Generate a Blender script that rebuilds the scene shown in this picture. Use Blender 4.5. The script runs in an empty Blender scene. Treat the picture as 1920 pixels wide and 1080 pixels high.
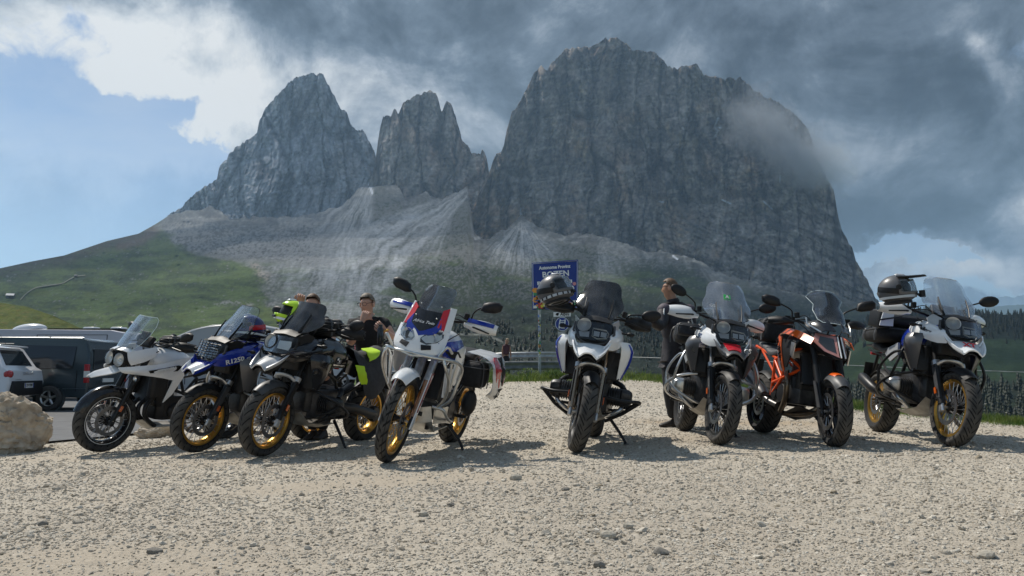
import bpy, bmesh, math, random
import numpy as np
from mathutils import Vector, Matrix, Euler

random.seed(7)
S = bpy.context.scene
COL = S.collection
R = math.radians
# ------------------------------------------------------------------ camera
CAM_H = 0.67
FPX = 1371.0                      # focal length in photo pixels (1920 wide)
PITCH = math.atan((696 - 540) / FPX)
cam = bpy.data.cameras.new('camera')
cam.sensor_width = 36.0
cam.lens = 36.0 * FPX / 1920.0
cam.clip_start = 0.05
cam.clip_end = 60000
camo = bpy.data.objects.new('camera', cam)
camo.location = (0, 0, CAM_H)
camo.rotation_euler = (math.pi / 2 + PITCH, 0, 0)
COL.objects.link(camo)
S.camera = camo
S.view_settings.view_transform = 'Standard'
S.view_settings.look = 'None'
S.view_settings.exposure = 0.0
S.view_settings.gamma = 1.0
S.view_settings.use_curve_mapping = False
S.render.engine = 'CYCLES'
S.cycles.use_denoising = True
S.cycles.max_bounces = 8
S.cycles.transparent_max_bounces = 16
S.cycles.volume_bounces = 3
S.cycles.volume_step_rate = 2.0
S.cycles.sample_clamp_indirect = 4.0
# ------------------------------------------------------------------ sun and sky
SUN_DIR = Vector((-0.52, 0.50, 1.0)).normalized()      # towards the sun
sun = bpy.data.lights.new('sun', 'SUN')
sun.energy = 4.9
sun.angle = R(0.53)
sun.color = (1.0, 0.94, 0.85)
suno = bpy.data.objects.new('sun', sun)
suno.rotation_euler = SUN_DIR.to_track_quat('Z', 'Y').to_euler()
suno.location = (-20, 20, 60)
COL.objects.link(suno)


def ratio(u, v):
    """photo pixel -> direction with y = 1"""
    r = (u - 960.0) / FPX
    up = (540.0 - v) / FPX
    y = math.cos(PITCH) - up * math.sin(PITCH)
    z = math.sin(PITCH) + up * math.cos(PITCH)
    return r / y, z / y


def at(u, v, y):
    a, b = ratio(u, v)
    return Vector((a * y, y, CAM_H + b * y))


def gnd(u, v, z=0.0):
    a, b = ratio(u, v)
    y = (z - CAM_H) / b
    return Vector((a * y, y, z))


def build_world():
    w = bpy.data.worlds.new('World')
    S.world = w
    w.use_nodes = True
    nt = w.node_tree
    N, L = nt.nodes, nt.links
    N.clear()

    def nd(t, **k):
        n = N.new(t)
        for a, b in k.items():
            setattr(n, a, b)
        return n

    def mth(op, a, b=None, clamp=False):
        n = nd('ShaderNodeMath', operation=op)
        n.use_clamp = clamp
        for i, x in enumerate((a, b)):
            if x is None:
                continue
            if isinstance(x, (int, float)):
                n.inputs[i].default_value = x
            else:
                L.new(x, n.inputs[i])
        return n.outputs[0]
    out = nd('ShaderNodeOutputWorld')
    bg = nd('ShaderNodeBackground')
    bg.inputs['Strength'].default_value = 0.13
    L.new(bg.outputs[0], out.inputs['Surface'])
    sky = nd('ShaderNodeTexSky', sky_type='NISHITA')
    sky.sun_disc = False
    sky.sun_elevation = math.asin(SUN_DIR.z)
    sky.sun_rotation = math.atan2(SUN_DIR.x, SUN_DIR.y)
    sky.altitude = 2200
    sky.air_density = 1.0
    sky.dust_density = 1.0
    sky.ozone_density = 1.5
    tc = nd('ShaderNodeTexCoord')
    d = tc.outputs['Generated']
    sep = nd('ShaderNodeSeparateXYZ')
    L.new(d, sep.inputs[0])
    dx, dy, dz = sep.outputs
    yc = mth('MAXIMUM', dy, 0.08)
    a = mth('DIVIDE', dx, yc)
    b = mth('DIVIDE', dz, yc)
    com = nd('ShaderNodeCombineXYZ')
    L.new(a, com.inputs[0])
    L.new(b, com.inputs[1])
    ab = com.outputs[0]

    def noise_(scale, detail=8, rough=.55, dist=0., src=None, off=(0, 0, 0), sc=(1, 1, 1)):
        mp = nd('ShaderNodeMapping')
        L.new(src if src else d, mp.inputs[0])
        mp.inputs['Location'].default_value = off
        mp.inputs['Scale'].default_value = sc
        n = nd('ShaderNodeTexNoise')
        n.inputs['Scale'].default_value = scale
        n.inputs['Detail'].default_value = detail
        n.inputs['Roughness'].default_value = rough
        n.inputs['Distortion'].default_value = dist
        L.new(mp.outputs[0], n.inputs['Vector'])
        return n
    # warp the layout a little so that its cloud banks have ragged outlines
    wn = noise_(5.5, 8, .62)
    sub = nd('ShaderNodeVectorMath', operation='SUBTRACT')
    L.new(wn.outputs['Color'], sub.inputs[0])
    sub.inputs[1].default_value = (.5, .5, .5)
    scl = nd('ShaderNodeVectorMath', operation='SCALE')
    L.new(sub.outputs[0], scl.inputs[0])
    scl.inputs['Scale'].default_value = 0.22
    add = nd('ShaderNodeVectorMath', operation='ADD')
    L.new(ab, add.inputs[0])
    L.new(scl.outputs[0], add.inputs[1])
    abw = add.outputs[0]

    def blob(u, v, ru, rv, amp, rot=0):
        """a soft bank of cloud (or a gap) in the sky, by its direction"""
        ca, cb = ratio(u, v)
        mp = nd('ShaderNodeMapping', vector_type='TEXTURE')
        L.new(abw, mp.inputs[0])
        mp.inputs['Location'].default_value = (ca, cb, 0)
        mp.inputs['Rotation'].default_value = (0, 0, R(rot))
        mp.inputs['Scale'].default_value = (ru / FPX, rv / FPX, 1)
        ln = nd('ShaderNodeVectorMath', operation='LENGTH')
        L.new(mp.outputs[0], ln.inputs[0])
        mr = nd('ShaderNodeMapRange', interpolation_type='SMOOTHSTEP')
        mr.inputs[1].default_value = 0
        mr.inputs[2].default_value = 1.6
        mr.inputs[3].default_value = amp
        mr.inputs[4].default_value = 0
        L.new(ln.outputs['Value'], mr.inputs[0])
        return mr.outputs[0]

    def total(base, blobs):
        t = None
        for q in blobs:
            o = blob(*q)
            t = mth('ADD', base if t is None else t, o)
        return t
    n1 = noise_(2.6, 12, .62, .25, off=(3.1, 1.7, 0.4)).outputs['Fac']
    n2 = noise_(6.5, 10, .62, .4, off=(0.3, 5.7, 2.4), sc=(1, 1, 1.7)).outputs['Fac']
    # cover: >0.5 is cloud
    cover = total(0.55, [
        (130, 330, 330, 165, -0.75, 0), (60, 420, 420, 160, -.45, 0), (330, 380, 120, 110, -.40, 20),
        (-40, 250, 200, 130, -.35, 0),
        (145, 50, 60, 80, -0.40, 20), (440, 215, 45, 26, -0.34, -20), (305, 205, 85, 45, -0.40, -25),
        (300, 90, 420, 130, .50, -18), (165, 165, 110, 55, .40, 0), (370, 258, 95, 42, .62, -8), (290, 250, 40, 24, .2, 0),
        (700, 130, 420, 260, .5, 0), (1300, 150, 500, 330, .6, 0), (1750, 250, 330, 230, .7, 0),
        (1700, 478, 130, 13, -.95, -3), (1850, 545, 140, 18, -.35, 0), (1885, 385, 26, 18, -.5, 0)])
    cn = mth('ADD', cover, mth('MULTIPLY', mth('SUBTRACT', n1, .5), 1.7))
    cn = mth('ADD', cn, mth('MULTIPLY', mth('SUBTRACT', n2, .5), 1.0))
    cn = mth('ADD', cn, mth('MULTIPLY', mth('SUBTRACT', noise_(15., 9, .66, .5, off=(9.1, 3.3, 5.2)).outputs['Fac'], .5), .9))
    mr = nd('ShaderNodeMapRange', interpolation_type='SMOOTHSTEP')
    mr.inputs[1].default_value = .40
    mr.inputs[2].default_value = .74
    L.new(cn, mr.inputs[0])
    alpha = mr.outputs[0]
    veil = nd('ShaderNodeMapRange')
    veil.inputs[1].default_value, veil.inputs[2].default_value = .35, .75
    veil.inputs[3].default_value, veil.inputs[4].default_value = .02, .42
    L.new(noise_(2.2, 9, .6, .6, off=(4.4, 8.1, 3.3), sc=(1, 1, 2.6)).outputs['Fac'], veil.inputs[0])
    alpha = mth('MAXIMUM', alpha, veil.outputs[0])
    # brightness of the cloud: white banks on the left, rain-grey ones on the right
    br = total(0.35, [
        (120, 110, 330, 190, .66, -10), (340, 235, 260, 130, .60, -10), (420, 60, 220, 120, .20, 0), (650, 190, 230, 110, .36, 0), (800, 160, 80, 90, .10, 0),
        (700, 40, 230, 80, -.14, -10), (560, 0, 150, 60, -.08, 0), (880, 130, 80, 190, -.14, 0), (990, 60, 150, 120, -.05, 0),
        (905, 250, 60, 90, .16, 0), (1390, 105, 90, 60, .22, -25), (1480, 190, 70, 40, .14, 30), (1150, 20, 260, 70, .06, 0),
        (1580, 130, 220, 120, -.18, 0), (1800, 200, 220, 90, -.24, -30), (1700, 405, 280, 80, -.34, 0), (1640, 320, 130, 70, .16, -30),
        (1850, 90, 110, 40, .34, -60), (1840, 25, 80, 30, -.15, 0),
        (1900, 395, 45, 60, .42, 0), (1800, 500, 240, 45, .42, 0), (1900, 240, 40, 40, .1, 0)])
    n3 = noise_(4.2, 12, .66, .5, off=(7.3, 2.2, 1.1)).outputs['Fac']
    bn = mth('ADD', br, mth('MULTIPLY', mth('SUBTRACT', n3, .5), 1.75))
    bn = mth('ADD', bn, mth('MULTIPLY', mth('SUBTRACT', n2, .5), .35))
    n4 = noise_(13., 10, .64, .6, off=(1.3, 4.2, 6.1)).outputs['Fac']
    bn = mth('ADD', bn, mth('MULTIPLY', mth('SUBTRACT', n4, .5), .62))
    bn = mth('ADD', bn, mth('MULTIPLY', mth('SUBTRACT', 1.0, alpha), .34))     # thin edges of a cloud glow
    cr = nd('ShaderNodeValToRGB')
    e = cr.color_ramp.elements
    stops = [(0.0, (.040, .055, .075)), (.18, (.070, .095, .125)), (.40, (.150, .195, .250)), (.62, (.34, .395, .46)), (.82, (.66, .70, .73)), (1.0, (.88, .89, .88))]
    e[0].position, e[0].color = stops[0][0], (*stops[0][1], 1)
    e[1].position, e[1].color = stops[-1][0], (*stops[-1][1], 1)
    for p_, c_ in stops[1:-1]:
        x = e.new(p_)
        x.color = (*c_, 1)
    L.new(bn, cr.inputs[0])
    up = nd('ShaderNodeVectorMath', operation='SCALE')       # radiance is divided by the background's 0.1
    L.new(cr.outputs[0], up.inputs[0])
    up.inputs['Scale'].default_value = 7.7
    skc = nd('ShaderNodeMix', data_type='RGBA', blend_type='MULTIPLY')
    skc.inputs[0].default_value = 1
    L.new(sky.outputs[0], skc.inputs[6])
    skc.inputs[7].default_value = (.98, .98, .92, 1)
    mix = nd('ShaderNodeMix', data_type='RGBA')
    L.new(alpha, mix.inputs[0])
    L.new(skc.outputs[2], mix.inputs[6])
    L.new(up.outputs[0], mix.inputs[7])
    L.new(mix.outputs[2], bg.inputs['Color'])


build_world()
# ------------------------------------------------------------------ materials
MATS = {}


def mat(name, col, rough=.5, metal=0., var=0., nscale=30., bump=0., coat=0., spec=.5, dirt=None, trans=0., alpha=1., ior=1.45):
    """principled material with a little procedural unevenness"""
    if name in MATS:
        return MATS[name]
    m = bpy.data.materials.new(name)
    m.use_nodes = True
    nt = m.node_tree
    p = nt.nodes['Principled BSDF']
    p.inputs['Base Color'].default_value = (*col, 1)
    p.inputs['Roughness'].default_value = rough
    p.inputs['Metallic'].default_value = metal
    p.inputs['Coat Weight'].default_value = coat
    p.inputs['Coat Roughness'].default_value = .08
    p.inputs['Specular IOR Level'].default_value = spec
    p.inputs['Transmission Weight'].default_value = trans
    p.inputs['Alpha'].default_value = alpha
    p.inputs['IOR'].default_value = ior
    if var or bump or dirt:
        tc = nt.nodes.new('ShaderNodeTexCoord')
        n = nt.nodes.new('ShaderNodeTexNoise')
        n.inputs['Scale'].default_value = nscale
        n.inputs['Detail'].default_value = 5
        nt.links.new(tc.outputs['Object'], n.inputs['Vector'])
        if var or dirt:
            r = nt.nodes.new('ShaderNodeValToRGB')
            r.color_ramp.elements[0].position = .3
            r.color_ramp.elements[1].position = .7
            d = dirt or tuple(c * (1 - var) for c in col)
            r.color_ramp.elements[0].color = (*d, 1)
            r.color_ramp.elements[1].color = (*tuple(min(1, c * (1 + var * .5)) for c in col), 1)
            nt.links.new(n.outputs['Fac'], r.inputs[0])
            nt.links.new(r.outputs[0], p.inputs['Base Color'])
        if bump:
            b = nt.nodes.new('ShaderNodeBump')
            b.inputs['Strength'].default_value = bump
            b.inputs['Distance'].default_value = .01
            nt.links.new(n.outputs['Fac'], b.inputs['Height'])
            nt.links.new(b.outputs[0], p.inputs['Normal'])
    MATS[name] = m
    return m


# ------------------------------------------------------------------ numpy noise
_rs = np.random.RandomState(11)
_perm = _rs.permutation(512)
_perm = np.concatenate([_perm, _perm, _perm])
_grad = _rs.normal(size=(512, 3))
_grad /= np.linalg.norm(_grad, axis=1)[:, None]


def perlin(x, y, z):
    x, y, z = np.broadcast_arrays(np.asarray(x, float), np.asarray(y, float), np.asarray(z, float))
    xi = np.floor(x).astype(int)
    yi = np.floor(y).astype(int)
    zi = np.floor(z).astype(int)
    xf, yf, zf = x - xi, y - yi, z - zi
    xi, yi, zi = xi & 511, yi & 511, zi & 511
    u = xf * xf * xf * (xf * (xf * 6 - 15) + 10)
    v = yf * yf * yf * (yf * (yf * 6 - 15) + 10)
    w = zf * zf * zf * (zf * (zf * 6 - 15) + 10)

    def g(i, j, k):
        h = _perm[_perm[_perm[xi + i] + ((yi + j) & 511)] + ((zi + k) & 511)]
        q = _grad[h]
        return q[..., 0] * (xf - i) + q[..., 1] * (yf - j) + q[..., 2] * (zf - k)
    a = g(0, 0, 0) * (1 - u) + g(1, 0, 0) * u
    b = g(0, 1, 0) * (1 - u) + g(1, 1, 0) * u
    c = g(0, 0, 1) * (1 - u) + g(1, 0, 1) * u
    d = g(0, 1, 1) * (1 - u) + g(1, 1, 1) * u
    return (a * (1 - v) + b * v) * (1 - w) + (c * (1 - v) + d * v) * w


def fbm(x, y, z, oct=5, gain=.5, lac=2.03, ridged=False):
    t = 0
    amp = 1.
    for i in range(oct):
        n = perlin(x, y, z)
        if ridged:
            n = 1 - 2 * np.abs(n) * 1.3
        t = t + amp * n
        amp *= gain
        x, y, z = x * lac + 17.3, y * lac + 5.1, z * lac + 9.7
    return t


def sstep(a, b, x):
    t = np.clip((x - a) / (b - a), 0, 1)
    return t * t * (3 - 2 * t)


# ------------------------------------------------------------------ objects
def link(o, parent=None):
    COL.objects.link(o)
    if parent is not None:
        o.parent = parent
    return o


def tag(o, label=None, cat=None, group=None, kind=None):
    if label:
        o['label'] = label
    if cat:
        o['category'] = cat
    if group:
        o['group'] = group
    if kind:
        o['kind'] = kind
    return o


def empty(name, loc=(0, 0, 0), rot=(0, 0, 0), label=None, cat=None, group=None):
    o = bpy.data.objects.new(name, None)
    o.empty_display_size = .1
    o.location = loc
    o.rotation_euler = rot
    link(o)
    return tag(o, label, cat, group)


def np_mesh(name, verts, faces, smooth=True):
    """verts (n,3), faces (m,3 or 4) arrays"""
    me = bpy.data.meshes.new(name)
    verts = np.asarray(verts, np.float32)
    faces = np.asarray(faces, np.int32)
    k = faces.shape[1]
    me.vertices.add(len(verts))
    me.vertices.foreach_set('co', verts.ravel())
    me.loops.add(faces.size)
    me.loops.foreach_set('vertex_index', faces.ravel())
    me.polygons.add(len(faces))
    me.polygons.foreach_set('loop_start', np.arange(0, faces.size, k, dtype=np.int32))
    if smooth:
        me.polygons.foreach_set('use_smooth', np.ones(len(faces), bool))
    me.update(calc_edges=True)
    return me


def grid_faces(nr, nc, wrap=False):
    i = np.arange(nr - 1)[:, None]
    j = np.arange(nc if wrap else nc - 1)[None, :]
    j2 = (j + 1) % nc
    return np.stack([i * nc + j, i * nc + j2, (i + 1) * nc + j2, (i + 1) * nc + j], -1).reshape(-1, 4)


class MB:
    """collects shapes and links them as ONE mesh object"""

    def __init__(s):
        s.v, s.f = [], []

    def add(s, vs, fs):
        n = len(s.v)
        s.v.extend([Vector(q) for q in vs])
        s.f.extend([[i + n for i in q] for q in fs])
        return s

    def xf(s, m):
        s.v = [m @ q for q in s.v]
        return s

    def box(s, c, size, rot=(0, 0, 0), taper=1., ch=0.0):
        """box; taper shrinks the top; ch chamfers the four upright edges"""
        x, y, z = (q / 2 for q in size)
        if ch:
            pr = [(-x + ch, -y), (x - ch, -y), (x, -y + ch), (x, y - ch), (x - ch, y), (-x + ch, y), (-x, y - ch), (-x, -y + ch)]
        else:
            pr = [(-x, -y), (x, -y), (x, y), (-x, y)]
        e = Euler(rot).to_matrix()
        c = Vector(c)
        n = len(pr)
        vs = [e @ Vector((p, q, -z)) + c for p, q in pr] + [e @ Vector((p * taper, q * taper, z)) + c for p, q in pr]
        fs = [list(range(n - 1, -1, -1)), list(range(n, 2 * n))] + [[i, (i + 1) % n, n + (i + 1) % n, n + i] for i in range(n)]
        return s.add(vs, fs)

    def tube(s, pts, r, seg=8, closed=False, cap=True, flat=None):
        """round bar along pts; r a number or one per point"""
        pts = [Vector(p) for p in pts]
        n = len(pts)
        rs = r if isinstance(r, (list, tuple)) else [r] * n
        up = None
        vs = []
        for i, p in enumerate(pts):
            a = pts[(i - 1) % n] if (closed or i) else p
            b = pts[(i + 1) % n] if (closed or i < n - 1) else p
            t = (b - a).normalized()
            if up is None:
                up = Vector((0, 0, 1)) if abs(t.z) < .9 else Vector((1, 0, 0))
            up = (up - t * up.dot(t))
            if up.length < 1e-5:
                up = t.orthogonal()
            up.normalize()
            sd = t.cross(up)
            for k in range(seg):
                an = 2 * math.pi * k / seg
                vs.append(p + (up * math.cos(an) + sd * math.sin(an) * (flat or 1)) * rs[i])
        fs = []
        m = n if closed else n - 1
        for i in range(m):
            j = (i + 1) % n
            for k in range(seg):
                k2 = (k + 1) % seg
                fs.append([i * seg + k, i * seg + k2, j * seg + k2, j * seg + k])
        if cap and not closed:
            fs.append(list(range(seg - 1, -1, -1)))
            fs.append([(n - 1) * seg + k for k in range(seg)])
        return s.add(vs, fs)

    def lathe(s, prof, c=(0, 0, 0), axis=(0, 1, 0), seg=24, closed_prof=False, sx=1.):
        """prof: (radius, along-axis)"""
        ax = Vector(axis).normalized()
        u = ax.orthogonal().normalized()
        w = ax.cross(u)
        c = Vector(c)
        vs = []
        for k in range(seg):
            an = 2 * math.pi * k / seg
            d = u * math.cos(an) + w * math.sin(an)
            for r_, h in prof:
                vs.append(c + d * r_ + ax * h)
        m = len(prof)
        fs = []
        for k in range(seg):
            k2 = (k + 1) % seg
            for i in range(m if closed_prof else m - 1):
                j = (i + 1) % m
                fs.append([k * m + i, k2 * m + i, k2 * m + j, k * m + j])
        return s.add(vs, fs)

    def ell(s, c, r, seg=14, rings=9, rot=(0, 0, 0), zmin=-1., zmax=1.):
        e = Euler(rot).to_matrix()
        c = Vector(c)
        t0, t1 = math.asin(zmin), math.asin(zmax)
        vs, fs = [], []
        for i in range(rings):
            t = t0 + (t1 - t0) * i / (rings - 1)
            for k in range(seg):
                a = 2 * math.pi * k / seg
                vs.append(e @ Vector((r[0] * math.cos(t) * math.cos(a), r[1] * math.cos(t) * math.sin(a), r[2] * math.sin(t))) + c)
        for i in range(rings - 1):
            for k in range(seg):
                k2 = (k + 1) % seg
                fs.append([i * seg + k, i * seg + k2, (i + 1) * seg + k2, (i + 1) * seg + k])
        fs.append(list(range(seg - 1, -1, -1)))
        fs.append([(rings - 1) * seg + k for k in range(seg)])
        return s.add(vs, fs)

    def loft(s, secs, cap=True, wrap=True):
        """closed loops of equal length, skinned"""
        n = len(secs[0])
        vs = [p for q in secs for p in q]
        fs = []
        for i in range(len(secs) - 1):
            for k in range(n if wrap else n - 1):
                k2 = (k + 1) % n
                fs.append([i * n + k, i * n + k2, (i + 1) * n + k2, (i + 1) * n + k])
        if cap and wrap:
            fs.append(list(range(n - 1, -1, -1)))
            fs.append([(len(secs) - 1) * n + k for k in range(n)])
        return s.add(vs, fs)

    def plate(s, pts, th, n=None):
        """polygon (3-D points, roughly flat) with thickness"""
        pts = [Vector(p) for p in pts]
        if n is None:
            n = Vector((0, 0, 0))
            for i in range(len(pts)):
                n += pts[i].cross(pts[(i + 1) % len(pts)])
            n.normalize()
        n = Vector(n)
        k = len(pts)
        vs = [p + n * th / 2 for p in pts] + [p - n * th / 2 for p in pts]
        fs = [list(range(k)), list(range(2 * k - 1, k - 1, -1))] + [[i, i + k, (i + 1) % k + k, (i + 1) % k] for i in range(k)]
        return s.add(vs, fs)

    def shell(s, rows, th=.004, sub=0):
        """curved sheet through rows of points (rows x cols) with thickness"""
        g = [[Vector(p) for p in r_] for r_ in rows]
        for _ in range(sub):
            g = _refine(g)
        nr, nc = len(g), len(g[0])
        nm = []
        for i in range(nr):
            for j in range(nc):
                du = g[min(i + 1, nr - 1)][j] - g[max(i - 1, 0)][j]
                dv = g[i][min(j + 1, nc - 1)] - g[i][max(j - 1, 0)]
                q = du.cross(dv)
                nm.append(q.normalized() if q.length > 1e-9 else Vector((0, 0, 1)))
        flat = [p for r_ in g for p in r_]
        k = nr * nc
        vs = [p + m * th / 2 for p, m in zip(flat, nm)] + [p - m * th / 2 for p, m in zip(flat, nm)]
        fs = []
        for i in range(nr - 1):
            for j in range(nc - 1):
                a, b, c, d = i * nc + j, i * nc + j + 1, (i + 1) * nc + j + 1, (i + 1) * nc + j
                fs.append([a, b, c, d])
                fs.append([d + k, c + k, b + k, a + k])
        edge = [(0, j) for j in range(nc)] + [(i, nc - 1) for i in range(1, nr)] + [(nr - 1, j) for j in range(nc - 2, -1, -1)] + [(i, 0) for i in range(nr - 2, 0, -1)]
        ids = [i * nc + j for i, j in edge]
        for q in range(len(ids)):
            a, b = ids[q], ids[(q + 1) % len(ids)]
            fs.append([b, a, a + k, b + k])
        return s.add(vs, fs)

    def mirror(s):
        """adds the mirror image across y = 0"""
        n = len(s.v)
        vs = [Vector((p.x, -p.y, p.z)) for p in s.v]
        fs = [list(reversed(q)) for q in s.f]
        return s.add(vs, fs)

    def mesh(s, name, m, smooth=48):
        me = bpy.data.meshes.new(name)
        me.from_pydata([tuple(p) for p in s.v], [], s.f)
        bm = bmesh.new()
        bm.from_mesh(me)
        bmesh.ops.recalc_face_normals(bm, faces=bm.faces)
        bm.to_mesh(me)
        bm.free()
        me.update()
        if smooth:
            me.shade_smooth()
            me.set_sharp_from_angle(angle=R(smooth))
        if m is not None:
            me.materials.append(m)
        return me

    def build(s, name, m, parent=None, smooth=48, bevel=0., sub=0, loc=None, rot=None):
        me = s.mesh(name, m, smooth)
        o = bpy.data.objects.new(name, me)
        link(o, parent)
        if loc is not None:
            o.location = loc
        if rot is not None:
            o.rotation_euler = rot
        if sub:
            q = o.modifiers.new('subdivision', 'SUBSURF')
            q.levels = q.render_levels = sub
        if bevel:
            q = o.modifiers.new('bevel', 'BEVEL')
            q.width = bevel
            q.segments = 2
            q.limit_method = 'ANGLE'
            q.angle_limit = R(35)
        return o


def _refine(g):
    """one Catmull-Rom refinement of a point grid along both directions"""
    def cr(row):
        o = []
        n = len(row)
        for i in range(n - 1):
            p0 = row[i - 1] if i else row[0] * 2 - row[1]
            p3 = row[i + 2] if i + 2 < n else row[n - 1] * 2 - row[n - 2]
            p1, p2 = row[i], row[i + 1]
            o.append(p1)
            o.append((p1 + p2) * .5625 - (p0 + p3) * .0625)
        o.append(row[-1])
        return o
    g = [cr(r_) for r_ in g]
    cols = [cr([r_[j] for r_ in g]) for j in range(len(g[0]))]
    return [[cols[j][i] for j in range(len(cols))] for i in range(len(cols[0]))]


def smooth_path(pts, n=6):
    """Catmull-Rom through pts"""
    pts = [Vector(p) for p in pts]
    o = []
    for i in range(len(pts) - 1):
        p0 = pts[i - 1] if i else pts[0] * 2 - pts[1]
        p1, p2 = pts[i], pts[i + 1]
        p3 = pts[i + 2] if i + 2 < len(pts) else pts[-1] * 2 - pts[-2]
        for k in range(n):
            t = k / n
            o.append(.5 * ((2 * p1) + (p2 - p0) * t + (2 * p0 - 5 * p1 + 4 * p2 - p3) * t * t + (3 * p1 - p0 - 3 * p2 + p3) * t ** 3))
    o.append(pts[-1])
    return o


def text_obj(name, txt, size, m, parent, loc, rot, extrude=.0015, shear=0., width=None, bold=0.):
    cu = bpy.data.curves.new(name, 'FONT')
    cu.body = txt
    cu.size = size
    cu.extrude = extrude
    cu.offset = bold
    cu.align_x = 'CENTER'
    cu.align_y = 'CENTER'
    cu.shear = shear
    cu.resolution_u = 2
    t = bpy.data.objects.new(name, cu)
    COL.objects.link(t)
    dg = bpy.context.evaluated_depsgraph_get()
    me = bpy.data.meshes.new_from_object(t.evaluated_get(dg))
    bpy.data.objects.remove(t)
    me.materials.clear()
    me.materials.append(m)
    if width:
        w = max(v.co.x for v in me.vertices) - min(v.co.x for v in me.vertices)
        for v in me.vertices:
            v.co.x *= width / w
    o = bpy.data.objects.new(name, me)
    o.location = loc
    o.rotation_euler = rot
    return link(o, parent)


def copy_tree(o, parent=None):
    c = o.copy()
    COL.objects.link(c)
    c.parent = parent
    for ch in list(o.children):
        copy_tree(ch, c)
    return c
# ------------------------------------------------------------------ terrain materials
def land_mat(name, rough=.95, fine=None, bump=.6, bdist=1.0, bscale=.5, fvar=.35):
    """reads the rock / grass / scree colour of each spot and adds grain"""
    m = bpy.data.materials.new(name)
    m.use_nodes = True
    nt = m.node_tree
    p = nt.nodes['Principled BSDF']
    p.inputs['Roughness'].default_value = rough
    p.inputs['Specular IOR Level'].default_value = .15
    at_ = nt.nodes.new('ShaderNodeAttribute')
    at_.attribute_name = 'surface'
    tc = nt.nodes.new('ShaderNodeTexCoord')
    n = nt.nodes.new('ShaderNodeTexNoise')
    n.inputs['Scale'].default_value = bscale
    n.inputs['Detail'].default_value = 8
    n.inputs['Roughness'].default_value = .65
    nt.links.new(tc.outputs['Object'], n.inputs['Vector'])
    mr = nt.nodes.new('ShaderNodeMapRange')
    mr.inputs[1].default_value = .25
    mr.inputs[2].default_value = .75
    mr.inputs[3].default_value = 1 - fvar
    mr.inputs[4].default_value = 1 + fvar
    nt.links.new(n.outputs['Fac'], mr.inputs[0])
    vm = nt.nodes.new('ShaderNodeVectorMath')
    vm.operation = 'SCALE'
    nt.links.new(at_.outputs['Color'], vm.inputs[0])
    nt.links.new(mr.outputs[0], vm.inputs['Scale'])
    nt.links.new(vm.outputs[0], p.inputs['Base Color'])
    b = nt.nodes.new('ShaderNodeBump')
    b.inputs['Strength'].default_value = bump
    b.inputs['Distance'].default_value = bdist
    nt.links.new(n.outputs['Fac'], b.inputs['Height'])
    nt.links.new(b.outputs[0], p.inputs['Normal'])
    return m


def set_color(me, col):
    a = me.attributes.new('surface', 'FLOAT_COLOR', 'POINT')
    c = np.ones((len(me.vertices), 4), np.float32)
    c[:, :3] = np.clip(col, 0.003, .9)
    a.data.foreach_set('color', c.ravel())


def nratio(u, v):
    r_ = (u - 960.0) / FPX
    up = (540.0 - v) / FPX
    y = math.cos(PITCH) - up * math.sin(PITCH)
    z = math.sin(PITCH) + up * math.cos(PITCH)
    return r_ / y, z / y


def line(pts):
    xs, ys = zip(*pts)
    return lambda u: np.interp(u, xs, ys)


def mixc(a, b, w):
    w = np.clip(w, 0, 1)[..., None]
    return a * (1 - w) + b * w


def C3(*c):
    return np.array(c, float)


def relief(name, u0, u1, top, bot, depth, color, m, step=1.7, rough_top=0., back=(30, 100, 300), bdrop=(10, 90, 400), vstep=None):
    """terrain: a front surface with real distance at every spot, closed by a back slope"""
    nu = int((u1 - u0) / step) + 1
    u = np.linspace(u0, u1, nu)
    tv, bv = top(u), bot(u)
    if rough_top:
        tv = tv + rough_top * 1.3 * np.maximum(fbm(u / 13., 3.3, 7.7, 3, .6, ridged=True) - .2, -.6) + rough_top * 1.1 * np.abs(perlin(u / 5.1, 1.2, 0)) - rough_top * .6
    nv = int(np.max(bv - tv) / (vstep or step)) + 2
    t = np.linspace(0, 1, nv)[:, None]
    U = np.broadcast_to(u[None, :], (nv, nu))
    V = bv[None, :] + (tv - bv)[None, :] * t
    Y = depth(U, V, np.broadcast_to(t, U.shape))
    a, b = nratio(U, V)
    P = np.stack([a * Y, Y, CAM_H + b * Y], -1)
    K = color(U, V, P)
    rows, cols = [P], [K]
    for dy, dz in zip(back, bdrop):
        q = P[-1].copy()
        q[:, 1] += dy
        q[:, 2] -= dz
        rows.append(q[None])
        cols.append(K[-1][None])
    A = np.concatenate(rows, 0)
    K = np.concatenate(cols, 0)
    me = np_mesh(name, A.reshape(-1, 3), grid_faces(A.shape[0], nu))
    set_color(me, K.reshape(-1, 3))
    me.materials.append(m)
    o = link(bpy.data.objects.new(name, me))
    o['kind'] = 'structure'
    return o


def gully(U, V, pts, w):
    """0..1 closeness to a polyline in the cliff"""
    best = np.full(U.shape, 1e9)
    for (x0, y0), (x1, y1) in zip(pts[:-1], pts[1:]):
        dx, dy = x1 - x0, y1 - y0
        t = np.clip(((U - x0) * dx + (V - y0) * dy) / (dx * dx + dy * dy), 0, 1)
        best = np.minimum(best, np.hypot(U - x0 - t * dx, V - y0 - t * dy))
    return np.exp(-(best / w) ** 2)


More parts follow.
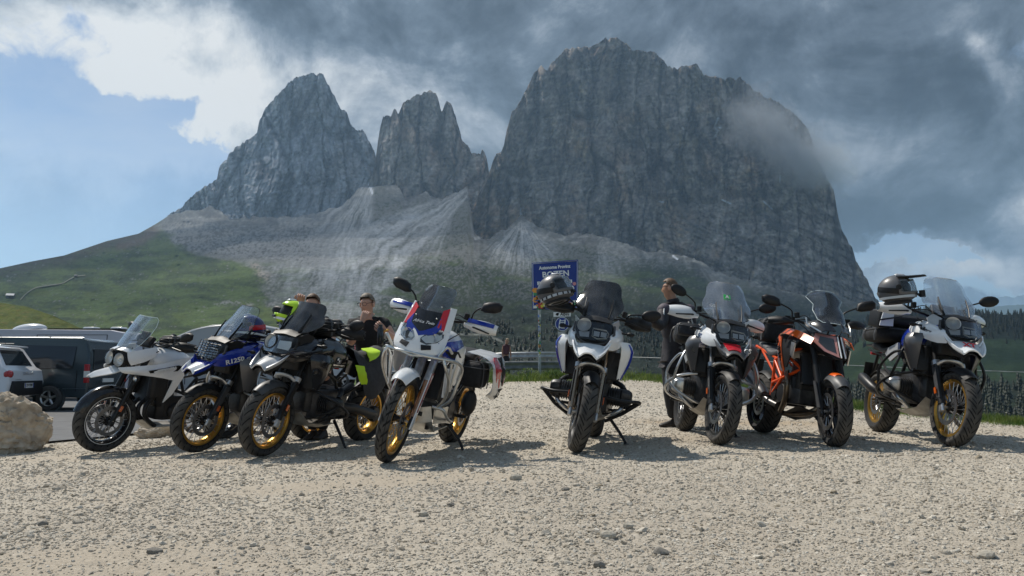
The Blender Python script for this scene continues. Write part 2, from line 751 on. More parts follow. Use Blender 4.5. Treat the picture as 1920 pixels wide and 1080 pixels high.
def fan(U, V, ua, va, ang, half, length, seed):
    """streaked debris fan below an apex; ang in degrees, 90 = straight down"""
    dx, dy = U - ua, V - va
    r_ = np.hypot(dx, dy) + 1e-6
    th = np.degrees(np.arctan2(dy, dx)) - ang
    w = sstep(half * 1.15, half * .7, np.abs(th)) * sstep(length * 1.1, length * .55, r_) * sstep(0, 8, r_)
    th = th + 5 * perlin(U / 40., V / 40., seed) + 2.2 * perlin(U / 12., V / 12., seed + 2)
    st = fbm(th / 3.2, r_ / 70., seed, 4, .6) + .5 * fbm(th / 7., r_ / 160., seed + 7, 3, .5)
    return w * np.clip(.62 + 1.0 * st + .35 * fbm(U / 5., V / 4., seed + 3, 3), 0, 1)


rock_m = land_mat('cliff rock', bump=.9, bdist=9., bscale=.06, fvar=.30)
slope_m = land_mat('scree and turf', bump=.8, bdist=3., bscale=.12, fvar=.35)

ROCK = C3(.175, .168, .165)
WARM = C3(.30, .215, .155)
DARKR = C3(.062, .062, .066)
PALE = C3(.36, .35, .335)
GRASS = C3(.085, .125, .036)
GRASS2 = C3(.036, .058, .022)
SCREE = C3(.41, .42, .425)


def facets(X, V, cw, ch, seed):
    """broken planes: nearest-seed cells, each with its own tilt; also the distance to the next cell (0 in the crack)"""
    gx, gv = X / cw, V / ch
    ix, iv = np.floor(gx).astype(int), np.floor(gv).astype(int)
    d1 = np.full(X.shape, 1e9)
    d2 = np.full(X.shape, 1e9)
    til = np.zeros(X.shape)
    off = np.zeros(X.shape)
    rs = np.random.RandomState(int(seed * 10))
    tab = rs.uniform(size=(4, 1024))
    for a in (-1, 0, 1):
        for b in (-1, 0, 1):
            h = _perm[(_perm[(ix + a) & 511] + iv + b) & 511]
            px, pv = ix + a + .1 + .8 * tab[0][h], iv + b + tab[1][h]
            dd = np.hypot(gx - px, gv - pv)
            near = dd < d1
            d2 = np.where(near, d1, np.minimum(d2, dd))
            til = np.where(near, (tab[2][h] - .5) * 2 * (gx - px), til)
            off = np.where(near, tab[3][h], off)
            d1 = np.where(near, dd, d1)
    return til, off, d2 - d1


def cliff_detail(U, V, seed, big=1., slant=0.):
    """buttresses, ribs, gullies and ledges of a rock face, as metres of depth"""
    W = 26 * perlin(U / 110., V / 130., seed) + 9 * perlin(U / 34., V / 42., seed + 3) + 3 * perlin(U / 11., V / 13., seed + 4)
    X = U + W + slant * V
    d = 46 * big * fbm(U / 150., V / 190., seed + 1, 3, .5)
    d = d + 26 * big * (1 - fbm(X / 88., V / 300., seed, 3, .5, ridged=True))
    d = d + 13 * big * (1 - fbm(X / 33., V / 110., seed + 5, 4, .55, ridged=True))
    d = d + 10 * (1 - fbm(X / 13., V / 38., seed + 9, 4, .58, ridged=True))
    # slanting cracks that cut across the ribs
    d = d + 13 * big * (1 - fbm((U + .55 * V) / 46., (V - .55 * U) / 210., seed + 11, 3, .5, ridged=True))
    ledge = fbm(U / 85. + .4 * perlin(U / 30., V / 30., seed), (V + .10 * U) / 11., seed + 13, 4, .6)
    for cw, ch, amp, sd in ((50, 250, 36, 2), (18, 100, 14, 6)):
        til, off, gap = facets(X + 6 * perlin(U / 9., V / 14., seed + sd), V + .8 * U, cw, ch, seed + sd)
        d = d + amp * big * (til + .55 * off) + amp * .95 * sstep(.10, .0, gap)
    d = d + 6.0 * ledge
    d = d + 5.0 * fbm(U / 6., V / 5., seed + 21, 3, .6)
    return d, X, ledge


def rock_color(U, V, X, ledge, seed, base=ROCK, warm=.5):
    k = mixc(base, WARM, warm * sstep(-.05, .5, fbm(U / 62., V / 80., seed + 31, 4)))
    k = mixc(k, C3(.34, .27, .16), warm * .7 * sstep(.2, .6, fbm(X / 30., V / 55., seed + 33, 4)))
    k = mixc(k, DARKR, .75 * sstep(.12, .6, fbm(X / 17., V / 60., seed + 41, 5, .6)))
    k = mixc(k, DARKR * 1.3, .6 * sstep(.1, .5, fbm(U / 48., V / 60., seed + 45, 4, .6)))
    k = mixc(k, PALE * .85, .55 * sstep(.1, .55, fbm(X / 34., V / 60., seed + 48, 4, .6)))
    k = mixc(k, PALE * .8, .65 * sstep(.1, .5, ledge + .35 * fbm(U / 14., V / 10., seed + 51, 3)))
    g = 1 + .50 * fbm(U / 7., V / 6., seed + 61, 4, .65)
    k = k * np.maximum(g, .15)[..., None]
    lum = k.mean(-1, keepdims=True)
    k = k * (lum / .19) ** .6             # wider tone contrast in the colour makes up for weak shading
    return k * np.array([1.50, 1.37, 1.24])


# ---- the three rock peaks
def left_depth(U, V, t):
    d, X, l_ = cliff_detail(U, V, 1.7, 1.1)
    left_depth.k = (X, l_)
    rec = np.where(V < 245, (430 - 245) * 1.5 * .55 + (245 - V) * 1.5 * .28, (430 - V) * 1.5 * .55)
    return 2250 + rec + .9 * np.maximum(0, 480 - U) + .35 * np.maximum(0, U - 640) + d


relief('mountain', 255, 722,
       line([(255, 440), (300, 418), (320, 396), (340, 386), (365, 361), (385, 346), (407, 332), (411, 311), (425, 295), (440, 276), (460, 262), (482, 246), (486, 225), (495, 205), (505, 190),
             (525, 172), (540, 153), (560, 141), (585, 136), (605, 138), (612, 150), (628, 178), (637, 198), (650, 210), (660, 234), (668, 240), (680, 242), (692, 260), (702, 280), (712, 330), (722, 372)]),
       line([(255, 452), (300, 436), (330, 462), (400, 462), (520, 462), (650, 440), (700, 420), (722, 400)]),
       left_depth, lambda U, V, P: rock_color(U, V, *left_depth.k, 1.7, base=C3(.255, .245, .235), warm=.3) * C3(.80, .93, 1.14), rock_m, rough_top=3.2)  # cool tint puts the blue of haze into this peak's rock colour


def mid_depth(U, V, t):
    d, X, l_ = cliff_detail(U, V, 5.2, 1.1)
    mid_depth.k = (X, l_)
    d = d + 45 * gully(U, V, [(830, 215), (826, 255), (815, 300)], 7) + 30 * gully(U, V, [(752, 215), (770, 300), (765, 370)], 6)
    d = d - 22 * gully(U, V, [(842, 200), (850, 290), (860, 350)], 16)
    return 2150 + (400 - V) * 1.45 * .42 + d + .5 * np.abs(U - 810)


relief('mountain', 690, 930,
       line([(690, 345), (700, 318), (706, 285), (709, 262), (713, 236), (718, 216), (724, 212), (733, 217), (738, 204), (742, 199), (747, 212), (755, 190), (762, 184), (775, 179), (790, 172), (803, 167), (812, 170),
             (819, 178), (825, 196), (829, 206), (833, 193), (838, 185), (845, 190), (850, 202), (856, 220), (861, 240), (866, 258), (875, 268), (884, 284), (893, 283), (901, 285), (904, 275), (908, 281),
             (913, 296), (918, 322), (930, 350)]),
       line([(690, 420), (760, 425), (830, 425), (930, 400)]),
       mid_depth, lambda U, V, P: rock_color(U, V, *mid_depth.k, 5.2, base=C3(.24, .225, .215), warm=.5), rock_m, rough_top=3.5)


def main_depth(U, V, t):
    d, X, l_ = cliff_detail(U, V, 9.4, 1.5)
    # lower right: slanting terraces instead of pillars
    w = sstep(1180, 1330, U + (V - 380) * .6) * sstep(310, 400, V)
    q = V - (U - 1300) * .42
    ter = 17 * fbm(U / 120., q / 26., 4.4, 4, .55, ridged=True) + 9 * fbm(U / 24., q / 12., 8.4, 4, .6)
    d = d * (1 - .55 * w) - ter * w
    for pts, wd, dp in [([(977, 412), (976, 346), (984, 312), (982, 280), (1006, 254), (1010, 160)], 5, 38), ([(1104, 150), (1107, 265), (1120, 330)], 6, 34),
                        ([(1196, 205), (1192, 300), (1215, 370)], 7, 36), ([(1226, 320), (1236, 372)], 8, 46), ([(1270, 290), (1268, 345), (1285, 380)], 7, 44),
                        ([(1052, 240), (1062, 300)], 5, 26), ([(1310, 150), (1300, 260), (1330, 350)], 8, 30), ([(1378, 160), (1400, 260), (1440, 330)], 12, 40),
                        ([(1425, 290), (1432, 370)], 7, 34), ([(1150, 100), (1160, 200)], 7, 20), ([(940, 320), (930, 400)], 5, 22)]:
        d = d + dp * gully(U, V, pts, wd)
    for pts, wd, dp in [([(1018, 140), (1030, 200), (1048, 245)], 15, 42), ([(1130, 180), (1135, 300), (1180, 400)], 18, 22), ([(1215, 180), (1212, 250)], 12, 24), ([(1250, 300), (1252, 370)], 12, 38),
                        ([(1430, 300), (1445, 360)], 9, 24)]:
        d = d - dp * gully(U, V, pts, wd)
    main_depth.k = (X, l_)
    main_depth.w = w
    rec = (480 - V) * 1.45 * (.34 + .45 * w)
    return 1960 + rec + .25 * np.maximum(0, 1000 - U) + .55 * np.maximum(0, U - 1500) + d


def main_color(U, V, P):
    k = rock_color(U, V, *main_depth.k, 9.4, base=C3(.205, .186, .172), warm=.75)
    q = V - (U - 1300) * .42
    band = sstep(.2, .65, fbm(U / 60., q / 12., 14.4, 4, .6))
    k = mixc(k, PALE * .62, .55 * band * main_depth.w)
    for pts, wd in [([(1346, 222), (1340, 238), (1346, 245), (1341, 256)], 2.2), ([(1352, 240), (1344, 238)], 1.6), ([(1237, 378), (1244, 379)], 1.8), ([(1354, 375), (1370, 382)], 1.6),
                    ([(1432, 378), (1448, 392)], 1.7), ([(1199, 128), (1200, 133)], 1.3), ([(1463, 330), (1462, 342)], 1.5), ([(976, 392), (978, 412)], 2.0)]:
        k = mixc(k, C3(.75, .77, .8), sstep(.25, .6, gully(U, V, pts, wd)))
    return k


relief('mountain', 868, 1700,
       line([(868, 452), (880, 425), (890, 378), (905, 345), (917, 318), (925, 300), (931, 286), (940, 282), (945, 270), (950, 240), (960, 208), (966, 200), (975, 189), (990, 158), (1000, 135), (1008, 126), (1014, 121), (1020, 126),
             (1026, 130), (1030, 121), (1036, 113), (1046, 104), (1055, 94), (1062, 87), (1075, 88), (1090, 85), (1105, 84), (1118, 78), (1130, 73), (1145, 69), (1158, 68), (1168, 73), (1178, 82), (1188, 91),
             (1205, 92), (1228, 95), (1238, 106), (1250, 120), (1262, 124), (1270, 125), (1282, 120), (1290, 122), (1298, 117), (1306, 117), (1313, 128), (1320, 138), (1345, 140), (1360, 147), (1370, 141), (1380, 146),
             (1388, 142), (1402, 155), (1420, 170), (1440, 182), (1462, 192), (1480, 202), (1497, 216), (1511, 234), (1522, 255), (1526, 280), (1536, 302), (1551, 330), (1563, 352), (1569, 385), (1573, 412),
             (1582, 436), (1598, 462), (1606, 486), (1626, 522), (1642, 556), (1660, 575), (1700, 600)]),
       line([(868, 470), (890, 476), (1000, 470), (1140, 500), (1280, 520), (1400, 566), (1500, 600), (1700, 650)]),
       main_depth, main_color, rock_m, rough_top=3.5)


# ---- scree cones, boulder field, scrub and the meadow below the cliffs: one mountainside
RIDGE = line([(-260, 532), (-100, 513), (0, 503), (60, 490), (120, 479), (200, 452), (260, 438), (292, 420), (320, 402), (345, 396), (395, 392), (430, 408), (470, 408), (560, 408), (640, 385), (690, 340),
              (700, 322), (712, 330), (740, 345), (760, 372), (800, 360), (830, 375), (850, 360), (876, 350), (889, 440), (905, 450), (950, 428), (978, 405), (1010, 428), (1060, 440), (1100, 436),
              (1140, 450), (1200, 468), (1280, 478), (1340, 506), (1400, 528), (1500, 552), (1640, 570), (1790, 600)])


def slope_depth(U, V, t):
    top_v = np.interp(U, [-260, 0, 300, 600, 900, 1000, 1200, 1500, 1790], [530, 500, 415, 370, 345, 400, 450, 535, 590])
    top_y = np.interp(U, [-260, 100, 300, 600, 900, 1200, 1500, 1790], [1150, 1300, 2080, 2080, 1990, 1900, 1800, 1700])
    bot_y = np.interp(U, [-260, 600, 1200, 1500, 1790], [115., 120., 160., 400., 800.])
    tt = np.clip((740 - V) / (740 - top_v), 0, 1.12)
    y = np.exp(np.log(bot_y) + (np.log(top_y) - np.log(bot_y)) * tt ** .95)
    me_ = sstep(620, 420, U)
    return y * (1 + .035 * fbm(U / 60., V / 34., 2.2, 4)) + y * .006 * fbm(U / 7., V / 5., 6.1, 4, .6) + me_ * y * .03 * fbm(U / 34., V / 10., 16.1, 4, .55)


def meadow_color(U, V):
    n = fbm(U / 70., V / 16., 21.1, 5, .55)
    n2 = fbm(U / 9., V / 4., 23.3, 4, .6)
    k = mixc(GRASS, GRASS2, sstep(-.3, .45, n + .45 * n2))
    k = mixc(k, C3(.078, .105, .022), .8 * sstep(.15, .5, fbm(U / 60., V / 20., 25., 4)) * sstep(470, 500, V))
    k = mixc(k, C3(.085, .072, .058), .85 * sstep(30, 6, V - RIDGE(U)) * sstep(-.5, .3, n2 + .3) * sstep(330, 280, U))
    k = mixc(k, C3(.13, .095, .075), .8 * gully(U, V, [(225, 462), (265, 452), (292, 432)], 8))
    k = mixc(k, C3(.20, .20, .19), .8 * sstep(.42, .7, n2 + .5 * fbm(U / 40., V / 18., 28., 3)))
    return mixc(k, C3(.30, .29, .28), .8 * gully(U, V, [(405, 571), (440, 566), (470, 571)], 5) * sstep(-.2, .3, n2))


def slope_color(U, V, P):
    n = fbm(U / 90., V / 45., 1.1, 5)
    n2 = fbm(U / 5.5, V / 3.6, 3.3, 4, .65)
    k = mixc(C3(.052, .068, .036), C3(.030, .044, .028), sstep(-.2, .5, n))
    k = mixc(k, C3(.030, .043, .032), sstep(600, 690, V + (U - 1000) * .10))
    # grey blocks strewn over the turf
    dens = .18 + .32 * sstep(520, 470, V) + .30 * sstep(660, 560, V) * sstep(1250, 1050, U) + .15 * n
    k = mixc(k, C3(.165, .165, .16), sstep(.48 - dens, .95 - dens, n2 + .15) * .8)
    k = mixc(k, GRASS * .8, .8 * sstep(.05, .4, fbm(U / 75., V / 16., 8.8, 4) - .28 * sstep(600, 640, V)) * sstep(440, 500, V))
    f = fan(U, V, 978, 412, 90, 58, 112, 1.) * .95
    f = np.maximum(f, fan(U, V, 703, 318, 122, 30, 330, 2.) * 1.)
    f = np.maximum(f, fan(U, V, 905, 338, 145, 15, 450, 3.) * 1.)
    f = np.maximum(f, fan(U, V, 860, 372, 127, 20, 150, 4.) * .6)
    f = np.maximum(f, fan(U, V, 1120, 430, 60, 35, 110, 5.) * .55)
    f = np.maximum(f, fan(U, V, 1290, 470, 42, 16, 150, 6.) * .5)
    k = mixc(k, SCREE, f)
    # broken ground under the left peak
    w = sstep(495, 470, V - .10 * (U - 420)) * sstep(660, 560, U)
    k = mixc(k, mixc(C3(.235, .24, .24), C3(.085, .088, .09), sstep(-.15, .3, n2 + .4 * n)), w)
    k = mixc(k, C3(.34, .29, .24), .8 * gully(U, V, [(478, 500), (487, 517), (500, 520)], 9) * sstep(-.5, .2, n2))
    # outcrops and ledges running down from the cliff feet into the debris
    rk = sstep(34, 4, (V - RIDGE(U)) + 26 * fbm(U / 22., V / 16., 71., 4)) * sstep(290, 330, U) * (1 - .9 * f)
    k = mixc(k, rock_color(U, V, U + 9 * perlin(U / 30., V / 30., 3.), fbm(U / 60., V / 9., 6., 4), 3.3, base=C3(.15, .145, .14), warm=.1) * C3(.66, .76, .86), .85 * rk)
    # dwarf pine and larch scrub: deep green over the lower right
    sc_ = sstep(520, 590, V - .10 * (1150 - U).clip(0, 600) * .5) * sstep(640, 820, U) * (.62 + .38 * sstep(-.2, .2, fbm(U / 24., V / 8., 81., 4)))
    k = mixc(k, C3(.010, .018, .012) * (1 + .8 * n2[..., None]), .94 * sc_)
    # the meadow
    bx = np.interp(V, [400, 425, 455, 475, 490, 505, 540, 575, 600, 640, 740], [290, 300, 325, 350, 430, 480, 492, 500, 560, 620, 640])
    k = mixc(k, meadow_color(U, V), sstep(14, -14, U - bx + 26 * fbm(U / 30., V / 12., 19., 4)))
    k = mixc(k, C3(.75, .77, .8), sstep(.3, .6, gully(U, V, [(1262, 480), (1270, 486)], 2)) + sstep(.3, .6, gully(U, V, [(695, 318), (692, 345), (698, 362)], 2.5)))
    w2 = gully(U, V, [(850, 626), (910, 628), (1000, 662)], 2.0) + .7 * gully(U, V, [(1395, 620), (1440, 607), (1525, 592)], 1.6) + .6 * gully(U, V, [(1335, 520), (1372, 552), (1440, 575)], 3)
    k = mixc(k, C3(.24, .24, .21), .8 * w2)
    return k * (1 + .21 * n2[..., None])


relief('mountain_slope', -260, 1790, lambda u: RIDGE(u) + 9 * fbm(u / 24., 2.2, 4.4, 4, .6) * sstep(300, 360, u) * sstep(1500, 1400, u), line([(-260, 740), (1790, 745)]), slope_depth, slope_color, slope_m, step=1.9, back=(60, 200, 400), bdrop=(60, 250, 600))


def near_hill_color(U, V, P):
    n = fbm(U / 26., V / 9., 31.1, 5, .6)
    k = mixc(C3(.085, .105, .018), C3(.055, .08, .018), sstep(-.3, .4, n))
    return mixc(k, C3(.13, .11, .035), .7 * sstep(.1, .5, fbm(U / 14., V / 3., 33., 4, .6)))


relief('grass_hill', -260, 330, line([(-260, 530), (-100, 552), (0, 567), (50, 575), (100, 592), (150, 622), (200, 650), (240, 668), (330, 705)]), line([(-260, 765), (330, 765)]),
       lambda U, V, t: np.exp(np.log(40.) + (np.log(92.) - np.log(40.)) * t) * (1 + .02 * fbm(U / 30., V / 14., 4., 4)), near_hill_color,
       land_mat('near turf', bump=.8, bdist=.4, bscale=3., fvar=.5), step=2.2, back=(5, 20, 60), bdrop=(1, 8, 40))


# ---- the wooded valley side on the right, and ranges far beyond it
def valley_depth(U, V, t):
    return np.exp(np.log(70.) + (np.log(900.) - np.log(70.)) * t ** .9) * (1 + .04 * fbm(U / 50., V / 30., 7., 4))


def valley_color(U, V, P):
    n = fbm(U / 60., V / 14., 41.1, 5, .55)
    k = mixc(C3(.018, .028, .015), C3(.010, .016, .011), sstep(-.3, .3, n))
    g = sstep(.25, .7, sstep(628, 645, V) * sstep(728, 700, V) + .5 * n) * sstep(600, 635, V)
    k = mixc(k, C3(.026, .048, .020), g)
    return mixc(k, C3(.04, .065, .023), .6 * g * sstep(0, .5, fbm(U / 40., V / 5., 44., 4)))


VALLEY_TOP = line([(1330, 742), (1500, 690), (1600, 625), (1640, 588), (1660, 576), (1700, 580), (1780, 586), (1850, 590), (1920, 590), (2050, 584), (2250, 574)])
relief('valley_side', 1330, 2250, VALLEY_TOP, line([(1330, 860), (2250, 960)]), valley_depth, valley_color, slope_m, step=2.4, back=(60, 300, 600), bdrop=(20, 150, 400))
far_m = land_mat('far range', bump=.2, bdist=20., bscale=.004, fvar=.15)
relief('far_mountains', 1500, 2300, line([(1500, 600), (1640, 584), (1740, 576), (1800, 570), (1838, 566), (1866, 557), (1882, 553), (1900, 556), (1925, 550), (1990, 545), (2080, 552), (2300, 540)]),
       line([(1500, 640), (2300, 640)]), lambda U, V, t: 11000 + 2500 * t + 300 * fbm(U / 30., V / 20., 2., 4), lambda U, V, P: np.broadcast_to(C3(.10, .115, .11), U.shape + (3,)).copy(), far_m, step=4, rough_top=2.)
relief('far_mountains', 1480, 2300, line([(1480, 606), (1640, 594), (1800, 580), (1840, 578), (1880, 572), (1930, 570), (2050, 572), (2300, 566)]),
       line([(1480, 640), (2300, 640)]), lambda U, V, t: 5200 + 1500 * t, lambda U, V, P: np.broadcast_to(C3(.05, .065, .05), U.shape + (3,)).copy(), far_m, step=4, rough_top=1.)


# ------------------------------------------------------------------ the lay-by: ground, asphalt, gravel
def edge_x(y):
    return np.interp(y, [-40, 2, 7, 8.6, 11, 14, 20, 26, 40], [9, 7.4, 6.4, 6.0, 5.6, 5.0, 4.2, 3.7, 3.6])


def gz(x, y):
    x = np.asarray(x, float)
    y = np.asarray(y, float)
    z = .40 * sstep(9, 23, y) * sstep(-7, -2, x) - .07 * sstep(8, 19, y) * (1 - sstep(-8.5, -3, x))
    z = z + np.where(x < 0, .042 * np.maximum(x, -7.), .008 * np.minimum(x, 8.))
    ex = edge_x(y)
    d = np.maximum(0, x - ex - .2)
    z = z - .75 * d * sstep(0, 1.5, d)
    d2 = np.maximum(0, y - 44)
    return z - .35 * d2 * sstep(0, 6, d2) * sstep(-14, -6, x)


def gzf(x, y):
    return float(gz(x, y))


def on(u, v):
    """photo pixel -> spot on the uneven lay-by"""
    p = gnd(u, v)
    for _ in range(12):
        p = gnd(u, v, gzf(p.x, p.y))
    return p


gravel_m = land_mat('gravel', bump=.8, bdist=.012, bscale=55., fvar=.28)


def ys_geo(a, b, n):
    return np.exp(np.linspace(math.log(a), math.log(b), n))


def build_ground():
    y = ys_geo(1.7, 46, 430)
    tx = np.linspace(-.86, .86, 640)
    Y = np.broadcast_to(y[:, None], (430, 640))
    X = Y * tx[None, :]
    Z = gz(X, Y)
    fade = np.clip(7 / Y, .3, 1)
    Z = Z + .012 * fbm(X * 1.3, Y * 1.3, .5, 4) + .0055 * fbm(X * 13, Y * 13, 1.5, 3, .6) * fade + .0030 * fbm(X * 42, Y * 42, 2.5, 2, .6) * fade
    n = fbm(X * .5, Y * .5, 4.5, 5)
    n2 = fbm(X * 16, Y * 16, 8.5, 4, .65)
    k = mixc(C3(.46, .415, .34), C3(.40, .355, .29), sstep(-.3, .5, n))
    k = mixc(k, C3(.38, .32, .245), .6 * sstep(.1, .7, n2))
    k = mixc(k, C3(.58, .52, .43), .6 * sstep(.15, .6, -n2))
    k = mixc(k, C3(.40, .345, .27), .75 * sstep(.0, .5, fbm(X * .45, Y * .9, 61., 4)))      # compacted dusty earth
    # trampled earth by the wheels of the farther bikes
    k = mixc(k, C3(.36, .27, .17), .6 * gully(X, Y, [(2.0, 9.6), (3.6, 9.2)], .5))
    # turf along the edges
    ex = edge_x(Y)
    w = sstep(-.35, .15, X - ex + .35 * fbm(X * 2, Y * 2, 5., 3)) + sstep(21.5, 23.5, Y + 1.2 * n) * sstep(-4.5, -3., X)
    k = mixc(k, C3(.085, .115, .030), w)
    me = np_mesh('gravel_lot', np.stack([X, Y, Z], -1).reshape(-1, 3), grid_faces(430, 640))
    set_color(me, k.reshape(-1, 3))
    me.materials.append(gravel_m)
    tag(link(bpy.data.objects.new('gravel_lot', me)), kind='structure')
    # the ground all around, just under the gravel sheet
    g = np.concatenate([-np.geomspace(6000, 60, 26), np.linspace(-50, 50, 81), np.geomspace(60, 6000, 26)])
    X, Y = np.meshgrid(g, g)
    Z = np.where((np.abs(X) < 60) & (np.abs(Y) < 60), np.maximum(gz(X, Y), -14), np.where((X < -6) & (Y < 140) & (Y > 0), -.5, -14.)) - .09
    Z = np.where((Y < 1.2), np.where(X < 8, -.02 + 0 * X, Z), Z)
    Z = Z - np.where((Y > 46) | (np.hypot(X, Y) > 90), 30 * sstep(140, 400, np.hypot(X, Y)), 0)
    me = np_mesh('ground', np.stack([X, Y, Z], -1).reshape(-1, 3), grid_faces(len(g), len(g)))
    r_ = np.hypot(X, Y)
    k = mixc(np.broadcast_to(C3(.45, .39, .31), X.shape + (3,)), np.broadcast_to(GRASS, X.shape + (3,)), sstep(14, 30, r_))
    set_color(me, k.reshape(-1, 3))
    me.materials.append(gravel_m)
    tag(link(bpy.data.objects.new('ground', me)), kind='structure')


build_ground()


def road_strip(name, left, right, n, lift, m):
    """asphalt draped over the ground between two polylines"""
    def res(p):
        p = [Vector((*q, 0)) for q in p]
        s_ = smooth_path(p, 8)
        t = np.linspace(0, len(s_) - 1, n)
        return [s_[int(i)].lerp(s_[min(int(i) + 1, len(s_) - 1)], i - int(i)) for i in t]
    a, b = res(left), res(right)
    vs, m_ = [], 15
    for p, q in zip(a, b):
        for j in range(m_):
            c = p.lerp(q, j / (m_ - 1))
            vs.append((c.x, c.y, gzf(c.x, c.y) + lift))
    me = np_mesh(name, vs, grid_faces(n, m_))
    me.materials.append(m)
    return tag(link(bpy.data.objects.new(name, me)), kind='structure')


asphalt = mat('asphalt', (.125, .125, .125), .9, var=.25, nscale=3., bump=.25)
road_strip('road', [(-11.5, 5.2), (-7.4, 8.1), (-5.2, 10.6), (-4.6, 13), (-4.8, 17), (-3.2, 24.2), (4, 28)], [(-40, 5.2), (-40, 10), (-40, 18), (-40, 26), (-30, 34), (-12, 43), (4, 43)], 90, .028, asphalt)


# ------------------------------------------------------------------ air and cloud
def volume_mat(name, dens, col, aniso=0., noise_=None):
    m = bpy.data.materials.new(name)
    m.use_nodes = True
    nt = m.node_tree
    nt.nodes.clear()
    o = nt.nodes.new('ShaderNodeOutputMaterial')
    v = nt.nodes.new('ShaderNodeVolumePrincipled')
    v.inputs['Color'].default_value = (*col, 1)
    v.inputs['Density'].default_value = dens
    v.inputs['Anisotropy'].default_value = aniso
    nt.links.new(v.outputs[0], o.inputs['Volume'])
    if noise_:
        noise_(nt, v, dens)
    return m


HAZE = 0.00011
b_ = MB().box((0, 6000, 560), (24000, 19000, 1240))
b_.build('haze', volume_mat('haze air', HAZE, (.52, .75, 1.0), .35), smooth=0)['kind'] = 'stuff'


def build_shade_clouds():
    """added out-of-view cloud lumps, shaped to shade the range and spare the lay-by"""
    vs, fs, n0 = [], [], 0
    m_ = 40
    th, ph = np.meshgrid(np.linspace(-math.pi / 2, math.pi / 2, m_), np.linspace(0, 2 * math.pi, 2 * m_ + 1)[:-1], indexing='ij')
    d = np.stack([np.cos(th) * np.cos(ph), np.cos(th) * np.sin(ph), np.sin(th)], -1)
    for cx, cy, cz, rx, ry, rz in [(-900, 3150, 3000, 1200, 700, 240), (250, 3250, 3050, 950, 800, 240), (-2200, 3300, 3000, 900, 700, 200), (-300, 2300, 2950, 800, 520, 160), (-1500, 2350, 2950, 900, 420, 160), (-2600, 2300, 2950, 700, 420, 150), (-700, 1830, 2900, 520, 250, 110), (-1700, 1950, 2900, 620, 200, 100), (-560, 1560, 2900, 480, 200, 90), (-1700, 2800, 2980, 800, 420, 160), (-2500, 2750, 2980, 600, 420, 160), (-500, 2750, 2980, 700, 400, 160), (800, 2400, 3050, 500, 700, 180)]:
        q = d * np.array([rx, ry, rz])
        k = 1 + .30 * fbm(q[..., 0] / 300 + cx, q[..., 1] / 300, q[..., 2] / 300, 5, .55)
        q = q * k[..., None] + np.array([cx, cy, cz])
        vs.append(q.reshape(-1, 3))
        fs.append(grid_faces(m_, 2 * m_, True) + n0)
        n0 += m_ * 2 * m_
    me = np_mesh('shade_clouds', np.concatenate(vs), np.concatenate(fs))
    m = bpy.data.materials.new('cloud')
    m.use_nodes = True
    nt = m.node_tree
    nt.nodes.clear()
    o = nt.nodes.new('ShaderNodeOutputMaterial')
    x = nt.nodes.new('ShaderNodeMixShader')
    df = nt.nodes.new('ShaderNodeBsdfDiffuse')
    tr = nt.nodes.new('ShaderNodeBsdfTranslucent')
    df.inputs[0].default_value = tr.inputs[0].default_value = (.9, .9, .9, 1)
    x.inputs[0].default_value = .45
    nt.links.new(df.outputs[0], x.inputs[1])
    nt.links.new(tr.outputs[0], x.inputs[2])
    x2 = nt.nodes.new('ShaderNodeMixShader')
    tp = nt.nodes.new('ShaderNodeBsdfTransparent')
    x2.inputs[0].default_value = .80
    nt.links.new(x.outputs[0], x2.inputs[1])
    nt.links.new(tp.outputs[0], x2.inputs[2])
    nt.links.new(x2.outputs[0], o.inputs['Surface'])
    me.materials.append(m)
    tag(link(bpy.data.objects.new('shade_clouds', me)), kind='stuff')


build_shade_clouds()


def build_mist():
    """the wisp of cloud hanging on the right shoulder of the big peak"""
    def nz(nt, v, dens):
        tc = nt.nodes.new('ShaderNodeTexCoord')
        n = nt.nodes.new('ShaderNodeTexNoise')
        n.inputs['Scale'].default_value = 2.2
        n.inputs['Detail'].default_value = 6
        n.inputs['Roughness'].default_value = .68
        nt.links.new(tc.outputs['Object'], n.inputs['Vector'])
        ln = nt.nodes.new('ShaderNodeVectorMath')
        ln.operation = 'LENGTH'
        nt.links.new(tc.outputs['Object'], ln.inputs[0])
        a = nt.nodes.new('ShaderNodeMath')
        a.operation = 'MULTIPLY_ADD'
        nt.links.new(ln.outputs['Value'], a.inputs[0])
        a.inputs[1].default_value = -.52
        nt.links.new(n.outputs['Fac'], a.inputs[2])
        r_ = nt.nodes.new('ShaderNodeMapRange')
        r_.inputs[1].default_value = .06
        r_.inputs[2].default_value = .34
        r_.inputs[3].default_value = 0
        r_.inputs[4].default_value = dens
        nt.links.new(a.outputs[0], r_.inputs[0])
        nt.links.new(r_.outputs[0], v.inputs['Density'])
    m = volume_mat('mist', .016, (1., 1., 1.0), .5, nz)
    for u, v, y, r_ in [(1432, 232, 1960, (170, 80, 120)), (1490, 300, 1960, (150, 80, 90)), (1530, 300, 2010, (150, 90, 110))]:
        o = MB().ell((0, 0, 0), (1, 1, 1), 24, 16).build('mist', m)
        o.location = at(u, v, y)
        o.scale = r_
        o.rotation_euler = (0, R(35), 0)
        o['kind'] = 'stuff'


build_mist()
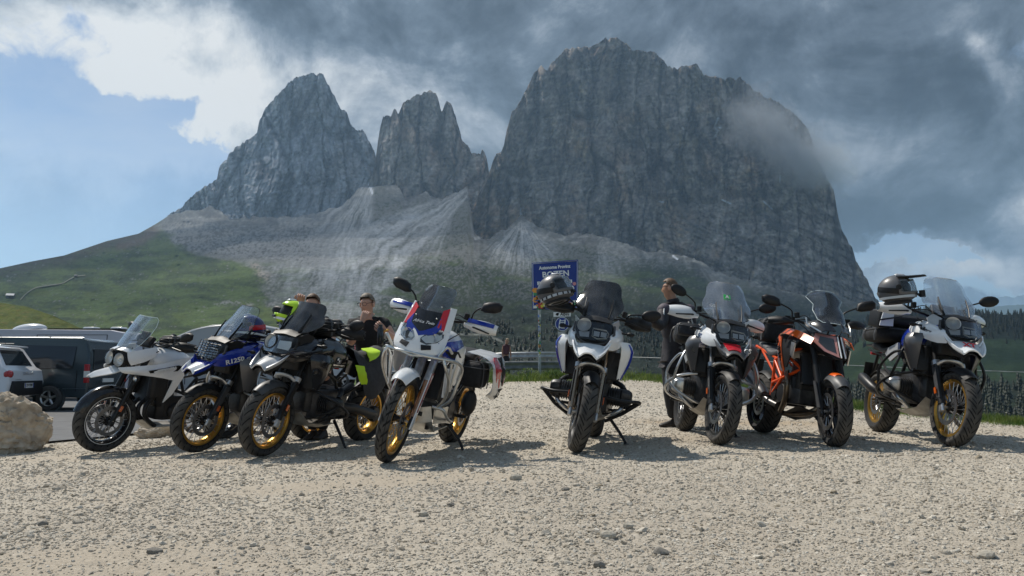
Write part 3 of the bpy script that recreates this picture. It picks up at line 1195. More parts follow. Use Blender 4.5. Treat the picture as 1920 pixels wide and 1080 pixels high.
# ------------------------------------------------------------------ vehicle materials
def thin_glass(name, tint=(.93, .96, .97), refl=1.0, haze=0.):
    """clear plastic sheet: tinted see-through with a sky reflection, a little scuffed"""
    m = bpy.data.materials.new(name)
    m.use_nodes = True
    nt = m.node_tree
    nt.nodes.clear()
    o = nt.nodes.new('ShaderNodeOutputMaterial')
    tp = nt.nodes.new('ShaderNodeBsdfTransparent')
    tp.inputs[0].default_value = (*tint, 1)
    gl = nt.nodes.new('ShaderNodeBsdfGlossy')
    gl.inputs['Roughness'].default_value = .06
    gl.inputs['Color'].default_value = (1, 1, 1, 1)
    df = nt.nodes.new('ShaderNodeBsdfDiffuse')
    df.inputs[0].default_value = (.8, .82, .84, 1)
    lw = nt.nodes.new('ShaderNodeFresnel')
    lw.inputs[0].default_value = 1.45
    mu = nt.nodes.new('ShaderNodeMath')
    mu.operation = 'MULTIPLY'
    mu.inputs[1].default_value = refl
    x1 = nt.nodes.new('ShaderNodeMixShader')
    x2 = nt.nodes.new('ShaderNodeMixShader')
    n = nt.nodes.new('ShaderNodeTexNoise')
    n.inputs['Scale'].default_value = 9
    n.inputs['Detail'].default_value = 6
    tc = nt.nodes.new('ShaderNodeTexCoord')
    mr = nt.nodes.new('ShaderNodeMapRange')
    mr.inputs[1].default_value = .35
    mr.inputs[2].default_value = .75
    mr.inputs[3].default_value = haze * .4
    mr.inputs[4].default_value = haze * 1.6
    L = nt.links.new
    L(tc.outputs['Object'], n.inputs['Vector'])
    L(n.outputs['Fac'], mr.inputs[0])
    L(mr.outputs[0], x1.inputs[0])
    L(tp.outputs[0], x1.inputs[1])
    L(df.outputs[0], x1.inputs[2])
    L(lw.outputs[0], mu.inputs[0])
    L(mu.outputs[0], x2.inputs[0])
    L(x1.outputs[0], x2.inputs[1])
    L(gl.outputs[0], x2.inputs[2])
    L(x2.outputs[0], o.inputs['Surface'])
    MATS[name] = m
    return m


T_RUB = mat('tyre rubber', (.050, .049, .048), .80, var=.35, nscale=22, bump=.2, dirt=(.085, .080, .072), spec=.35)
T_GRV0 = mat('tyre groove rubber', (.010, .010, .010), .9)
BLK = mat('black plastic', (.014, .014, .015), .50, var=.25, nscale=40, spec=.35)
SAT = mat('satin black metal', (.016, .016, .017), .40, .1, var=.2, nscale=30, spec=.4)
GLB = mat('gloss black paint', (.008, .008, .010), .18, coat=.4)
DKG = mat('dark grey plastic', (.062, .064, .068), .45, var=.2, nscale=30)
ENG = mat('engine casting', (.055, .055, .057), .42, .55, var=.4, nscale=25, bump=.2)
SIL = mat('silver casting', (.50, .50, .50), .36, .85, var=.25, nscale=30)
ALU = mat('brushed aluminium', (.60, .60, .58), .32, .9, var=.2, nscale=18)
STE = mat('steel tube', (.62, .63, .64), .32, .95, var=.12, nscale=20)
DSC = mat('brake disc steel', (.26, .26, .27), .34, .9, var=.3, nscale=50)
CHR = mat('chrome', (.80, .80, .80), .10, 1.)
GOLD = mat('gold anodised rim', (.60, .34, .07), .30, .85, var=.15, nscale=30)
BRZ = mat('bronze fork tube', (.36, .27, .19), .26, .9)
COP = mat('copper fork tube', (.42, .21, .12), .26, .9)
WHT = mat('white paint', (.78, .79, .79), .22, coat=.5, var=.05, nscale=10)
LGR = mat('light grey paint', (.44, .45, .46), .28, .25, coat=.4)
MGR = mat('mid grey paint', (.11, .11, .115), .34, .3, coat=.3)
BLU = mat('blue paint', (.008, .030, .30), .18, coat=.6)
DBL = mat('dark blue paint', (.010, .022, .12), .20, coat=.6)
RED = mat('red paint', (.55, .012, .022), .24, coat=.5)
DRD = mat('dark red paint', (.22, .008, .018), .24, coat=.5)
ORG = mat('orange paint', (.80, .12, .010), .26, coat=.5)
ORF = mat('orange frame paint', (.78, .09, .012), .36)
AMB = mat('amber reflector', (.55, .10, .01), .2, coat=.6)
REDL = mat('red lamp', (.38, .008, .010), .15, coat=.8)
SEAT = mat('seat vinyl', (.020, .020, .021), .62, var=.25, nscale=60, bump=.15)
SEATG = mat('grey seat vinyl', (.10, .10, .105), .6, var=.2, nscale=60)
LENS = thin_glass('lamp lens', (.94, .95, .95), .8)
LENSD = thin_glass('smoked lamp lens', (.80, .81, .82), .8)
SCR = thin_glass('clear screen', (.955, .975, .98), .8, .05)
SCRF = thin_glass('clear screen dusty', (.93, .955, .97), .9, .14)
SCRD = thin_glass('dark screen', (.16, .17, .19), 1.3, .05)
SCRM = thin_glass('smoke screen', (.60, .63, .66), 1.1, .06)
LAMPR = mat('lamp reflector', (.72, .71, .68), .30, .5)
PLT = mat('plate white', (.70, .70, .67), .45)
DUST = mat('dusty aluminium', (.40, .385, .355), .5, .55, var=.3, nscale=14, dirt=(.26, .24, .21))


# ------------------------------------------------------------------ wheels (axis along y, centred at the origin)
_wm = {}


def tread_mat(style, w, n):
    """rubber with grooves swept back from the middle of the tread, dust on the lands"""
    key = 'tread %d %.3f %d' % (style, w, n)
    if key in MATS:
        return MATS[key]
    m = mat(key, (.060, .058, .055), .82, spec=.3)
    nt = m.node_tree
    L = nt.links.new

    def mth(op, a, b=None, c=None):
        q = nt.nodes.new('ShaderNodeMath')
        q.operation = op
        for i, x in enumerate((a, b, c)):
            if x is None:
                continue
            if isinstance(x, (int, float)):
                q.inputs[i].default_value = x
            else:
                L(x, q.inputs[i])
        return q.outputs[0]
    tc = nt.nodes.new('ShaderNodeTexCoord')
    sx = nt.nodes.new('ShaderNodeSeparateXYZ')
    L(tc.outputs['Object'], sx.inputs[0])
    x, y, z = sx.outputs
    ph = mth('MULTIPLY', mth('ARCTAN2', z, x), n / 6.28318)
    s_ = mth('DIVIDE', y, w)
    ss = mth('ABSOLUTE', s_)
    side = mth('MULTIPLY', mth('GREATER_THAN', s_, 0.), .5)
    f = mth('FRACT', mth('ADD', mth('ADD', ph, mth('MULTIPLY', ss, -1.05 if style == 0 else -.7)), side))
    g = mth('LESS_THAN', f, .20 if style == 0 else .27)
    g = mth('MULTIPLY', g, mth('LESS_THAN', ss, .93))
    g = mth('MULTIPLY', g, mth('GREATER_THAN', ss, .10 if style == 0 else .05))
    if style == 0:
        f2 = mth('FRACT', mth('ADD', mth('ADD', ph, mth('MULTIPLY', ss, -1.05)), .5))
        g2 = mth('MULTIPLY', mth('LESS_THAN', f2, .13), mth('LESS_THAN', mth('ABSOLUTE', mth('SUBTRACT', ss, .34)), .26))
        g = mth('MAXIMUM', g, g2)
    else:
        g = mth('MAXIMUM', g, mth('LESS_THAN', mth('ABSOLUTE', mth('SUBTRACT', ss, .46)), .045))
    rr = mth('GREATER_THAN', mth('SQRT', mth('ADD', mth('MULTIPLY', x, x), mth('MULTIPLY', z, z))), .262 if w > .05 else .30)
    g = mth('MULTIPLY', g, rr)
    nz = nt.nodes.new('ShaderNodeTexNoise')
    nz.inputs['Scale'].default_value = 14
    nz.inputs['Detail'].default_value = 5
    L(tc.outputs['Object'], nz.inputs['Vector'])
    cr = nt.nodes.new('ShaderNodeValToRGB')
    cr.color_ramp.elements[0].position, cr.color_ramp.elements[1].position = .35, .7
    cr.color_ramp.elements[0].color = (.036, .035, .034, 1)
    cr.color_ramp.elements[1].color = (.088, .083, .075, 1)
    L(nz.outputs['Fac'], cr.inputs[0])
    # side walls are cleaner and darker than the tread
    wall = nt.nodes.new('ShaderNodeMix')
    wall.data_type = 'RGBA'
    L(rr, wall.inputs[0])
    wall.inputs[6].default_value = (.026, .026, .026, 1)
    L(cr.outputs[0], wall.inputs[7])
    mx = nt.nodes.new('ShaderNodeMix')
    mx.data_type = 'RGBA'
    L(g, mx.inputs[0])
    L(wall.outputs[2], mx.inputs[6])
    mx.inputs[7].default_value = (.008, .008, .008, 1)
    p_ = nt.nodes['Principled BSDF']
    L(mx.outputs[2], p_.inputs['Base Color'])
    b = nt.nodes.new('ShaderNodeBump')
    b.inputs['Strength'].default_value = .8
    b.inputs['Distance'].default_value = .006
    b.invert = True
    L(g, b.inputs['Height'])
    L(b.outputs[0], p_.inputs['Normal'])
    return m


def tyre_mesh(Rr, w, rim, n_pitch=24, style=0):
    key = ('t', Rr, w, rim, style)
    if key in _wm:
        return _wm[key]
    seg = 96
    NT = 15
    sp_ = np.linspace(-1, 1, NT)
    prof = [(rim - .006, -.62 * w), (rim + .012, -.80 * w), (rim + .035, -.97 * w)]
    tread = [(Rr - .62 * w * abs(s) ** 2.1, w * math.sin(s * 1.32) / math.sin(1.32)) for s in sp_]
    prof = prof + tread + [(r_, -y) for r_, y in prof[::-1]]
    nt_, nb = len(prof), 3
    a = np.arange(seg) / seg * 2 * math.pi
    rr = np.array([p[0] for p in prof])[None, :] * np.ones((seg, 1))
    yy = np.array([p[1] for p in prof])[None, :] * np.ones((seg, 1))

    V = np.stack([rr * np.cos(a)[:, None], yy, rr * np.sin(a)[:, None]], -1)
    F = []
    for k in range(seg):
        k2 = (k + 1) % seg
        for i in range(nt_ - 1):
            F.append((k * nt_ + i, k * nt_ + i + 1, k2 * nt_ + i + 1, k2 * nt_ + i))
    me = np_mesh('tyre', V.reshape(-1, 3), F)
    me.set_sharp_from_angle(angle=R(38))
    me.materials.append(tread_mat(style, w, n_pitch))
    _wm[key] = me
    return me


def wheel(parent, pos, Rr, w, rim, kind, rim_m, st=None, hub_m=SAT, discs=(1, -1), disc_r=.152, style=0, spoke_m=STE, stripe=None, tread_n=24):
    """part wheel (the rim) > tyre, spokes, hub, brake_disc"""
    rw = .72 * w
    b = MB().lathe([(rim + .004, -rw), (rim + .007, -rw * .9), (rim - .008, -rw * .7), (rim - .022, -rw * .45), (rim - .026, 0), (rim - .022, rw * .45), (rim - .008, rw * .7), (rim + .007, rw * .9), (rim + .004, rw),
                    (rim - .016, rw), (rim - .030, rw * .5), (rim - .034, 0), (rim - .030, -rw * .5), (rim - .016, -rw)], seg=56, closed_prof=True)
    o = b.build('wheel', rim_m, parent)
    o.matrix_local = (st or Matrix()) @ Matrix.Translation(pos)
    link(bpy.data.objects.new('tyre', tyre_mesh(Rr, w, rim, tread_n, style)), o)
    hb = MB().lathe([(.0, -.062), (.032, -.062), (.036, -.05), (.052, -.045), (.052, -.03), (.026, -.02), (.026, .02), (.052, .03), (.052, .045), (.036, .05), (.032, .062), (0, .062)], seg=20)
    hb.build('hub', hub_m, o)
    if kind == 'spoke':
        s = MB()
        n = 20
        for k in range(n):
            a = 2 * math.pi * k / n
            for sgn, da in ((1, .26), (-1, -.26)):
                yy = .040 * sgn
                p = (.046 * math.cos(a + da), yy, .046 * math.sin(a + da))
                q = ((rim - .020) * math.cos(a), rw * .70 * sgn, (rim - .020) * math.sin(a))
                s.tube([p, q], .0026, 5)
        s.build('spokes', spoke_m, o)
    else:
        s = MB()
        for k in range(5):
            a = 2 * math.pi * k / 5
            for da in (-.20, .20):
                p = Vector((.040 * math.cos(a), 0, .040 * math.sin(a)))
                m_ = Vector((.6 * rim * math.cos(a + da * .45), 0, .6 * rim * math.sin(a + da * .45)))
                q = Vector(((rim - .022) * math.cos(a + da), 0, (rim - .022) * math.sin(a + da)))
                s.tube([p, m_, q], [.020, .013, .015], 8, flat=1.2)
        s.build('spokes', rim_m, o)
    if stripe:
        MB().lathe([(rim - .003, rw + .002), (rim + .004, rw + .002), (rim + .004, rw + .0035), (rim - .003, rw + .0035)], seg=56, closed_prof=True).mirror().build('rim_stripe', stripe, o)
    for sg in discs:
        d = MB()
        y0 = sg * .066
        d.lathe([(disc_r - .036, y0 - .0025), (disc_r, y0 - .0025), (disc_r, y0 + .0025), (disc_r - .036, y0 + .0025)], seg=48, closed_prof=True)
        for k in range(10):
            a = 2 * math.pi * k / 10
            d.tube([(.050 * math.cos(a), sg * .058, .050 * math.sin(a)), ((disc_r - .03) * math.cos(a + .25), y0, (disc_r - .03) * math.sin(a + .25))], .006, 5)
        d.build('brake_disc', DSC, o)
    return o


class Bike:
    """one motorcycle: x forward, y to its left, z up, origin on the ground between the wheels"""

    def __init__(s, name, fp, rp, lean, steer, label, group, wb=1.52, rake=25.7, head=(.40, 0, 1.02), scale=1., dz=0.):
        s.wb = wb
        d = fp - rp
        mid = fp - d.normalized() * (wb * scale / 2)
        s.root = empty(name, (mid.x, mid.y, (fp.z + rp.z) / 2 + dz), (-R(lean), 0, math.atan2(d.y, d.x)), label, 'motorcycle', group)
        s.root.scale = (scale,) * 3
        ax = Vector((-math.sin(R(rake)), 0, math.cos(R(rake))))
        h = Vector(head)
        s.ax = ax
        s.st = Matrix.Translation(h) @ Matrix.Rotation(R(steer), 4, ax) @ Matrix.Translation(-h)
        s.lean = lean

    def p(s, mb, name, m, parent=None, front=False, bevel=0., smooth=48, sub=0):
        o = mb.build(name, m, parent or s.root, smooth, bevel, sub)
        if front and parent is None:
            o.matrix_local = s.st
        return o

    def both(s, fn, name, m, front=False, parent=None, bevel=0., smooth=48, sub=0):
        """a left and a right part, each an object of its own; fn(MB) draws the left one"""
        b = fn(MB())
        l_ = s.p(b, name, m, parent, front, bevel, smooth, sub)
        c = MB()
        c.v = [Vector((q.x, -q.y, q.z)) for q in b.v]
        c.f = [list(reversed(f)) for f in b.f]
        r_ = s.p(c, name, m, parent, front, bevel, smooth, sub)
        return l_, r_

    def text(s, parent, txt, size, m, loc, xdir, ydir, width=None, bold=.0, extrude=.002, shear=0.):
        x = Vector(xdir).normalized()
        z = x.cross(Vector(ydir)).normalized()
        y = z.cross(x)
        o = text_obj('lettering', txt, size, m, parent, (0, 0, 0), (0, 0, 0), extrude=extrude, width=width, bold=bold, shear=shear)
        M = Matrix((x, y, z)).transposed().to_4x4()
        M.translation = Vector(loc)
        o.matrix_local = M
        return o


def arc_shell(c, r_, a0, a1, hw, n=10, drop=.03, m=7, lift=0.):
    """mudguard sheet over a wheel: angles in degrees from forward, up positive"""
    rows = []
    for i in range(n):
        a = R(a0 + (a1 - a0) * i / (n - 1))
        t = abs(i / (n - 1) - .5) * 2
        h = hw * (1 - .25 * t ** 3)
        row = []
        for j in range(m):
            q = -1 + 2 * j / (m - 1)
            rr = r_ - drop * abs(q) ** 2.5 + lift * (i / (n - 1))
            row.append((c[0] + rr * math.cos(a), h * q, c[2] + rr * math.sin(a)))
        rows.append(row)
    return rows


def rear_common(B, wr, wRr, ww, rim, kind, rim_m, swing_side=1, arm_m=SAT, plate=None, discs=(-1,), style=0, seat_m=SEAT, spoke_m=STE):
    x = -B.wb / 2
    wheel(B.root, (x, 0, wRr), wRr, ww, rim, kind, rim_m, discs=discs, disc_r=.135, style=style, spoke_m=spoke_m, tread_n=22)
    sgn = swing_side
    b = MB().tube([(-.12, .115 * sgn, .42), (-.35, .135 * sgn, .40), (x + .05, .125 * sgn, wRr), (x - .03, .12 * sgn, wRr)], [.055, .05, .055, .045], 10, flat=.65)
    if kind == 'both':
        pass
    B.p(b, 'swingarm', arm_m, bevel=.004)
    b = MB().lathe([(0, -.045), (.07, -.045), (.085, -.02), (.085, .02), (.07, .045), (0, .045)], (x, .10 * sgn, wRr), seg=20)
    B.p(b, 'final_drive' if swing_side > 0 else 'axle_carrier', arm_m)
    B.p(MB().shell(arc_shell((x, 0, wRr), wRr + .035, 52, 150, .085, 8, .035)), 'hugger', BLK)


def side_stand(B, foot=(.02, .36)):
    z = foot[1] * math.tan(R(B.lean))
    b = MB().tube([(-.02, .15, .30), (foot[0] - .01, foot[1] - .07, z + .10), (foot[0], foot[1], z + .012)], [.016, .014, .012], 8)
    b.lathe([(0, 0), (.034, .0), (.036, .008), (.02, .014), (0, .014)], (foot[0], foot[1] + .01, z - .001), (0, -math.sin(R(B.lean)) * 0, 1), 12, sx=1)
    B.p(b, 'side_stand', SAT)


def fork(B, axle, y, zmid, ztop, lower_m, upper_m, r_low=.027, r_up=.022, foot_m=SIL, off=0.0):
    """two fork legs: stanchion, slider, axle foot"""
    ax = B.ax
    A = Vector(axle)
    t = lambda z: (z - A.z) / ax.z

    def pt(z, yy):
        q = A + ax * t(z)
        return Vector((q.x + off, yy, z))
    for sg in (1, -1):
        yy = y * sg
        o = B.p(MB().tube([pt(zmid - .05, yy), pt(ztop, yy)], r_up, 12), 'fork_tube', upper_m, front=True)
        B.p(MB().tube([pt(A.z + .02, yy), pt(A.z + .10, yy), pt(zmid - .02, yy), pt(zmid, yy)], [r_low * 1.05, r_low, r_low, r_low * 1.15], 12), 'fork_slider', lower_m, front=True)
        B.p(MB().box(pt(A.z, yy) + Vector((-.005, .004 * sg, .0)), (.065, .036, .09), (0, -R(20), 0), .8, .012), 'axle_foot', foot_m, front=True, bevel=.006)
        # caliper behind the leg
        B.p(MB().box(pt(A.z + .10, yy) + Vector((-.062, -.012 * sg, .01)), (.05, .062, .13), (0, -R(26), 0), .8, .012), 'brake_caliper', SAT, front=True, bevel=.006)
    for sg in (1, -1):
        q = pt(A.z + .12, y * sg) + Vector((-.075, -.012 * sg, .03))
        B.p(MB().tube(smooth_path([q, pt(.55, y * sg) + Vector((-.05, .0, 0)), pt(.72, y * .8 * sg) + Vector((-.045, 0, 0)), pt(.86, y * .7 * sg) + Vector((-.03, 0, 0)), pt(1.0, .14 * sg) + Vector((.04, 0, 0)), pt(1.05, .22 * sg) + Vector((-.02, 0, .05))], 5), .0048, 6), 'brake_hose', BLK, front=True)
    B.p(MB().tube([A + Vector((0, -y - .02, 0)), A + Vector((0, y + .02, 0))], .012, 8), 'axle', STE, front=True)
    return pt


def handlebar(B, c=(.20, 0, 1.12), rise=.04, half=.44, sweep=.12, m=SAT, guard=None, mirror='round', mirror_h=.17, mir_y=.42, guard_m=BLK, guard_top=None, mirror_x=0.):
    c = Vector(c)
    pts = [c + Vector((0, 0, 0)), c + Vector((.01, half * .25, rise * .6)), c + Vector((-.02, half * .55, rise * 1.1)), c + Vector((-sweep, half, rise))]
    full = [Vector((q.x, -q.y, q.z)) for q in pts[::-1]] + pts[1:]
    bar = B.p(MB().tube(smooth_path(full, 4), .0125, 8), 'handlebar', m, front=True)

    def grip(b):
        a, e = pts[2].lerp(pts[3], .35), pts[3]
        d = (e - a)
        return b.tube([a, a + d * .04, e - d * .03, e, e + d * .12], [.020, .0175, .0175, .019, .015], 10)
    B.both(grip, 'grip', BLK, True)

    def lever(b):
        a = pts[2] + Vector((.03, 0, -.015))
        return b.tube([a, a + Vector((.045, .06, -.01)), a + Vector((.02, .20, -.03))], [.012, .008, .006], 6).box(pts[2] + Vector((.01, .02, .005)), (.06, .06, .045), ch=.01)
    B.both(lever, 'lever', SAT, True)
    B.both(lambda b: b.tube(smooth_path([pts[2] + Vector((.05, .0, .0)), pts[1] + Vector((.12, .0, .02)), pts[1] + Vector((.12, -.05, -.10)), pts[0] + Vector((.08, .02, -.20))], 5), .005, 6).tube(smooth_path([pts[2] + Vector((.03, -.02, .02)), pts[1] + Vector((.09, .03, .06)), pts[0] + Vector((.14, .04, -.06))], 5), .004, 6), 'control_cable', BLK, True)
    B.both(lambda b: b.box(pts[2] + Vector((.005, .055, .01)), (.05, .05, .055), ch=.01), 'switch_cluster', BLK, True)
    B.both(lambda b: b.lathe([(0, 0), (.024, 0), (.024, .05), (.018, .055), (0, .055)], pts[2] + Vector((.03, -.03, .02)), (0, .1, 1), 12), 'fluid_reservoir', BLK, True)
    if guard:
        gw, gh = guard

        def gd(b):
            e = pts[3] + Vector((0, .045, 0))
            rows = []
            for t in (0, .12, .3, .5, .7, .88, 1):
                y = e.y - gw * t
                x = c.x - sweep + .055 + .115 * math.sin(min(1, t * 1.25) * math.pi / 2) - .02 * t
                hh = gh * (.55 + .45 * math.sin(math.pi * min(1, t * .9 + .10))) * (1 if t < .8 else .72)
                zc = e.z - .005 - .012 * t
                rows.append([(x - .028, y, zc + hh * .58), (x, y, zc + hh * .34), (x + .012, y, zc), (x - .002, y, zc - hh * .30), (x - .03, y, zc - hh * .44)])
            b.shell(rows, .006, 1)
            return b
        gl = B.both(gd, 'hand_guard', guard_m, True)
        if guard_top:
            def gs(b):
                e = pts[3] + Vector((0, .045, 0))
                rows = []
                for t in (.1, .3, .5, .7, .9):
                    y = e.y - gw * t
                    x = c.x - sweep + .062 + .115 * math.sin(min(1, t * 1.25) * math.pi / 2) - .02 * t
                    rows.append([(x - .02, y, e.z + gh * .42), (x + .004, y, e.z + gh * .22), (x + .010, y, e.z + gh * .10)])
                return b.shell(rows, .005, 1)
            for par, sg in zip(gl, (1, -1)):
                q = gs(MB())
                if sg < 0:
                    q.v = [Vector((v.x, -v.y, v.z)) for v in q.v]
                    q.f = [f[::-1] for f in q.f]
                B.p(q, 'guard_stripe', guard_top, par)
    if mirror:
        base = pts[2] + Vector((.0, .01, .02))
        top = Vector((base.x + .03 + mirror_x, mir_y - .06, base.z + mirror_h * .72))

        def stem(b):
            return b.tube(smooth_path([base, base + Vector((.015, .012, mirror_h * .42)), top, top + Vector((0, .06, mirror_h * .1))], 4), [.0075] * 13, 7)
        st_ = B.both(stem, 'mirror_stem', SAT, True)
        hc = top + Vector((.0, .09, mirror_h * .16))
        for par, sg in zip(st_, (1, -1)):
            q = MB()
            if mirror == 'round':
                q.ell((hc.x + .012, hc.y, hc.z), (.028, .088, .052), 16, 9, (R(16), 0, -R(6)))
            else:
                pr = [(-.085, -.028), (-.07, .034), (-.02, .052), (.06, .050), (.095, .022), (.09, -.026), (.05, -.046), (-.04, -.046)]
                secs = []
                for xx, k in ((.045, .35), (.036, .78), (.015, .98), (-.004, 1.)):
                    secs.append([Vector((hc.x + xx, hc.y + y_ * k, hc.z + z_ * k + y_ * .18)) for y_, z_ in pr])
                q.loft(secs)
            g = MB().ell((hc.x - .018, hc.y, hc.z), (.004, .078, .043), 16, 5, (R(16), 0, -R(6)))
            if sg < 0:
                for z_ in (q, g):
                    z_.v = [Vector((v.x, -v.y, v.z)) for v in z_.v]
                    z_.f = [f[::-1] for f in z_.f]
            h = B.p(q, 'mirror_head', BLK, par)
            h.location = (0, 0, 0)
            B.p(g, 'mirror_glass', CHR, par)
    return pts


def screen(B, rows, m, th=.004, name='windscreen', sub=1, edge=None):
    """rows: (x, z, half-width, sag) from the bottom up; sag is how far the sides sweep back"""
    g = []
    for x, z, hw, sag in rows:
        g.append([(x - sag * abs(q) ** 1.8, hw * q, z) for q in (-1, -.75, -.4, 0, .4, .75, 1)])
    o = B.p(MB().shell(g, th, sub), name, m)
    if edge:
        ring = [g[0][j] for j in range(7)] + [g[i][6] for i in range(1, len(g))] + [g[-1][j] for j in range(5, -1, -1)] + [g[i][0] for i in range(len(g) - 2, 0, -1)]
        B.p(MB().tube(ring, .0028, 5, closed=True), 'screen_edge', edge, o)
    return o


def seat_unit(B, pts, m=SEAT, name='seat'):
    """pts: (x, z_top, half-width, depth)"""
    secs = []
    for x, z, hw, dp in pts:
        secs.append([Vector((x, y * hw, z + dz * dp)) for y, dz in ((-1, -.75), (-1, -.25), (-.72, -.03), (0, 0), (.72, -.03), (1, -.25), (1, -.75), (.5, -1), (-.5, -1))])
    return B.p(MB().loft(secs), name, m, sub=1, smooth=60)


def tank_body(B, secs, m, name='fuel_tank', sub=1):
    """secs: (x, z_top, z_shoulder, z_bottom, half-width)"""
    L_ = []
    for x, zt, zs, zb, hw in secs:
        L_.append([Vector((x, y * hw, z)) for y, z in ((0, zt), (.5, zt - .012), (.88, zs), (1, (zs + zb) / 2), (.86, zb), (0, zb - .01), (-.86, zb), (-1, (zs + zb) / 2), (-.88, zs), (-.5, zt - .012))])
    return B.p(MB().loft(L_), name, m, sub=sub, smooth=60)


def lamp(B, c, r_, face=(1, 0, -.05), ring_m=SAT, parent=None, name='fog_lamp', lens=LENS, front=False, depth=.035):
    f = Vector(face).normalized()
    o = B.p(MB().lathe([(0, -depth), (r_ * .7, -depth), (r_, -.01), (r_, .006), (r_ * .86, .006), (r_ * .84, -.002)], c, f, 18), name, ring_m, parent, front)
    B.p(MB().lathe([(r_ * .84, .002), (r_ * .6, -.010), (r_ * .25, -.018), (0, -.019)], c, f, 16), 'reflector', CHR, o)
    B.p(MB().lathe([(r_ * .86, .004), (r_ * .5, .008), (0, .010)], c, f, 16), 'lens', lens, o)
    return o
# ------------------------------------------------------------------ boxer-engined adventure bike
def boxer_bike(name, fp, rp, lean, steer, label, group, beak_m, side_m, tank_m, shroud_m, screen_m, rim_m, wheel_kind, fork_m, guard_m, crash=None, crash_m=SAT, spoke_m=STE, cyl_m=ENG, scr_h=.33,
               insert_m=None, guard=(.25, .105), mirror=True, fogs=True, stripe=None, lamp_grille=False, old=False, scr_edge=None, dz=0., scale=1., fork_low=SAT, foot_m=SIL, skid_m=DUST, seat_m=SEAT, tread=0, fender_m=BLK, mirror_h=.19, scr_w=1., sil_m=SAT):
    B = Bike(name, fp, rp, lean, steer, label, group, wb=1.52, scale=scale, dz=dz)
    fx, fr = .76, .325
    # --- wheels, fork, mudguard
    wheel(B.root, (fx, 0, fr), fr, .062, .245, wheel_kind, rim_m, B.st, style=tread, spoke_m=spoke_m, stripe=stripe)
    rear_common(B, None, .318, .085, .222, wheel_kind, rim_m, 1, SAT, style=tread, spoke_m=spoke_m)
    pt = fork(B, (fx, 0, fr), .105, .70, 1.02, fork_low, fork_m, .030, .0215, foot_m)
    B.p(MB().shell(arc_shell((fx, 0, fr), fr + .030, 50, 122, .074, 9, .045), .004, 1), 'front_mudguard', fender_m, front=True)
    # bridge that carries the mudguard between the two legs
    cz = .70
    a, b_ = pt(cz, .105), pt(cz, -.105)
    br = MB().tube(smooth_path([a + Vector((.01, 0, -.03)), a + Vector((.035, -.01, .0)), (a.x + .055, .06, cz + .025), (a.x + .06, 0, cz + .032), (a.x + .055, -.06, cz + .025), b_ + Vector((.035, .01, 0)), b_ + Vector((.01, 0, -.03))], 4), .017, 8, flat=1.3)
    for q in (a, b_):
        br.lathe([(.028, -.022), (.037, -.022), (.038, .02), (.028, .02)], q, B.ax, 14, True)
    B.p(br, 'fork_bridge', SIL if not old else LGR, front=True)
    B.both(lambda b: b.plate([pt(.66, .128) + Vector((.03, .006, 0)), pt(.40, .128) + Vector((.035, .004, 0)), pt(.40, .128) + Vector((-.02, .004, 0)), pt(.66, .128) + Vector((-.025, .006, 0))], .006), 'fork_guard', DKG if not old else BLK, True)
    B.both(lambda b: b.box(pt(.455, .148) + Vector((.0, 0, 0)), (.026, .008, .055), (0, -R(25), 0)), 'side_reflector', AMB, True)
    # shock absorber of the front suspension
    sh = MB().tube([(.50, 0, .60), (.44, 0, .92)], .022, 10)
    for k in range(7):
        t = k / 7
        sh.lathe([(.030, -.007), (.040, 0), (.030, .007)], (.495 - .055 * t, 0, .63 + .27 * t), (-.18, 0, 1), 14)
    B.p(sh, 'front_shock', SAT)
    B.p(MB().tube([(.52, .10, .60), (.55, 0, .60), (.52, -.10, .60)], .02, 8).tube([(.52, .09, .60), (.15, .11, .62)], .017, 8).tube([(.52, -.09, .60), (.15, -.11, .62)], .017, 8), 'suspension_arm', SAT)
    # --- engine
    B.p(MB().box((.10, 0, .47), (.50, .32, .28), ch=.06).box((.30, 0, .50), (.16, .24, .22), ch=.04).box((-.12, 0, .42), (.26, .26, .24), ch=.04), 'engine_block', ENG, bevel=.012)

    def cyl(b):
        b.lathe([(0, .14), (.075, .14), (.078, .27), (.07, .275)], (.22, 0, .475), seg=16)
        for k in range(5):
            b.lathe([(.075, 0), (.088, .004), (.088, .010), (.075, .013)], (.22, .16 + .022 * k, .475), seg=16)
        return b
    cs = B.both(cyl, 'cylinder', ENG)
    for par, sg in zip(cs, (1, -1)):
        q = MB()
        pr = [(-.075, -.055), (.06, -.07), (.085, -.03), (.085, .05), (.05, .078), (-.06, .07), (-.085, .03)]
        q.loft([[Vector((.22 + x * k, sg * y, .475 + z * k)) for x, z in pr] for y, k in ((.265, .9), (.275, 1.05), (.335, 1.0), (.362, .80), (.368, .5))])
        B.p(q, 'cylinder_head', cyl_m, par, bevel=.006)
        B.p(MB().tube(smooth_path([(.24, sg * .29, .40), (.29, sg * .27, .36), (.25, sg * .17, .30), (.05, sg * .12, .29)], 4), .021, 8), 'exhaust_pipe', STE if not old else SAT, par)
        B.p(MB().tube(smooth_path([(.16, sg * .29, .54), (.08, sg * .25, .58), (-.03, sg * .17, .60)], 4), .026, 8), 'intake_pipe', BLK, par)
    B.p(MB().shell([[(.46, -.11, .40), (.46, -.05, .37), (.46, .05, .37), (.46, .11, .40)], [(.36, -.14, .30), (.38, -.06, .265), (.38, .06, .265), (.36, .14, .30)], [(.10, -.14, .26), (.10, -.06, .225), (.10, .06, .225), (.10, .14, .26)],
                    [(-.16, -.10, .27), (-.16, -.05, .24), (-.16, .05, .24), (-.16, .10, .27)]], .006), 'skid_plate', skid_m)
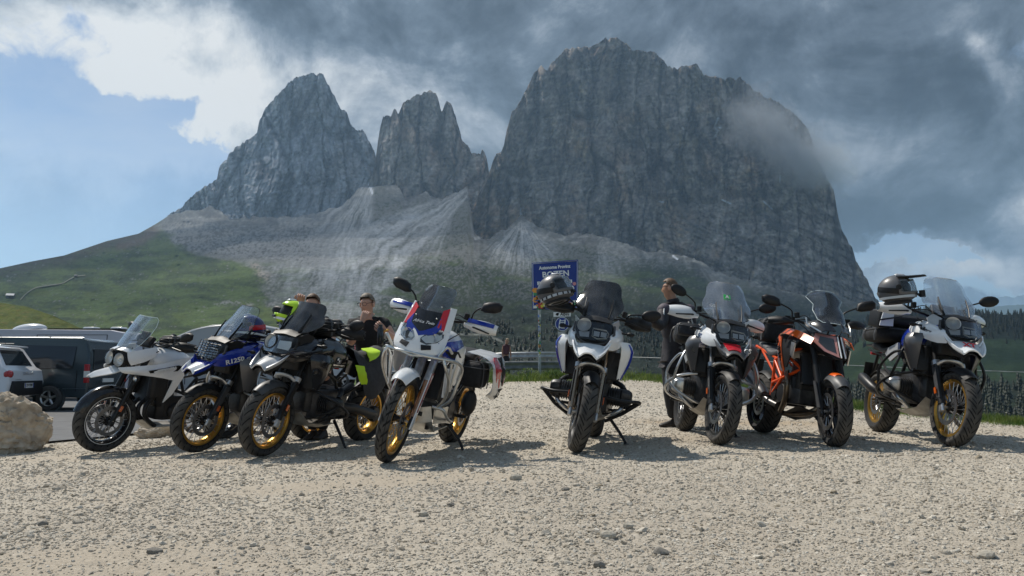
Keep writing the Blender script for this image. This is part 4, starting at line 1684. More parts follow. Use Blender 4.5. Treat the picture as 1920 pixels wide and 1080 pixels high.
    # --- radiators behind dark grilles, air ducts
    B.both(lambda b: b.box((.46, .175, .74), (.06, .13, .24), (0, -R(8), R(16)), 1, .01).box((.40, .12, .72), (.20, .14, .26), ch=.03), 'radiator', BLK, bevel=.006)
    B.p(MB().box((.36, 0, .80), (.30, .22, .30), ch=.04).box((.52, 0, .86), (.2, .22, .16), ch=.03), 'inner_cowl', BLK, bevel=.01)
    # side wings outside the radiators
    wing = [[(.585, .215, .95), (.52, .275, .955), (.43, .300, .95), (.26, .225, .93)],
            [(.590, .240, .885), (.53, .315, .885), (.44, .335, .875), (.27, .25, .86)],
            [(.550, .235, .78), (.49, .300, .77), (.42, .305, .765), (.31, .24, .77)],
            [(.490, .225, .63), (.46, .245, .625), (.43, .25, .63), (.38, .22, .65)]]
    w_ = B.both(lambda b: b.shell(wing, .008, 1), 'radiator_wing', shroud_m)
    # --- nose: beak and side fairings
    bk = [[(.80, y, z) for y, z in ((-.160, .935), (-.125, .890), (-.055, .895), (0, .897), (.055, .895), (.125, .890), (.160, .935))],
          [(.865, y, z) for y, z in ((-.145, .885), (-.120, .838), (-.05, .868), (0, .870), (.05, .868), (.120, .838), (.145, .885))],
          [(.93, y, z) for y, z in ((-.120, .842), (-.098, .798), (-.042, .838), (0, .843), (.042, .838), (.098, .798), (.120, .842))],
          [(.985, y, z) for y, z in ((-.090, .806), (-.074, .776), (-.038, .808), (0, .818), (.038, .808), (.074, .776), (.090, .806))]]
    beak = B.p(MB().shell(bk, .012, 1), 'beak', beak_m, smooth=24)
    B.p(MB().shell([[(q[0] - .02, q[1] * .9, q[2] - .030) for q in r_] for r_ in bk], .008), 'beak_underside', BLK, beak)
    if insert_m:
        B.p(MB().shell([[(.815, y, z + .014) for y, z in ((-.075, .890), (-.03, .893), (0, .893), (.03, .893), (.075, .890))], [(.875, y, z + .014) for y, z in ((-.070, .858), (-.03, .864), (0, .866), (.03, .864), (.070, .858))],
                        [(.945, y, z + .014) for y, z in ((-.055, .822), (-.026, .832), (0, .836), (.026, .832), (.055, .822))]], .006, 1), 'beak_insert', insert_m, beak)
    sf = [[(.86, .105, .872), (.74, .175, .868), (.60, .222, .905), (.45, .236, .955), (.28, .222, .985)],
          [(.84, .135, .915), (.72, .200, .925), (.58, .230, .955), (.43, .234, .990), (.26, .218, 1.005)],
          [(.81, .150, .955), (.70, .195, .985), (.56, .214, 1.015), (.41, .214, 1.045), (.22, .195, 1.045)],
          [(.78, .140, .975), (.67, .165, 1.020), (.54, .170, 1.060), (.40, .165, 1.085), (.22, .140, 1.090)]]
    sides = B.both(lambda b: b.shell(sf, .008, 1), 'side_fairing', side_m, smooth=24)
    # --- headlight in its black mask
    H = lambda y, z, d=0.: (.755 - (z - 1.0) * .34 - .9 * y * y + d, y, z)
    mask = [H(y, z) for y, z in ((-.155, 1.075), (-.10, 1.105), (.10, 1.105), (.155, 1.075), (.165, 1.01), (.115, .935), (.05, .912), (-.05, .912), (-.115, .935), (-.165, 1.01))]
    hm = MB()
    back = [(p[0] - .12, p[1] * .8, p[2]) for p in mask]
    hm.loft([[Vector(p) for p in back], [Vector(p) for p in mask]])
    hl = B.p(hm, 'headlight_mask', BLK, bevel=.008)
    B.p(MB().tube([H(y, z, .012) for y, z in ((-.165, 1.07), (-.172, 1.0), (-.118, .925), (-.05, .90), (.05, .90), (.118, .925), (.172, 1.0), (.165, 1.07))], .010, 8), 'mask_rim', DKG if not old else SAT, hl)
    if old:
        B.p(MB().lathe([(.066, .018), (.060, .02), (.045, -.01), (.0, -.022)], H(-.072, 1.02, .036), (1, 0, .25), 20), 'reflector', LAMPR, hl)
        B.p(MB().lathe([(.067, .010), (.070, .022), (.062, .028)], H(-.072, 1.02, .036), (1, 0, .25), 20), 'lamp_ring', SAT, hl)
        B.p(MB().loft([[Vector(H(.07 + y * k, 1.005 + z * k, d)) for y, z in ((-.06, .035), (.06, .04), (.07, 0), (.06, -.04), (-.06, -.035))] for k, d in ((1, .034), (.8, .020), (.3, .014))]), 'reflector', LAMPR, hl)
    else:
        B.p(MB().lathe([(.060, .016), (.052, .004), (.03, -.012), (0, -.018)], H(-.080, 1.045, .034), (1, -.2, .3), 18), 'reflector', LAMPR, hl)
        B.p(MB().loft([[Vector(H(-.075 + y * k, .972 + z * k, d)) for y, z in ((-.045, .02), (.045, .026), (.045, -.02), (-.03, -.024))] for k, d in ((1, .038), (.8, .024), (.3, .018))]), 'reflector', LAMPR, hl)
        rr = [(-.005, 1.028), (.105, 1.022), (.128, .995), (.118, .958), (.04, .946), (-.005, .962)]
        B.p(MB().tube([H(y, z, .040) for y, z in rr], .0065, 8, closed=True), 'running_light', mat('lamp ring', (.62, .60, .52), .25, .6), hl)
        for yy in (.030, .088):
            B.p(MB().loft([[Vector(H(yy + y * k, .986 + z * k, d)) for y, z in ((-.024, .022), (.024, .020), (.024, -.022), (-.024, -.020))] for k, d in ((1, .036), (.75, .022), (.3, .018))]), 'reflector', LAMPR, hl)
    lens = [[H(y, z, .050) for y in (-.15, -.08, 0, .08, .15)] for z in (1.082, 1.02, .96)]
    lens.append([H(y, .932, .046) for y in (-.105, -.06, 0, .06, .105)])
    B.p(MB().shell(lens, .003, 1), 'headlight_lens', LENSD if not old else LENS, hl)
    if lamp_grille:
        g = MB()
        for k in range(6):
            z = .945 + .025 * k
            g.tube([H(y, z, .064) for y in (-.15, 0, .15)], .0028, 5)
        for k in range(7):
            y = -.15 + .05 * k
            g.tube([H(y, .93, .064), H(y, 1.09, .064)], .0028, 5)
        B.p(g, 'lamp_grille', SAT, hl)
    # nose cowl between lamp and screen, instrument pod
    B.p(MB().shell([[(.72, y, 1.10 - abs(y) * .1) for y in (-.13, -.06, 0, .06, .13)], [(.66, y, 1.14 - abs(y) * .15) for y in (-.14, -.07, 0, .07, .14)], [(.55, y, 1.165 - abs(y) * .2) for y in (-.14, -.07, 0, .07, .14)]], .008, 1), 'nose_cowl', BLK)
    B.both(lambda b: b.plate([(.70, .14, 1.09), (.62, .185, 1.13), (.52, .19, 1.10), (.56, .175, 1.03), (.68, .16, 1.03)], .008), 'nose_panel', BLK if old else LGR if beak_m is WHT else BLK)
    B.p(MB().box((.40, 0, 1.19), (.035, .21, .13), (0, -R(30), 0), 1, .01), 'instrument_display', BLK, bevel=.006)
    # --- screen with its two slotted arms
    zt = 1.13
    hgt = scr_h
    ang = .78
    rows = [(.66 - ang * hgt * t, zt + hgt * t, w * scr_w, s_) for t, w, s_ in ((0, .115, .03), (.12, .17, .06), (.30, .205, .08), (.45, .198, .085), (.62, .170, .075), (.82, .160, .065), (.95, .135, .05), (1, .105, .03))]
    sc = screen(B, rows, screen_m, edge=scr_edge)
    B.both(lambda b: b.tube([(.655, .105, 1.13), (.60, .118, 1.21), (.535, .118, 1.30)], [.013, .011, .008], 8, flat=.6), 'screen_arm', SAT)
    # --- tank, seat, tail
    tk = tank_body(B, [(.42, 1.03, 1.0, .90, .10), (.34, 1.10, 1.04, .86, .165), (.16, 1.125, 1.06, .84, .195), (-.04, 1.085, 1.02, .82, .175), (-.18, .985, .95, .82, .12), (-.24, .94, .91, .83, .09)], tank_m)
    B.p(MB().lathe([(0, 0), (.045, 0), (.045, .012), (.03, .016), (0, .016)], (.12, 0, 1.12), (0, 0, 1), 20), 'filler_cap', SAT, tk)
    seat_unit(B, [(-.14, .965, .085, .07), (-.22, .925, .13, .09), (-.38, .885, .165, .10), (-.52, .885, .165, .10), (-.58, .93, .15, .12), (-.72, .955, .14, .12), (-.90, .96, .12, .10), (-.95, .955, .10, .08)], seat_m)
    B.both(lambda b: b.plate([(-.05, .175, .90), (-.02, .18, .78), (-.22, .165, .72), (-.36, .165, .80), (-.30, .16, .86)], .02), 'side_cover', shroud_m if side_m is not WHT else LGR)
    sf_ = MB()
    for sg in (1, -1):
        sf_.tube([(-.1, .12 * sg, .80), (-.45, .125 * sg, .78), (-.98, .10 * sg, .87)], .013, 6)
        sf_.tube([(-.1, .13 * sg, .52), (-.40, .13 * sg, .64), (-.62, .12 * sg, .79)], .013, 6)
        sf_.tube([(-.1, .12 * sg, .80), (.05, .14 * sg, .70), (.36, .10 * sg, .86), (.44, .05 * sg, .98)], .017, 6)
        sf_.tube([(.05, .14 * sg, .70), (-.08, .14 * sg, .42)], .017, 6)
    B.p(sf_, 'frame', SAT)
    B.p(MB().box((-.98, 0, .925), (.26, .20, .018), ch=.03).tube([(-.72, .13, .94), (-.95, .14, .975), (-1.1, .10, .985), (-1.12, 0, .985), (-1.1, -.10, .985), (-.95, -.14, .975), (-.72, -.13, .94)], .011, 8), 'luggage_rack', SAT)
    B.p(MB().box((-1.04, 0, .845), (.05, .12, .04), ch=.01), 'tail_light', REDL, bevel=.005)
    B.p(MB().tube([(-.98, 0, .84), (-1.10, 0, .60)], .018, 6).plate([(-1.09, -.09, .74), (-1.09, .09, .74), (-1.125, .09, .56), (-1.125, -.09, .56)], .006), 'plate_holder', BLK)
    # --- silencer on the right, foot pegs
    ex = MB().tube([(-.20, -.12, .33), (-.38, -.16, .38), (-.45, -.185, .42)], [.022, .024, .04], 10).tube([(-.45, -.185, .42), (-.50, -.20, .44), (-.74, -.225, .54), (-.78, -.228, .56)], [.04, .056, .058, .045], 14, flat=.85)
    B.p(ex, 'silencer', sil_m)
    B.both(lambda b: b.tube([(-.14, .14, .33), (-.15, .28, .335)], .013, 8).box((-.15, .25, .340), (.045, .10, .018), ch=.006).plate([(-.05, .135, .45), (-.20, .14, .44), (-.17, .145, .31), (-.10, .14, .30)], .008), 'footpeg', SAT)
    # --- bars
    handlebar(B, (.27, 0, 1.135), .045, .44, .13, guard=guard, mirror='round' if mirror else None, guard_m=guard_m, mirror_h=mirror_h)
    # indicators
    B.both(lambda b: b.tube([(.50, .20, 1.03), (.50, .27, 1.03)], .009, 6).ell((.505, .295, 1.03), (.022, .035, .019), 10, 7), 'indicator', BLK)
    # --- crash bars
    if crash:
        def cb(b):
            lo = smooth_path([(.43, .08, .60), (.44, .20, .61), (.40, .36, .565), (.30, .425, .50), (.17, .425, .43), (.06, .34, .37), (-.02, .17, .33)], 5)
            b.tube(lo, .0125, 8)
            b.tube(smooth_path([(.36, .10, .33), (.38, .20, .36), (.36, .35, .43), (.30, .425, .50)], 5), .0125, 8)
            if crash == 'big':
                b.tube(smooth_path([(.38, .395, .545), (.44, .38, .66), (.42, .33, .79), (.34, .27, .86), (.22, .20, .87)], 5), .0125, 8)
                b.tube(smooth_path([(.20, .427, .45), (.20, .43, .62), (.30, .37, .76), (.42, .33, .79)], 5), .0125, 8)
                b.tube([(.10, .38, .40), (.12, .40, .56), (.20, .43, .58)], .011, 8)
            return b
        B.both(cb, 'crash_bar', crash_m)
    if fogs:
        for sg in (1, -1):
            lamp(B, (.545, .265 * sg, .83), .032)
    side_stand(B)
    return B, beak, sides, w_, tk, sc, hl
# ------------------------------------------------------------------ the parked row
ROW = 'motorcycles parked in a row on the gravel'


def spot(u, v):
    return on(u, v)


def gs_blue():
    B, beak, sd, wg, tk, sc, hl = boxer_bike('motorcycle', spot(366, 851), spot(566, 823), 9, 3, 'blue touring motorcycle with gold spoked wheels, a white beak tip and a grilled headlight', ROW,
                                             BLU, BLU, BLU, MGR, SCR, GOLD, 'spoke', SAT, WHT, crash='big', crash_m=ALU, spoke_m=STE, lamp_grille=True, mirror=False, guard=None, fogs=False, scr_edge=BLK, cyl_m=ALU, scr_h=.34)
    B.p(MB().shell([[(.87, y, z + .006) for y, z in ((-.138, .878), (-.115, .838), (-.05, .868), (0, .870), (.05, .868), (.115, .838), (.138, .878))], [(.93, y, z + .007) for y, z in ((-.122, .842), (-.099, .796), (-.042, .838), (0, .843), (.042, .838), (.099, .796), (.122, .842))],
                    [(.99, y, z + .006) for y, z in ((-.091, .806), (-.075, .774), (-.038, .808), (0, .818), (.038, .808), (.075, .774), (.091, .806))]], .010, 1), 'beak_tip', WHT, beak)
    B.text(sd[0], 'R1250', .062, WHT, (.655, .234, .935), (-1, .12, .26), (0, 0, 1), width=.20, bold=.0015)
    B.text(sd[0], 'GS', .04, WHT, (.50, .247, .96), (-1, .0, .2), (0, 0, 1), width=.05, bold=.001)
    return B


def gs_black():
    B, beak, sd, wg, tk, sc, hl = boxer_bike('motorcycle', spot(490, 858), spot(676, 825), 9, 2, 'all black touring motorcycle with gold wheel rims and a tall smoked windscreen', ROW,
                                             LGR, GLB, GLB, GLB, SCRD, GOLD, 'spoke', SAT, BLK, crash='small', crash_m=SAT, guard=(.25, .11), fogs=False, scr_h=.28, scr_w=1.2, old=True, foot_m=LGR, cyl_m=SAT, fender_m=DKG, mirror_h=.07)
    q = MB().lathe([(0, -.004), (.034, -.004), (.034, .004), (.028, .006), (0, .006)], (.16, .222, .90), (.1, 1, .1), 22)
    bd = B.p(q, 'badge', GLB, sd[0])
    B.p(MB().lathe([(.034, .004), (.034, .008), (.029, .008), (.029, .004)], (.16, .222, .90), (.1, 1, .1), 22, True), 'badge_ring', CHR, bd)
    for a in (0, 180):
        B.p(MB().plate([(.16, .229, .90)] + [(.16 + .024 * math.cos(R(a + k * 22.5)), .229, .90 + .024 * math.sin(R(a + k * 22.5))) for k in range(5)], .003), 'badge_quarter', WHT, bd)
    lamp(B, (.545, .262, .80), .034)
    return B


def gs_white():
    B, beak, sd, wg, tk, sc, hl = boxer_bike('motorcycle', spot(1082, 849), spot(1108, 822), 8.5, 12, 'white beaked motorcycle parked head-on with bronze fork tubes and a black windscreen', ROW,
                                             WHT, WHT, SAT, WHT, SCRD, SAT, 'alloy', BRZ, BLK, crash=None, guard=(.25, .115), fogs=False, scr_h=.345, fork_low=BRZ, mirror_h=.08)
    # low fairing bars like a black tray under each cylinder
    B.both(lambda b: b.tube(smooth_path([(.44, .10, .47), (.42, .30, .455), (.30, .43, .46), (.12, .42, .43), (.06, .30, .38)], 4), .015, 8)
           .tube([(.34, .415, .455), (.30, .30, .34), (.24, .16, .25)], .014, 8).tube([(.14, .42, .43), (.16, .30, .33), (.18, .16, .25)], .014, 8), 'crash_bar', SAT)
    # blue edge stripe on each wing
    B.both(lambda b: b.shell([[(.530, .285, .94), (.510, .300, .94)], [(.537, .320, .885), (.515, .335, .88)], [(.50, .303, .77), (.480, .315, .765)], [(.468, .252, .635), (.455, .258, .635)]], .006, 1), 'wing_stripe', BLU)
    return B


def gs_crash():
    B, beak, sd, wg, tk, sc, hl = boxer_bike('motorcycle', spot(1347, 834), spot(1286, 810), 8.5, 6, 'white and navy motorcycle with big silver crash bars and a red beak insert', ROW,
                                             MGR, WHT, DBL, MGR, SCRF, SAT, 'spoke', SIL, WHT, crash='big', crash_m=STE, insert_m=RED, guard=(.27, .12), fogs=True, scr_h=.40, cyl_m=ALU, scr_w=1.12)
    B.text(sd[1], 'GS', .055, DBL, (.56, -.236, .965), (1, .2, -.15), (0, 0, 1), width=.09, bold=.002)
    B.text(beak, 'GS', .06, WHT, (.895, .125, .855), (-.25, 1, .1), (.5, 0, 1), width=.07, bold=.001)
    g = mat('green sticker', (.03, .50, .09), .5)
    st = B.p(MB().box((.47, -.005, 1.372), (.003, .062, .062), (0, -R(38), 0)), 'sticker', g, sc)
    B.text(st, 'A', .05, PLT, (.476, -.005, 1.375), (0, 1, 0), (-.6, 0, .8), bold=.002, extrude=.001)
    B.text(sc, 'GS', .05, PLT, (.545, -.150, 1.265), (0, 1, 0), (-.6, 0, .8), extrude=.0006)
    return B


def gs_rally():
    B, beak, sd, wg, tk, sc, hl = boxer_bike('motorcycle', spot(1784, 838), spot(1638, 808), 8.5, 3, 'white and blue motorcycle with gold spoked wheels, white hand guards and a clear screen', ROW,
                                             WHT, WHT, BLU, MGR, SCR, GOLD, 'spoke', SAT, WHT, crash='big', crash_m=SAT, guard=(.25, .11), fogs=False, scr_h=.38, cyl_m=SIL, scr_w=1.1)
    B.text(sd[1], 'dellinger', .05, BLK, (.60, -.226, .985), (1, .18, -.30), (0, 0, 1), width=.17, bold=.0005)
    B.text(beak, 'XT', .06, RED, (.915, .0, .866), (0, 1, 0), (-.6, 0, .8), width=.11, bold=.002)
    return B


bike_blue = gs_blue()
bike_black = gs_black()
bike_white = gs_white()
bike_crash = gs_crash()
bike_rally = gs_rally()
# ------------------------------------------------------------------ the three bikes that are not boxers, and the one seen from behind
def upright_engine(B, m=ENG):
    B.p(MB().box((.06, 0, .46), (.44, .34, .26), ch=.06).box((.20, 0, .62), (.24, .30, .26), (0, R(14), 0), .9, .04).box((-.14, 0, .42), (.22, .28, .22), ch=.05), 'engine_block', m, bevel=.012)
    B.both(lambda b: b.lathe([(0, 0), (.085, 0), (.10, -.02), (.10, -.05)], (.08, .205, .42), (0, 1, 0), 20).lathe([(0, 0), (.06, 0), (.07, -.02), (.07, -.05)], (-.12, .19, .42), (0, 1, 0), 16), 'engine_cover', SAT)
    B.p(MB().box((.34, 0, .66), (.05, .30, .30), (0, -R(14), 0), 1, .01), 'radiator', BLK)


def subframe(B, m=SAT, h=.80):
    q = MB()
    for sg in (1, -1):
        q.tube([(-.15, .11 * sg, h - .05), (-.5, .12 * sg, h), (-.98, .09 * sg, h + .09)], .013, 6)
        q.tube([(-.12, .13 * sg, .50), (-.40, .13 * sg, .64), (-.62, .11 * sg, h)], .013, 6)
    B.p(q, 'subframe', m)


def tail(B, x=-1.0, z=.86):
    B.p(MB().box((x - .02, 0, z), (.05, .12, .045), ch=.01), 'tail_light', REDL, bevel=.005)
    B.p(MB().tube([(x, 0, z), (x - .14, 0, z - .26)], .018, 6).plate([(x - .11, -.09, z - .12), (x - .11, .09, z - .12), (x - .15, .09, z - .30), (x - .15, -.09, z - .30)], .006), 'plate_holder', BLK)


def rally_twin():
    """tall twin-lamp rally bike in white, blue and red inside silver crash bars"""
    B = Bike('motorcycle', on(727, 868), on(842, 829), 13, 5, 'tall white, blue and red rally motorcycle caged in silver crash bars, gold spoked wheels', ROW, wb=1.56, rake=27, head=(.42, 0, 1.0))
    fx, fr = .80, .345
    wheel(B.root, (fx, 0, fr), fr, .046, .275, 'spoke', GOLD, B.st, disc_r=.155, style=1, spoke_m=GOLD, tread_n=26)
    rear_common(B, None, .325, .077, .235, 'spoke', GOLD, -1, ALU, style=1, discs=(1,), spoke_m=GOLD)
    pt = fork(B, (fx, 0, fr), .105, .72, 1.04, COP, SIL, .024, .028, SAT)
    for sg in (1, -1):        # red and white guards on the fork legs
        g = B.p(MB().shell([[pt(z, .128 * sg) + Vector((dx, 0, 0)) for dx in (-.03, .0, .032)] for z in (.30, .45, .60, .74)], .010), 'fork_guard', WHT, front=True)
        B.p(MB().shell([[pt(z, .136 * sg) + Vector((dx, 0, 0)) for dx in (-.022 + k * .016, .030)] for z, k in ((.43, 2.6), (.55, 1.2), (.67, 0), (.74, 0))], .006), 'guard_panel', DRD, g)
    B.p(MB().shell(arc_shell((fx, 0, fr), fr + .075, 52, 112, .080, 7, .05, lift=-.02), .005, 1), 'front_mudguard', WHT, front=True, smooth=22)
    upright_engine(B)
    B.p(MB().tube([(.40, .02, .56), (.36, .06, .90)], .035, 8).box((.44, -.04, .76), (.05, .07, .16), (0, -R(20), 0), 1, .01), 'oil_cooler', SIL)
    # finned belly guard
    b = MB().shell([[(.46, -.14, .46), (.50, -.08, .44), (.50, .08, .44), (.46, .14, .46)], [(.44, -.17, .34), (.48, -.09, .31), (.48, .09, .31), (.44, .17, .34)], [(.30, -.16, .24), (.30, -.07, .215), (.30, .07, .215), (.30, .16, .24)],
                    [(-.12, -.15, .26), (-.12, -.06, .22), (-.12, .06, .22), (-.12, .15, .26)]], .006)
    sp = B.p(b, 'skid_plate', ALU)
    B.both(lambda b: b.box((.495, .06, .385), (.02, .06, .035), ch=.008).box((.40, .125, .275), (.05, .02, .03)), 'skid_slot', BLK, parent=sp)
    B.p(MB().shell([[(.46, .172, .44), (.20, .20, .46), (-.05, .18, .40)], [(.44, .182, .32), (.20, .205, .32), (-.05, .18, .29)]], .006), 'side_guard', ALU, sp)
    # front fairing: face with two lamps
    F = lambda y, z: (.80 - .55 * max(0, z - .92) - 1.9 * y * y, y, z)
    face = [[F(y, z) for y in (-.215, -.165, -.08, 0, .08, .165, .215)] for z in (1.08, 1.02, .96)] + [[F(y, .90) for y in (-.19, -.145, -.07, 0, .07, .145, .19)], [F(y, .855) for y in (-.10, -.08, -.05, 0, .05, .08, .10)]]
    fc = B.p(MB().shell(face, .010, 1), 'front_fairing', WHT)
    for sg in (1, -1):
        o = [(.026, .995), (.055, 1.04), (.11, 1.065), (.176, 1.078), (.186, 1.03), (.158, .985), (.09, .955), (.036, .965)]
        P3 = [Vector(F(sg * y, z)) for y, z in o]
        c = sum(P3, Vector()) / len(P3)
        bowl = B.p(MB().loft([[p + Vector((.008, 0, 0)) for p in P3], [c.lerp(p, .82) + Vector((-.004, 0, 0)) for p in P3], [c.lerp(p, .3) + Vector((-.0, 0, 0)) for p in P3]]), 'headlight', DKG, fc)
        B.p(MB().lathe([(.040, .014), (.034, .010), (.018, .004), (0, .002)], c, (1, .15 * sg, .25), 18), 'reflector', SIL, bowl)
        B.p(MB().loft([[p + Vector((.011, 0, 0)) for p in P3], [c.lerp(p, .5) + Vector((.018, 0, 0)) for p in P3]]), 'lens', LENS, bowl)
        # low intake below each lamp
        q = [(.050, .945), (.125, .955), (.135, .925), (.065, .905)]
        B.p(MB().plate([Vector(F(sg * y, z)) + Vector((.010, 0, 0)) for y, z in q], .008), 'air_inlet', BLK, fc)
    # blue chevron and red flashes above the lamps
    G = lambda y, z: (.755 - .62 * max(0, z - 1.03) - 1.6 * y * y, y, z)
    B.p(MB().shell([[G(-.115, 1.18), G(-.105, 1.11), G(0, 1.045), G(.105, 1.11), G(.115, 1.18)], [G(-.150, 1.10), G(-.125, 1.05), G(0, .985), G(.125, 1.05), G(.150, 1.10)]], .010), 'chevron', BLU, fc)
    B.both(lambda b: b.shell([[G(.118, 1.10), G(.108, 1.24)], [G(.172, 1.085), G(.150, 1.27)]], .010), 'fairing_flash', RED, parent=fc)
    B.both(lambda b: b.shell([[G(.174, 1.06), G(.152, 1.28)], [Vector(G(.205, 1.06)) + Vector((-.05, 0, 0)), Vector(G(.185, 1.28)) + Vector((-.04, 0, 0))]], .010), 'fairing_edge', WHT, parent=fc)
    B.p(MB().shell([[G(y, 1.045 + .55 * abs(y)) for y in (-.105, -.05, 0, .05, .105)], [G(y, 1.15) for y in (-.110, -.05, 0, .05, .110)], [G(y, 1.22) for y in (-.108, -.05, 0, .05, .108)]], .008, 1), 'nose_cowl', GLB, fc)
    sc = screen(B, [(.685, 1.13, .105, .03), (.61, 1.25, .130, .045), (.55, 1.34, .140, .055), (.50, 1.415, .130, .06), (.485, 1.445, .10, .05)], SCRM)
    for y in (-.09, .09):
        for z in (1.17, 1.27):
            B.p(MB().ell((G(y, z)[0] + .015, y, z), (.006, .007, .007), 8, 5), 'screw', ALU, sc)
    B.text(fc, 'Africa Twin', .038, WHT, (.700, .0, 1.125), (0, 1, 0), (-.5, 0, .8), extrude=.001, shear=.3)
    B.p(MB().box((.46, 0, 1.18), (.03, .20, .13), (0, -R(35), 0), 1, .01), 'instrument_display', BLK, bevel=.006)
    # side fairings: blue over white
    s_ = B.both(lambda b: b.shell([[(.72, .165, .985), (.52, .225, 1.02), (.30, .215, 1.04)], [(.70, .185, .925), (.50, .262, .95), (.26, .245, .965)], [(.62, .20, .885), (.46, .268, .87), (.26, .25, .86)]], .008, 1), 'side_fairing', BLU)
    for par, sg in zip(s_, (1, -1)):
        B.p(MB().shell([[(.50, .270 * sg, .955), (.34, .262 * sg, .99), (.22, .245 * sg, .99)], [(.52, .274 * sg, .86), (.36, .276 * sg, .84), (.22, .255 * sg, .83)], [(.46, .262 * sg, .70), (.38, .258 * sg, .66), (.30, .245 * sg, .66)]], .008, 1), 'white_panel', WHT, par)
        B.p(MB().plate([(.66, .205 * sg, .935), (.50, .278 * sg, .945), (.40, .282 * sg, .90), (.56, .252 * sg, .885)], .006), 'black_panel', BLK, par)
    tk = tank_body(B, [(.40, 1.06, 1.02, .90, .14), (.22, 1.12, 1.06, .86, .20), (.02, 1.10, 1.04, .84, .19), (-.16, .99, .95, .83, .12)], WHT)
    seat_unit(B, [(-.12, .97, .085, .07), (-.30, .905, .15, .09), (-.48, .905, .16, .10), (-.56, .95, .14, .11), (-.85, .965, .12, .10), (-.92, .96, .09, .07)])
    subframe(B)
    tail(B)
    # silver crash bars around the tank
    def cage(b):
        b.tube(smooth_path([(.80, .0, .872), (.79, .12, .868), (.72, .24, .87), (.58, .315, .86), (.44, .325, .80), (.42, .30, .66), (.40, .27, .54), (.36, .18, .45)], 4), .013, 8)
        b.tube(smooth_path([(.72, .24, .87), (.71, .27, .80), (.62, .29, .70), (.50, .25, .55), (.44, .17, .44)], 4), .013, 8)
        b.tube([(.66, .292, .85), (.60, .285, .69)], .010, 6).tube([(.58, .315, .86), (.53, .285, .62)], .010, 6)
        b.tube(smooth_path([(.74, .20, .885), (.76, .26, .97), (.70, .29, .93)], 3), .012, 6)
        b.tube(smooth_path([(.46, .15, .46), (.44, .24, .45), (.36, .27, .38), (.16, .25, .34), (-.02, .19, .34)], 4), .013, 8)
        return b
    B.both(cage, 'crash_bar', ALU)
    B.p(MB().tube([(.79, -.12, .868), (.815, 0, .85), (.79, .12, .868)], .010, 6), 'cross_bar', ALU)
    B.both(lambda b: b.shell([[(.60, .235, .80), (.50, .27, .80)], [(.55, .24, .56), (.47, .255, .56)]], .008), 'radiator_shroud', WHT)
    B.p(MB().tube([(-.18, -.16, .38), (-.5, -.20, .50)], [.03, .05], 12).tube([(-.5, -.20, .50), (-.95, -.24, .72)], [.06, .06], 14), 'silencer', SAT)
    B.both(lambda b: b.tube([(-.12, .14, .36), (-.13, .27, .365)], .013, 8).box((-.13, .25, .37), (.05, .09, .02)), 'footpeg', SAT)
    handlebar(B, (.30, 0, 1.15), .05, .44, .11, guard=(.27, .105), guard_m=WHT, guard_top=BLU, mirror='angular', mirror_h=.17, mir_y=.37)
    # saddle roll and pannier on the left
    B.p(MB().ell((-.30, .24, .48), (.09, .07, .12), 14, 9), 'tool_pouch', SEAT)
    side_stand(B, (.0, .37))
    return B


